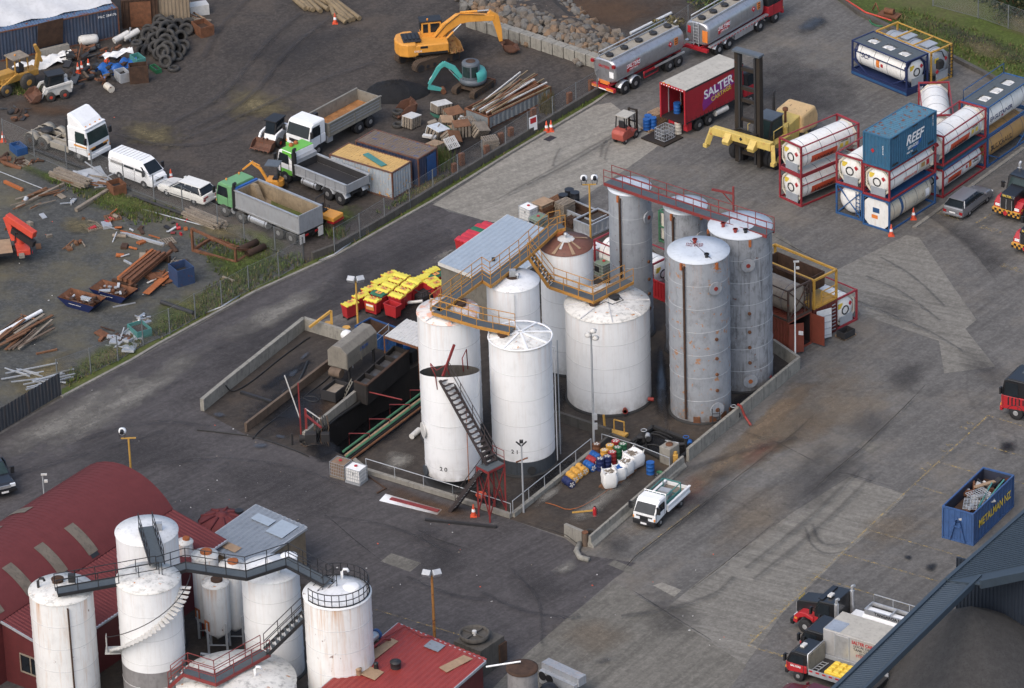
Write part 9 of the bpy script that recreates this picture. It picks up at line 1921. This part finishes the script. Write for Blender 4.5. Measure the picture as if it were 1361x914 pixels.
junk(16,(132,436,182,452),'rusty plate or bar in the scrap on the verge','scrap on the verge',RS[:2]);junk(12,(150,445,182,462),'galvanised section in the silver bundle on the verge','galvanised bundle',['galv'],(.8,1.8));junk(9,(180,420,200,432),'silver pipe fitting on the verge pallet','silver pipe fittings',['alloy']);junk(7,(216,288,252,312),'red engine part lying on the gravel','red engine parts',['red_paint','dark_steel','red_steel'],(.2,.6));junk(10,(18,206,55,222),'rusty roller or pipe stub at far left','rusty pipe stubs',RS[:2],(.3,.8));junk(10,(120,280,165,305),'loose scrap around the grey pallets','scrap around the pallets',['wood_old','rust_orange','galv','red_paint']);junk(9,(100,228,150,250),'galvanised bar in the bundle along the lorry fence','galvanised bars by the fence',['galv'],(1.2,2.6));timber(10,(20,488,84,512),25,'galvanised gate rail in the pile by the sheet fence','gate rails by the sheet fence','galv',(2,4),.07,'gate_rail');timber(8,(20,488,84,512),-30,'galvanised cross rail in the pile by the sheet fence','cross rails by the sheet fence','galv',(1.2,2.5),.07,'gate_rail');junk(8,(184,362,226,380),'rusty strip beside the blue bin','rusty strips',RS[:1],(.8,1.8));junk(5,(0,205,24,225),'rusty bench frame piece at the left edge','bench frame pieces',RS[:2],(.8,1.5))
one('gas_cylinder','pale dented gas cylinder in the scrap heap','cylinder','white_dirty',(118,60),[('lathe',[(.01,-.85),(.35,-.75),(.42,-.55),(.42,.55),(.35,.75),(.01,.85)],16,(0,0,.5),0,'X')],.2)
for lb,p in (('white rolled pipe left of the pair by the tyres',(162,60)),('white rolled pipe right of the pair by the tyres',(175,57))): one('pipe_roll',lb,'pipe','white_dirty',p,[('cyl',(-.7,0,.6),(.7,0,.9),.26,None,14)],rad(35))
b=MB();n=12;vs=[(-1.6+3.2*i/n,-.9+1.8*j/n,.55+.35*math.sin(i*.9)*math.cos(j*.8)+.2*RR.random()-.5*(abs(j-6)/6)**2) for i in range(n+1) for j in range(n+1)];fs=[(i*(n+1)+j,(i+1)*(n+1)+j,(i+1)*(n+1)+j+1,i*(n+1)+j+1) for i in range(n) for j in range(n)];b.add(vs,fs,0,True);tag(b.B('tarpaulin','blue_drum',loc=G(156,95),rz=.5),'crumpled bright blue tarpaulin in the scrap heap','tarpaulin')
for lb,p,s in (('white crumpled sheeting behind the skid steer',(54,88),1.5),('white crumpled sheeting by the leaning rusty plate',(73,78),1.0),('white strip of sheeting over the blue tarpaulin',(157,86),.8)):tag(MB().add([(x*s,y*s*.5,z*s*.5+(.9 if s<.9 else 0)) for x,y,z in vs],fs,0,True).B('sheeting','bag_white',loc=G(*p),rz=.5),lb,'sheeting')
drum('cream drum with a blue band lying by the scrap',(142,118),'drum_white',lying=rad(-60),topm='drum_white')
one('steel_plate','brown rusty plate leaning on the blue container','plate','rust_dark',(71,72),[('box',(0,.3,1.75),(2.2,.06,2.4),0,.0,0,.2)],YAW((50,66),(88,57)));one('concrete_block','concrete slab block under the rusty plate','concrete block','concrete',(71,72),[('bb',-1.3,1.3,-.35,.05,0,.7)],YAW((50,66),(88,57)))
M('box_slate',S(62,76,98),.6,var=.12,rust=.06,grime=.3,streak=.3);M('box_slate_roof',S(84,112,146),.6,rust=.3,grime=.2);M('box_tan',S(150,134,112),.6,grime=.2,streak=.2);M('tarp_white',(.52,.53,.54),.7,var=.1,grime=.12)
yl=YAW((0,81),(159,48));el_=Vector((math.cos(yl),math.sin(yl),0));o=boxc('shipping_container','long slate blue container with rust-patched roof at the top left','box_slate','box_slate_roof',L=12.19,frame='corner_rust');Bl=G(160,49)-el_*12.19;cplace(o,Bl.xy,yl,L=12.19);text('MLC 284176',.3,'letter_white',o,(5.1,-1.25,2.1),R9)
b=MB();n=26;en=Vector((-el_.y,el_.x,0));vs=[]
for i in range(n+1):
 for j in range(n+1): q=el_*(-6+18*i/n)+en*(.9+10*j/n);vs.append((q.x,q.y,2.62+2.6*math.sin(math.pi*j/n*.55)+.10*math.sin(i*1.3+j*.7)+.06*RR.random()))
b.add(vs,[(i*(n+1)+j,(i+1)*(n+1)+j,(i+1)*(n+1)+j+1,i*(n+1)+j+1) for i in range(n) for j in range(n)],0,True);tag(b.B('tarp_roof','tarp_white',loc=Bl),'large white tarpaulin roof behind the slate blue container','tarpaulin')
o=boxc('shipping_container','tan container with pale frames at the top of the yard','box_tan','box_tan',L=3.2,W=2.4,H=2.5);cplace(o,G(201,34).xy,rad(2),L=3.2,W=2.4);o=boxc('shed','dark shed with a brown door between the containers','rust_dark','rust_dark',L=3.0,W=2.4,H=2.5,cat='shed');cplace(o,G(163,38).xy,rad(5),L=3.0,W=2.4);MB().bb(-.8,.9,-1.26,-1.23,.1,2.3).B('door','rust_steel',o)
one('white_block','white block behind the timber pile at the top left','block','white_dirty',(264,18),[('bb',-.8,.8,-.5,.5,0,.9)],.3)
M('box_grey_yellow',S(150,158,164),.6,rust=.24,rustc=S(190,140,56),grime=.2);M('roof_ochre',S(214,172,96),.7,rust=.10,grime=.15);M('box_dkblue',S(48,60,88),.6,rust=.08,grime=.3,streak=.2);M('roof_brown_blue',S(124,108,92),.7,rust=.25,rustc=S(64,78,112),grime=.3)
yy=rad(52.9);o=boxc('shipping_container','grey corrugated container with ochre roof and a teal plank on it','box_grey_yellow','roof_ochre',H=2.3,frame='corner_rust');cplace(o,(-8.6,17.9),yy,along='y');tag(MB().box((-.6,.2,2.36),(2.6,.5,.06),0,rad(-20)).B('plank','teal_paint',loc=o.location,rz=o.rotation_euler.z),'pale teal plank lying on the ochre roof','plank')
o=boxc('shipping_container','dark blue container with flaking brown roof behind the ochre-roofed one','box_dkblue','roof_brown_blue',H=2.45,frame='corner_rust');ey=Vector((math.cos(yy),math.sin(yy)));cplace(o,Vector((-8.6,17.9))+ey*2.75-Vector((-ey.y,ey.x))*.4,yy,along='y');MB().bb(-3.08,-3.05,-.9,.2,.2,2.2).B('door','blue_paint',o)
Bs=G(650,173);yq2=YAW((650,173),(722,138));M('corr_steel',S(140,146,148),.5,.3,rust=.15,grime=.2);o=boxc('scrap_trough','long corrugated steel trough with rusty rim full of poles','corr_steel','corr_steel',L=7.2,W=2.6,H=1.15,open_top=True,inner='rust_steel',cat='skip',frame='rust_steel',pitch=.5);cplace(o,Bs.xy,yq2,L=7.2,W=2.6)
for i in range(20):p=o.matrix_basis@Vector((-3.4+RR.uniform(0,.8),-.9+.09*i,.9+.3*RR.random()));q=o.matrix_basis@Vector((2.2+RR.uniform(0,2.2),-.9+.15*i+RR.uniform(-1,1),1.2+.3*RR.random()));tag(MB().bar((0,0,0),q-p,.1).B('pole',RR.choice(['log','wood_old','rust_steel','wood_brown','white_dirty']),loc=p),'pole or bar lying in the corrugated trough','pole','poles in the trough')
z4=lambda u,v:(530+u/6.48,110+v/6.48)
def crate(label,px,s,mat,tilt,yaw,slats=True):
 o=thing('wooden_crate',label,'crate',G(*px,.1),0);o.rotation_euler=(tilt[0],tilt[1],yaw);L,Wd,H=s;MB().bb(-L/2,L/2,-Wd/2,Wd/2,H-.05,H).bb(-L/2,L/2,Wd/2-.04,Wd/2,0,H-.05).B('panel',mat,o);b=MB();n=5
 for i in range(n): x=-L/2+L*(i+.5)/n;b.bb(x-L/n*.32,x+L/n*.32,-Wd/2,-Wd/2+.04,0,H-.05)
 for i in range(4): y=-Wd/2+Wd*(i+.5)/4;b.bb(L/2-.04,L/2,y-.09,y+.09,0,H-.05);b.bb(-L/2,-L/2+.04,y-.09,y+.09,0,H-.05)
 b.B('slats','wood_old' if slats else mat,o)
for lb,p,s,mt,tl,ya in (('white slotted crate nearest the teal digger',(365,240),(1.4,1.0,.7),'white_dirty',(0,.1),.6),('brown plywood box beside the white slotted crate',(470,310),(1.4,1.1,.8),'wood_brown',(.2,0),.5),('white-topped slatted crate by the spare bucket',(110,370),(1.2,1.0,.9),'white_dirty',(0,.1),.9),('slatted tan crate at the front of the crate heap',(540,450),(1.3,1.1,1.1),'wood_brown',(.1,0),.2),('open slatted crate leaning at the right of the heap',(670,440),(1.2,1.0,.9),'wood_old',(.5,.3),.7),('grey panel crate with upright bars',(320,470),(1.5,1.2,.9),'door_white',(.2,.2),.9),('orange plywood box beside the blue container',(310,610),(1.3,1.0,.9),'wood_new',(0,.15),1.0),('tipped plywood crate showing its slats',(420,510),(1.2,1.0,1.0),'wood_brown',(.7,.4),.6),('small orange crate in the heap middle',(395,370),(1.0,.8,.8),'wood_new',(.4,.2),.3)): crate(lb,z4(*p),s,mt,tl,ya)
pstack('leaning grey plank stack beside the fence',z4(790,570),.3,7,'wood_old');pallet('pallet tipped on top of the crate heap',z4(600,330),.6,'wood_old',.9,None,(.3,.2));pallet('pallet leaning at the heap by the fence',z4(450,520),.8,'white_dirty',.7,None,(.8,.1))
for lb,p in (('bright green plastic lid in the crate heap',(340,350)),('green panel leaning on the tipped crate',(405,440))): one('plastic_sheet',lb,'panel','lid_green',z4(*p),[('box',(0,0,.6),(1.1,.8,.06),0,.4,.5)])
junk(12,(570,150,625,190),'board or batten in the crate heap','battens in the crate heap',['wood_old','white_dirty','wood_new'],(.6,1.4),'batten',.8)
for i,p in enumerate(((614,219),(604,228),(709,159),(679,180),(786,121),(801,112),(666,192),(647,204),(757,138))): one('rusty_post','short rusty post stub behind the low block wall','post','rust_steel',p,[('bb',-.2,.2,-.15,.15,0,[1.0,.7][i%2])],.6,0,'rusty stubs along the wall')
b=MB();n=34;vs=[(r*2.5*math.cos(a)*(1+.12*math.sin(3*a+1)),r*1.9*math.sin(a),1.1*(1-r)**.7+.22*RR.random()*(.05<r<1)) for k in range(8) for r in [1-k/7.5] for a in [2*math.pi*i/n for i in range(n)]];b.add(vs,[(k*n+i,k*n+(i+1)%n,(k+1)*n+(i+1)%n,(k+1)*n+i) for k in range(7) for i in range(n)]+[tuple(7*n+i for i in range(n))],0,True);M('coal',(.007,.007,.008),.8,var=.4,grime=.4,bump=.04,scale=3);tag(b.B('coal_heap','coal',loc=G(526,125)),'low black heap of coal beside the dropside truck','heap')
def leafmat(n,c): 
 return M(n,c,.8,spec=.15,var=.45,grime=.2,scale=4)
leafmat('leaf_green',S(96,116,52));leafmat('leaf_dark',S(44,60,34));leafmat('leaf_dry',S(122,112,74))
def bush(label,px,r,h,mat,n=500,spiky=False):
 o=thing('shrub',label,'shrub',G(*px));b=MB();ms=[mat,'leaf_dry']
 cl=[(RR.gauss(0,.45)*r,RR.gauss(0,.45)*r,RR.uniform(.15,.95)*h,RR.uniform(.3,.6)*r) for _ in range(12)]
 for i in range(n):
  x,y,z,s=RR.choice(cl);d=Vector((RR.gauss(0,1),RR.gauss(0,1),RR.gauss(0,1))).normalized();p=Vector((x,y,max(.05,z)))+d*s*RR.uniform(.5,1)
  if spiky: p=Vector((RR.gauss(0,.4)*r,RR.gauss(0,.4)*r,0));q=p+Vector((RR.uniform(-.4,.4),RR.uniform(-.4,.4),RR.uniform(.5,1)*h));w=Vector((.03,.02,0));b.add([p-w,p+w,q],[(0,1,2)],int(RR.random()<.3));continue
  p.z=max(.03,p.z);a=Vector((RR.gauss(0,1),RR.gauss(0,1),RR.gauss(0,.6))).normalized()*.14;c=a.cross(d).normalized()*.09;b.add([p-a,p+c,p+a,p-c],[(0,1,2,3)],int(RR.random()<.12))
 b.B('foliage',ms,o);b=MB()
 for i in range(5): b.bar((0,0,0),(RR.uniform(-.4,.4)*r,RR.uniform(-.4,.4)*r,h*.7),.04)
 b.B('stems','wood_brown',o)
bush('bright green spiky shrub at the dark blue container corner',(585,222),1.0,1.9,'leaf_green',500,True);bush('tall dry reeds at the end of the corrugated trough',(727,148),.6,2.2,'leaf_dry',160,True);bush('dark bushy shrub in the top right corner',(1352,18),2.6,2.2,'leaf_dark',1500);bush('second dark shrub at the right end of the grass bank',(1325,4),1.6,1.6,'leaf_dark',800);bush('tall yellow green shrub on the bank behind the tankers',(945,8),2.2,1.8,'leaf_green',1000);bush('small yellowish shrub on the bank by the pale blue pipe',(892,44),1.0,1.1,'leaf_dry',400);bush('low green clump behind the road roller',(447,312),.9,.7,'leaf_green',250,True)
gb=MB()
for P,n in (([(210,455),(340,384),(447,336),(575,262),(680,197),(790,132),(790,128),(680,192),(575,256),(447,329),(340,378),(212,447)],1800),([(280,380),(400,335),(400,350),(330,385),(230,440),(195,450)],1500),([(60,238),(210,270),(250,290),(180,300)],500),([(90,515),(190,458),(180,445),(90,495)],500),([(1180,40),(1361,110),(1361,60),(1200,10)],900),([(20,120),(80,122),(75,128),(15,126)],150),([(560,245),(610,225),(590,245),(500,285)],300),([(250,315),(330,320),(390,340),(300,380)],400)):
 xs=[q[0] for q in P];ys=[q[1] for q in P];k=0
 while k<n:
  x,y=RR.uniform(min(xs),max(xs)),RR.uniform(min(ys),max(ys));k+=.2
  if not inside(x,y,P): continue
  k+=.8;p=G(x,y);h=RR.uniform(.08,.42)
  for _ in range(3): q=p+Vector((RR.uniform(-.2,.2),RR.uniform(-.2,.2),0));w=Vector((RR.uniform(-.07,.07),.05,0));gb.add([q-w,q+w,q+Vector((RR.uniform(-.15,.15),RR.uniform(-.15,.15),h))],[(0,1,2)],int(RR.random()<.35))
gb.B('grass',['leaf_green','leaf_dry'],kind='stuff')
hose('orange red pipe running along the bank kerb',[(1118,-5,.4),(1150,16,.4),(1185,27,.4)],.07,'loader_orange',name='pipe',cat='pipe',sm=0);hose('green hose looped by the bank pump',[(1158,18),(1155,30),(1170,36),(1185,30)],.08,'drum_green');one('pump_skid','rusty pump tray on the bank kerb','pump','rust_steel',(1182,22),[('bb',-.9,.9,-.5,.5,.1,.25),('cyl',(-.4,0,.5),(.4,0,.5),.25,None,12),('tube',[(-.9,0,.3),(-1.3,.2,.9),(-1.6,.2,.2)],.07,6)],rad(-30))
wall('low concrete kerb wall along the grass bank',[(1100,-14),(1140,18),(1190,42),(1265,78),(1340,116),(1420,150)],.35,.35,'concrete_dark')
ln('lane_kerb','pale narrow kerb along the right hand tank stacks','kerb','concrete',(1215,302),(1361,196),.3,.1,.05)
junk(26,(8,260,120,330),'stray bit of timber or steel on the bare gravel','bits strewn over the gravel',['wood_old','wood_brown','rust_steel','galv'],(.2,.7));junk(24,(150,300,250,350),'stray scrap around the pallets and beams','scrap by the beams',['wood_old','rust_orange','rust_dark','galv'],(.3,1.2));junk(22,(80,70,170,105),'small scrap tangled in the heap by the cones','small scrap by the cones',['dark_steel','rust_dark','concrete_brown','tray_black'],(.3,.9),'scrap_metal',.8);junk(14,(0,140,40,160),'scrap lying below the backhoe loader','scrap by the backhoe',RS,(.2,.6))
timber(9,(15,275,90,250),38,'loose stick scattered left of the long plank','sticks on the gravel',('wood_old','wood_brown'),(1,2.6),.08);timber(10,(95,232,150,246),-25,'batten in the timber and bar bundle below the van','battens below the van',('wood_old','wood_brown'),(1.5,3.5),.1)
# ---------------------------------------------------------------- camera, light
cam=bpy.data.cameras.new('camera');co=bpy.data.objects.new('camera',cam);COL.objects.link(co)
cam.sensor_fit='HORIZONTAL';cam.sensor_width=36;cam.lens=36*FPX/PW;cam.clip_start=5;cam.clip_end=6000
mw=Matrix((RT,UP,-FW)).transposed().to_4x4();mw.translation=CAMP;co.matrix_world=mw;SC.camera=co
w=bpy.data.worlds.new('World');SC.world=w;w.use_nodes=True
sky=w.node_tree.nodes.new('ShaderNodeTexSky');sky.sky_type='NISHITA';sky.sun_disc=False
SUN_D=Vector((-.45,-.62,.85)).normalized();el=math.asin(SUN_D.z);az=math.atan2(SUN_D.x,SUN_D.y)
sky.sun_elevation=el;sky.sun_rotation=az;sky.air_density=1.0;sky.dust_density=4.0;sky.ozone_density=1.0
bg=w.node_tree.nodes['Background'];bg.inputs[1].default_value=.15;w.node_tree.links.new(sky.outputs[0],bg.inputs[0])
sl=bpy.data.lights.new('sun','SUN');sl.energy=.5;sl.angle=rad(80);sl.color=(1,.99,.97);so=bpy.data.objects.new('sun',sl);COL.objects.link(so)
so.rotation_euler=SUN_D.to_track_quat('Z','Y').to_euler();so.location=(0,0,120)
vs=SC.view_settings;vs.view_transform='Standard';vs.look='None';vs.gamma=1.0;vs.exposure=0.62;vs.use_curve_mapping=False
SC.cycles.max_bounces=6;SC.cycles.transparent_max_bounces=24;SC.cycles.diffuse_bounces=3;SC.cycles.use_denoising=True
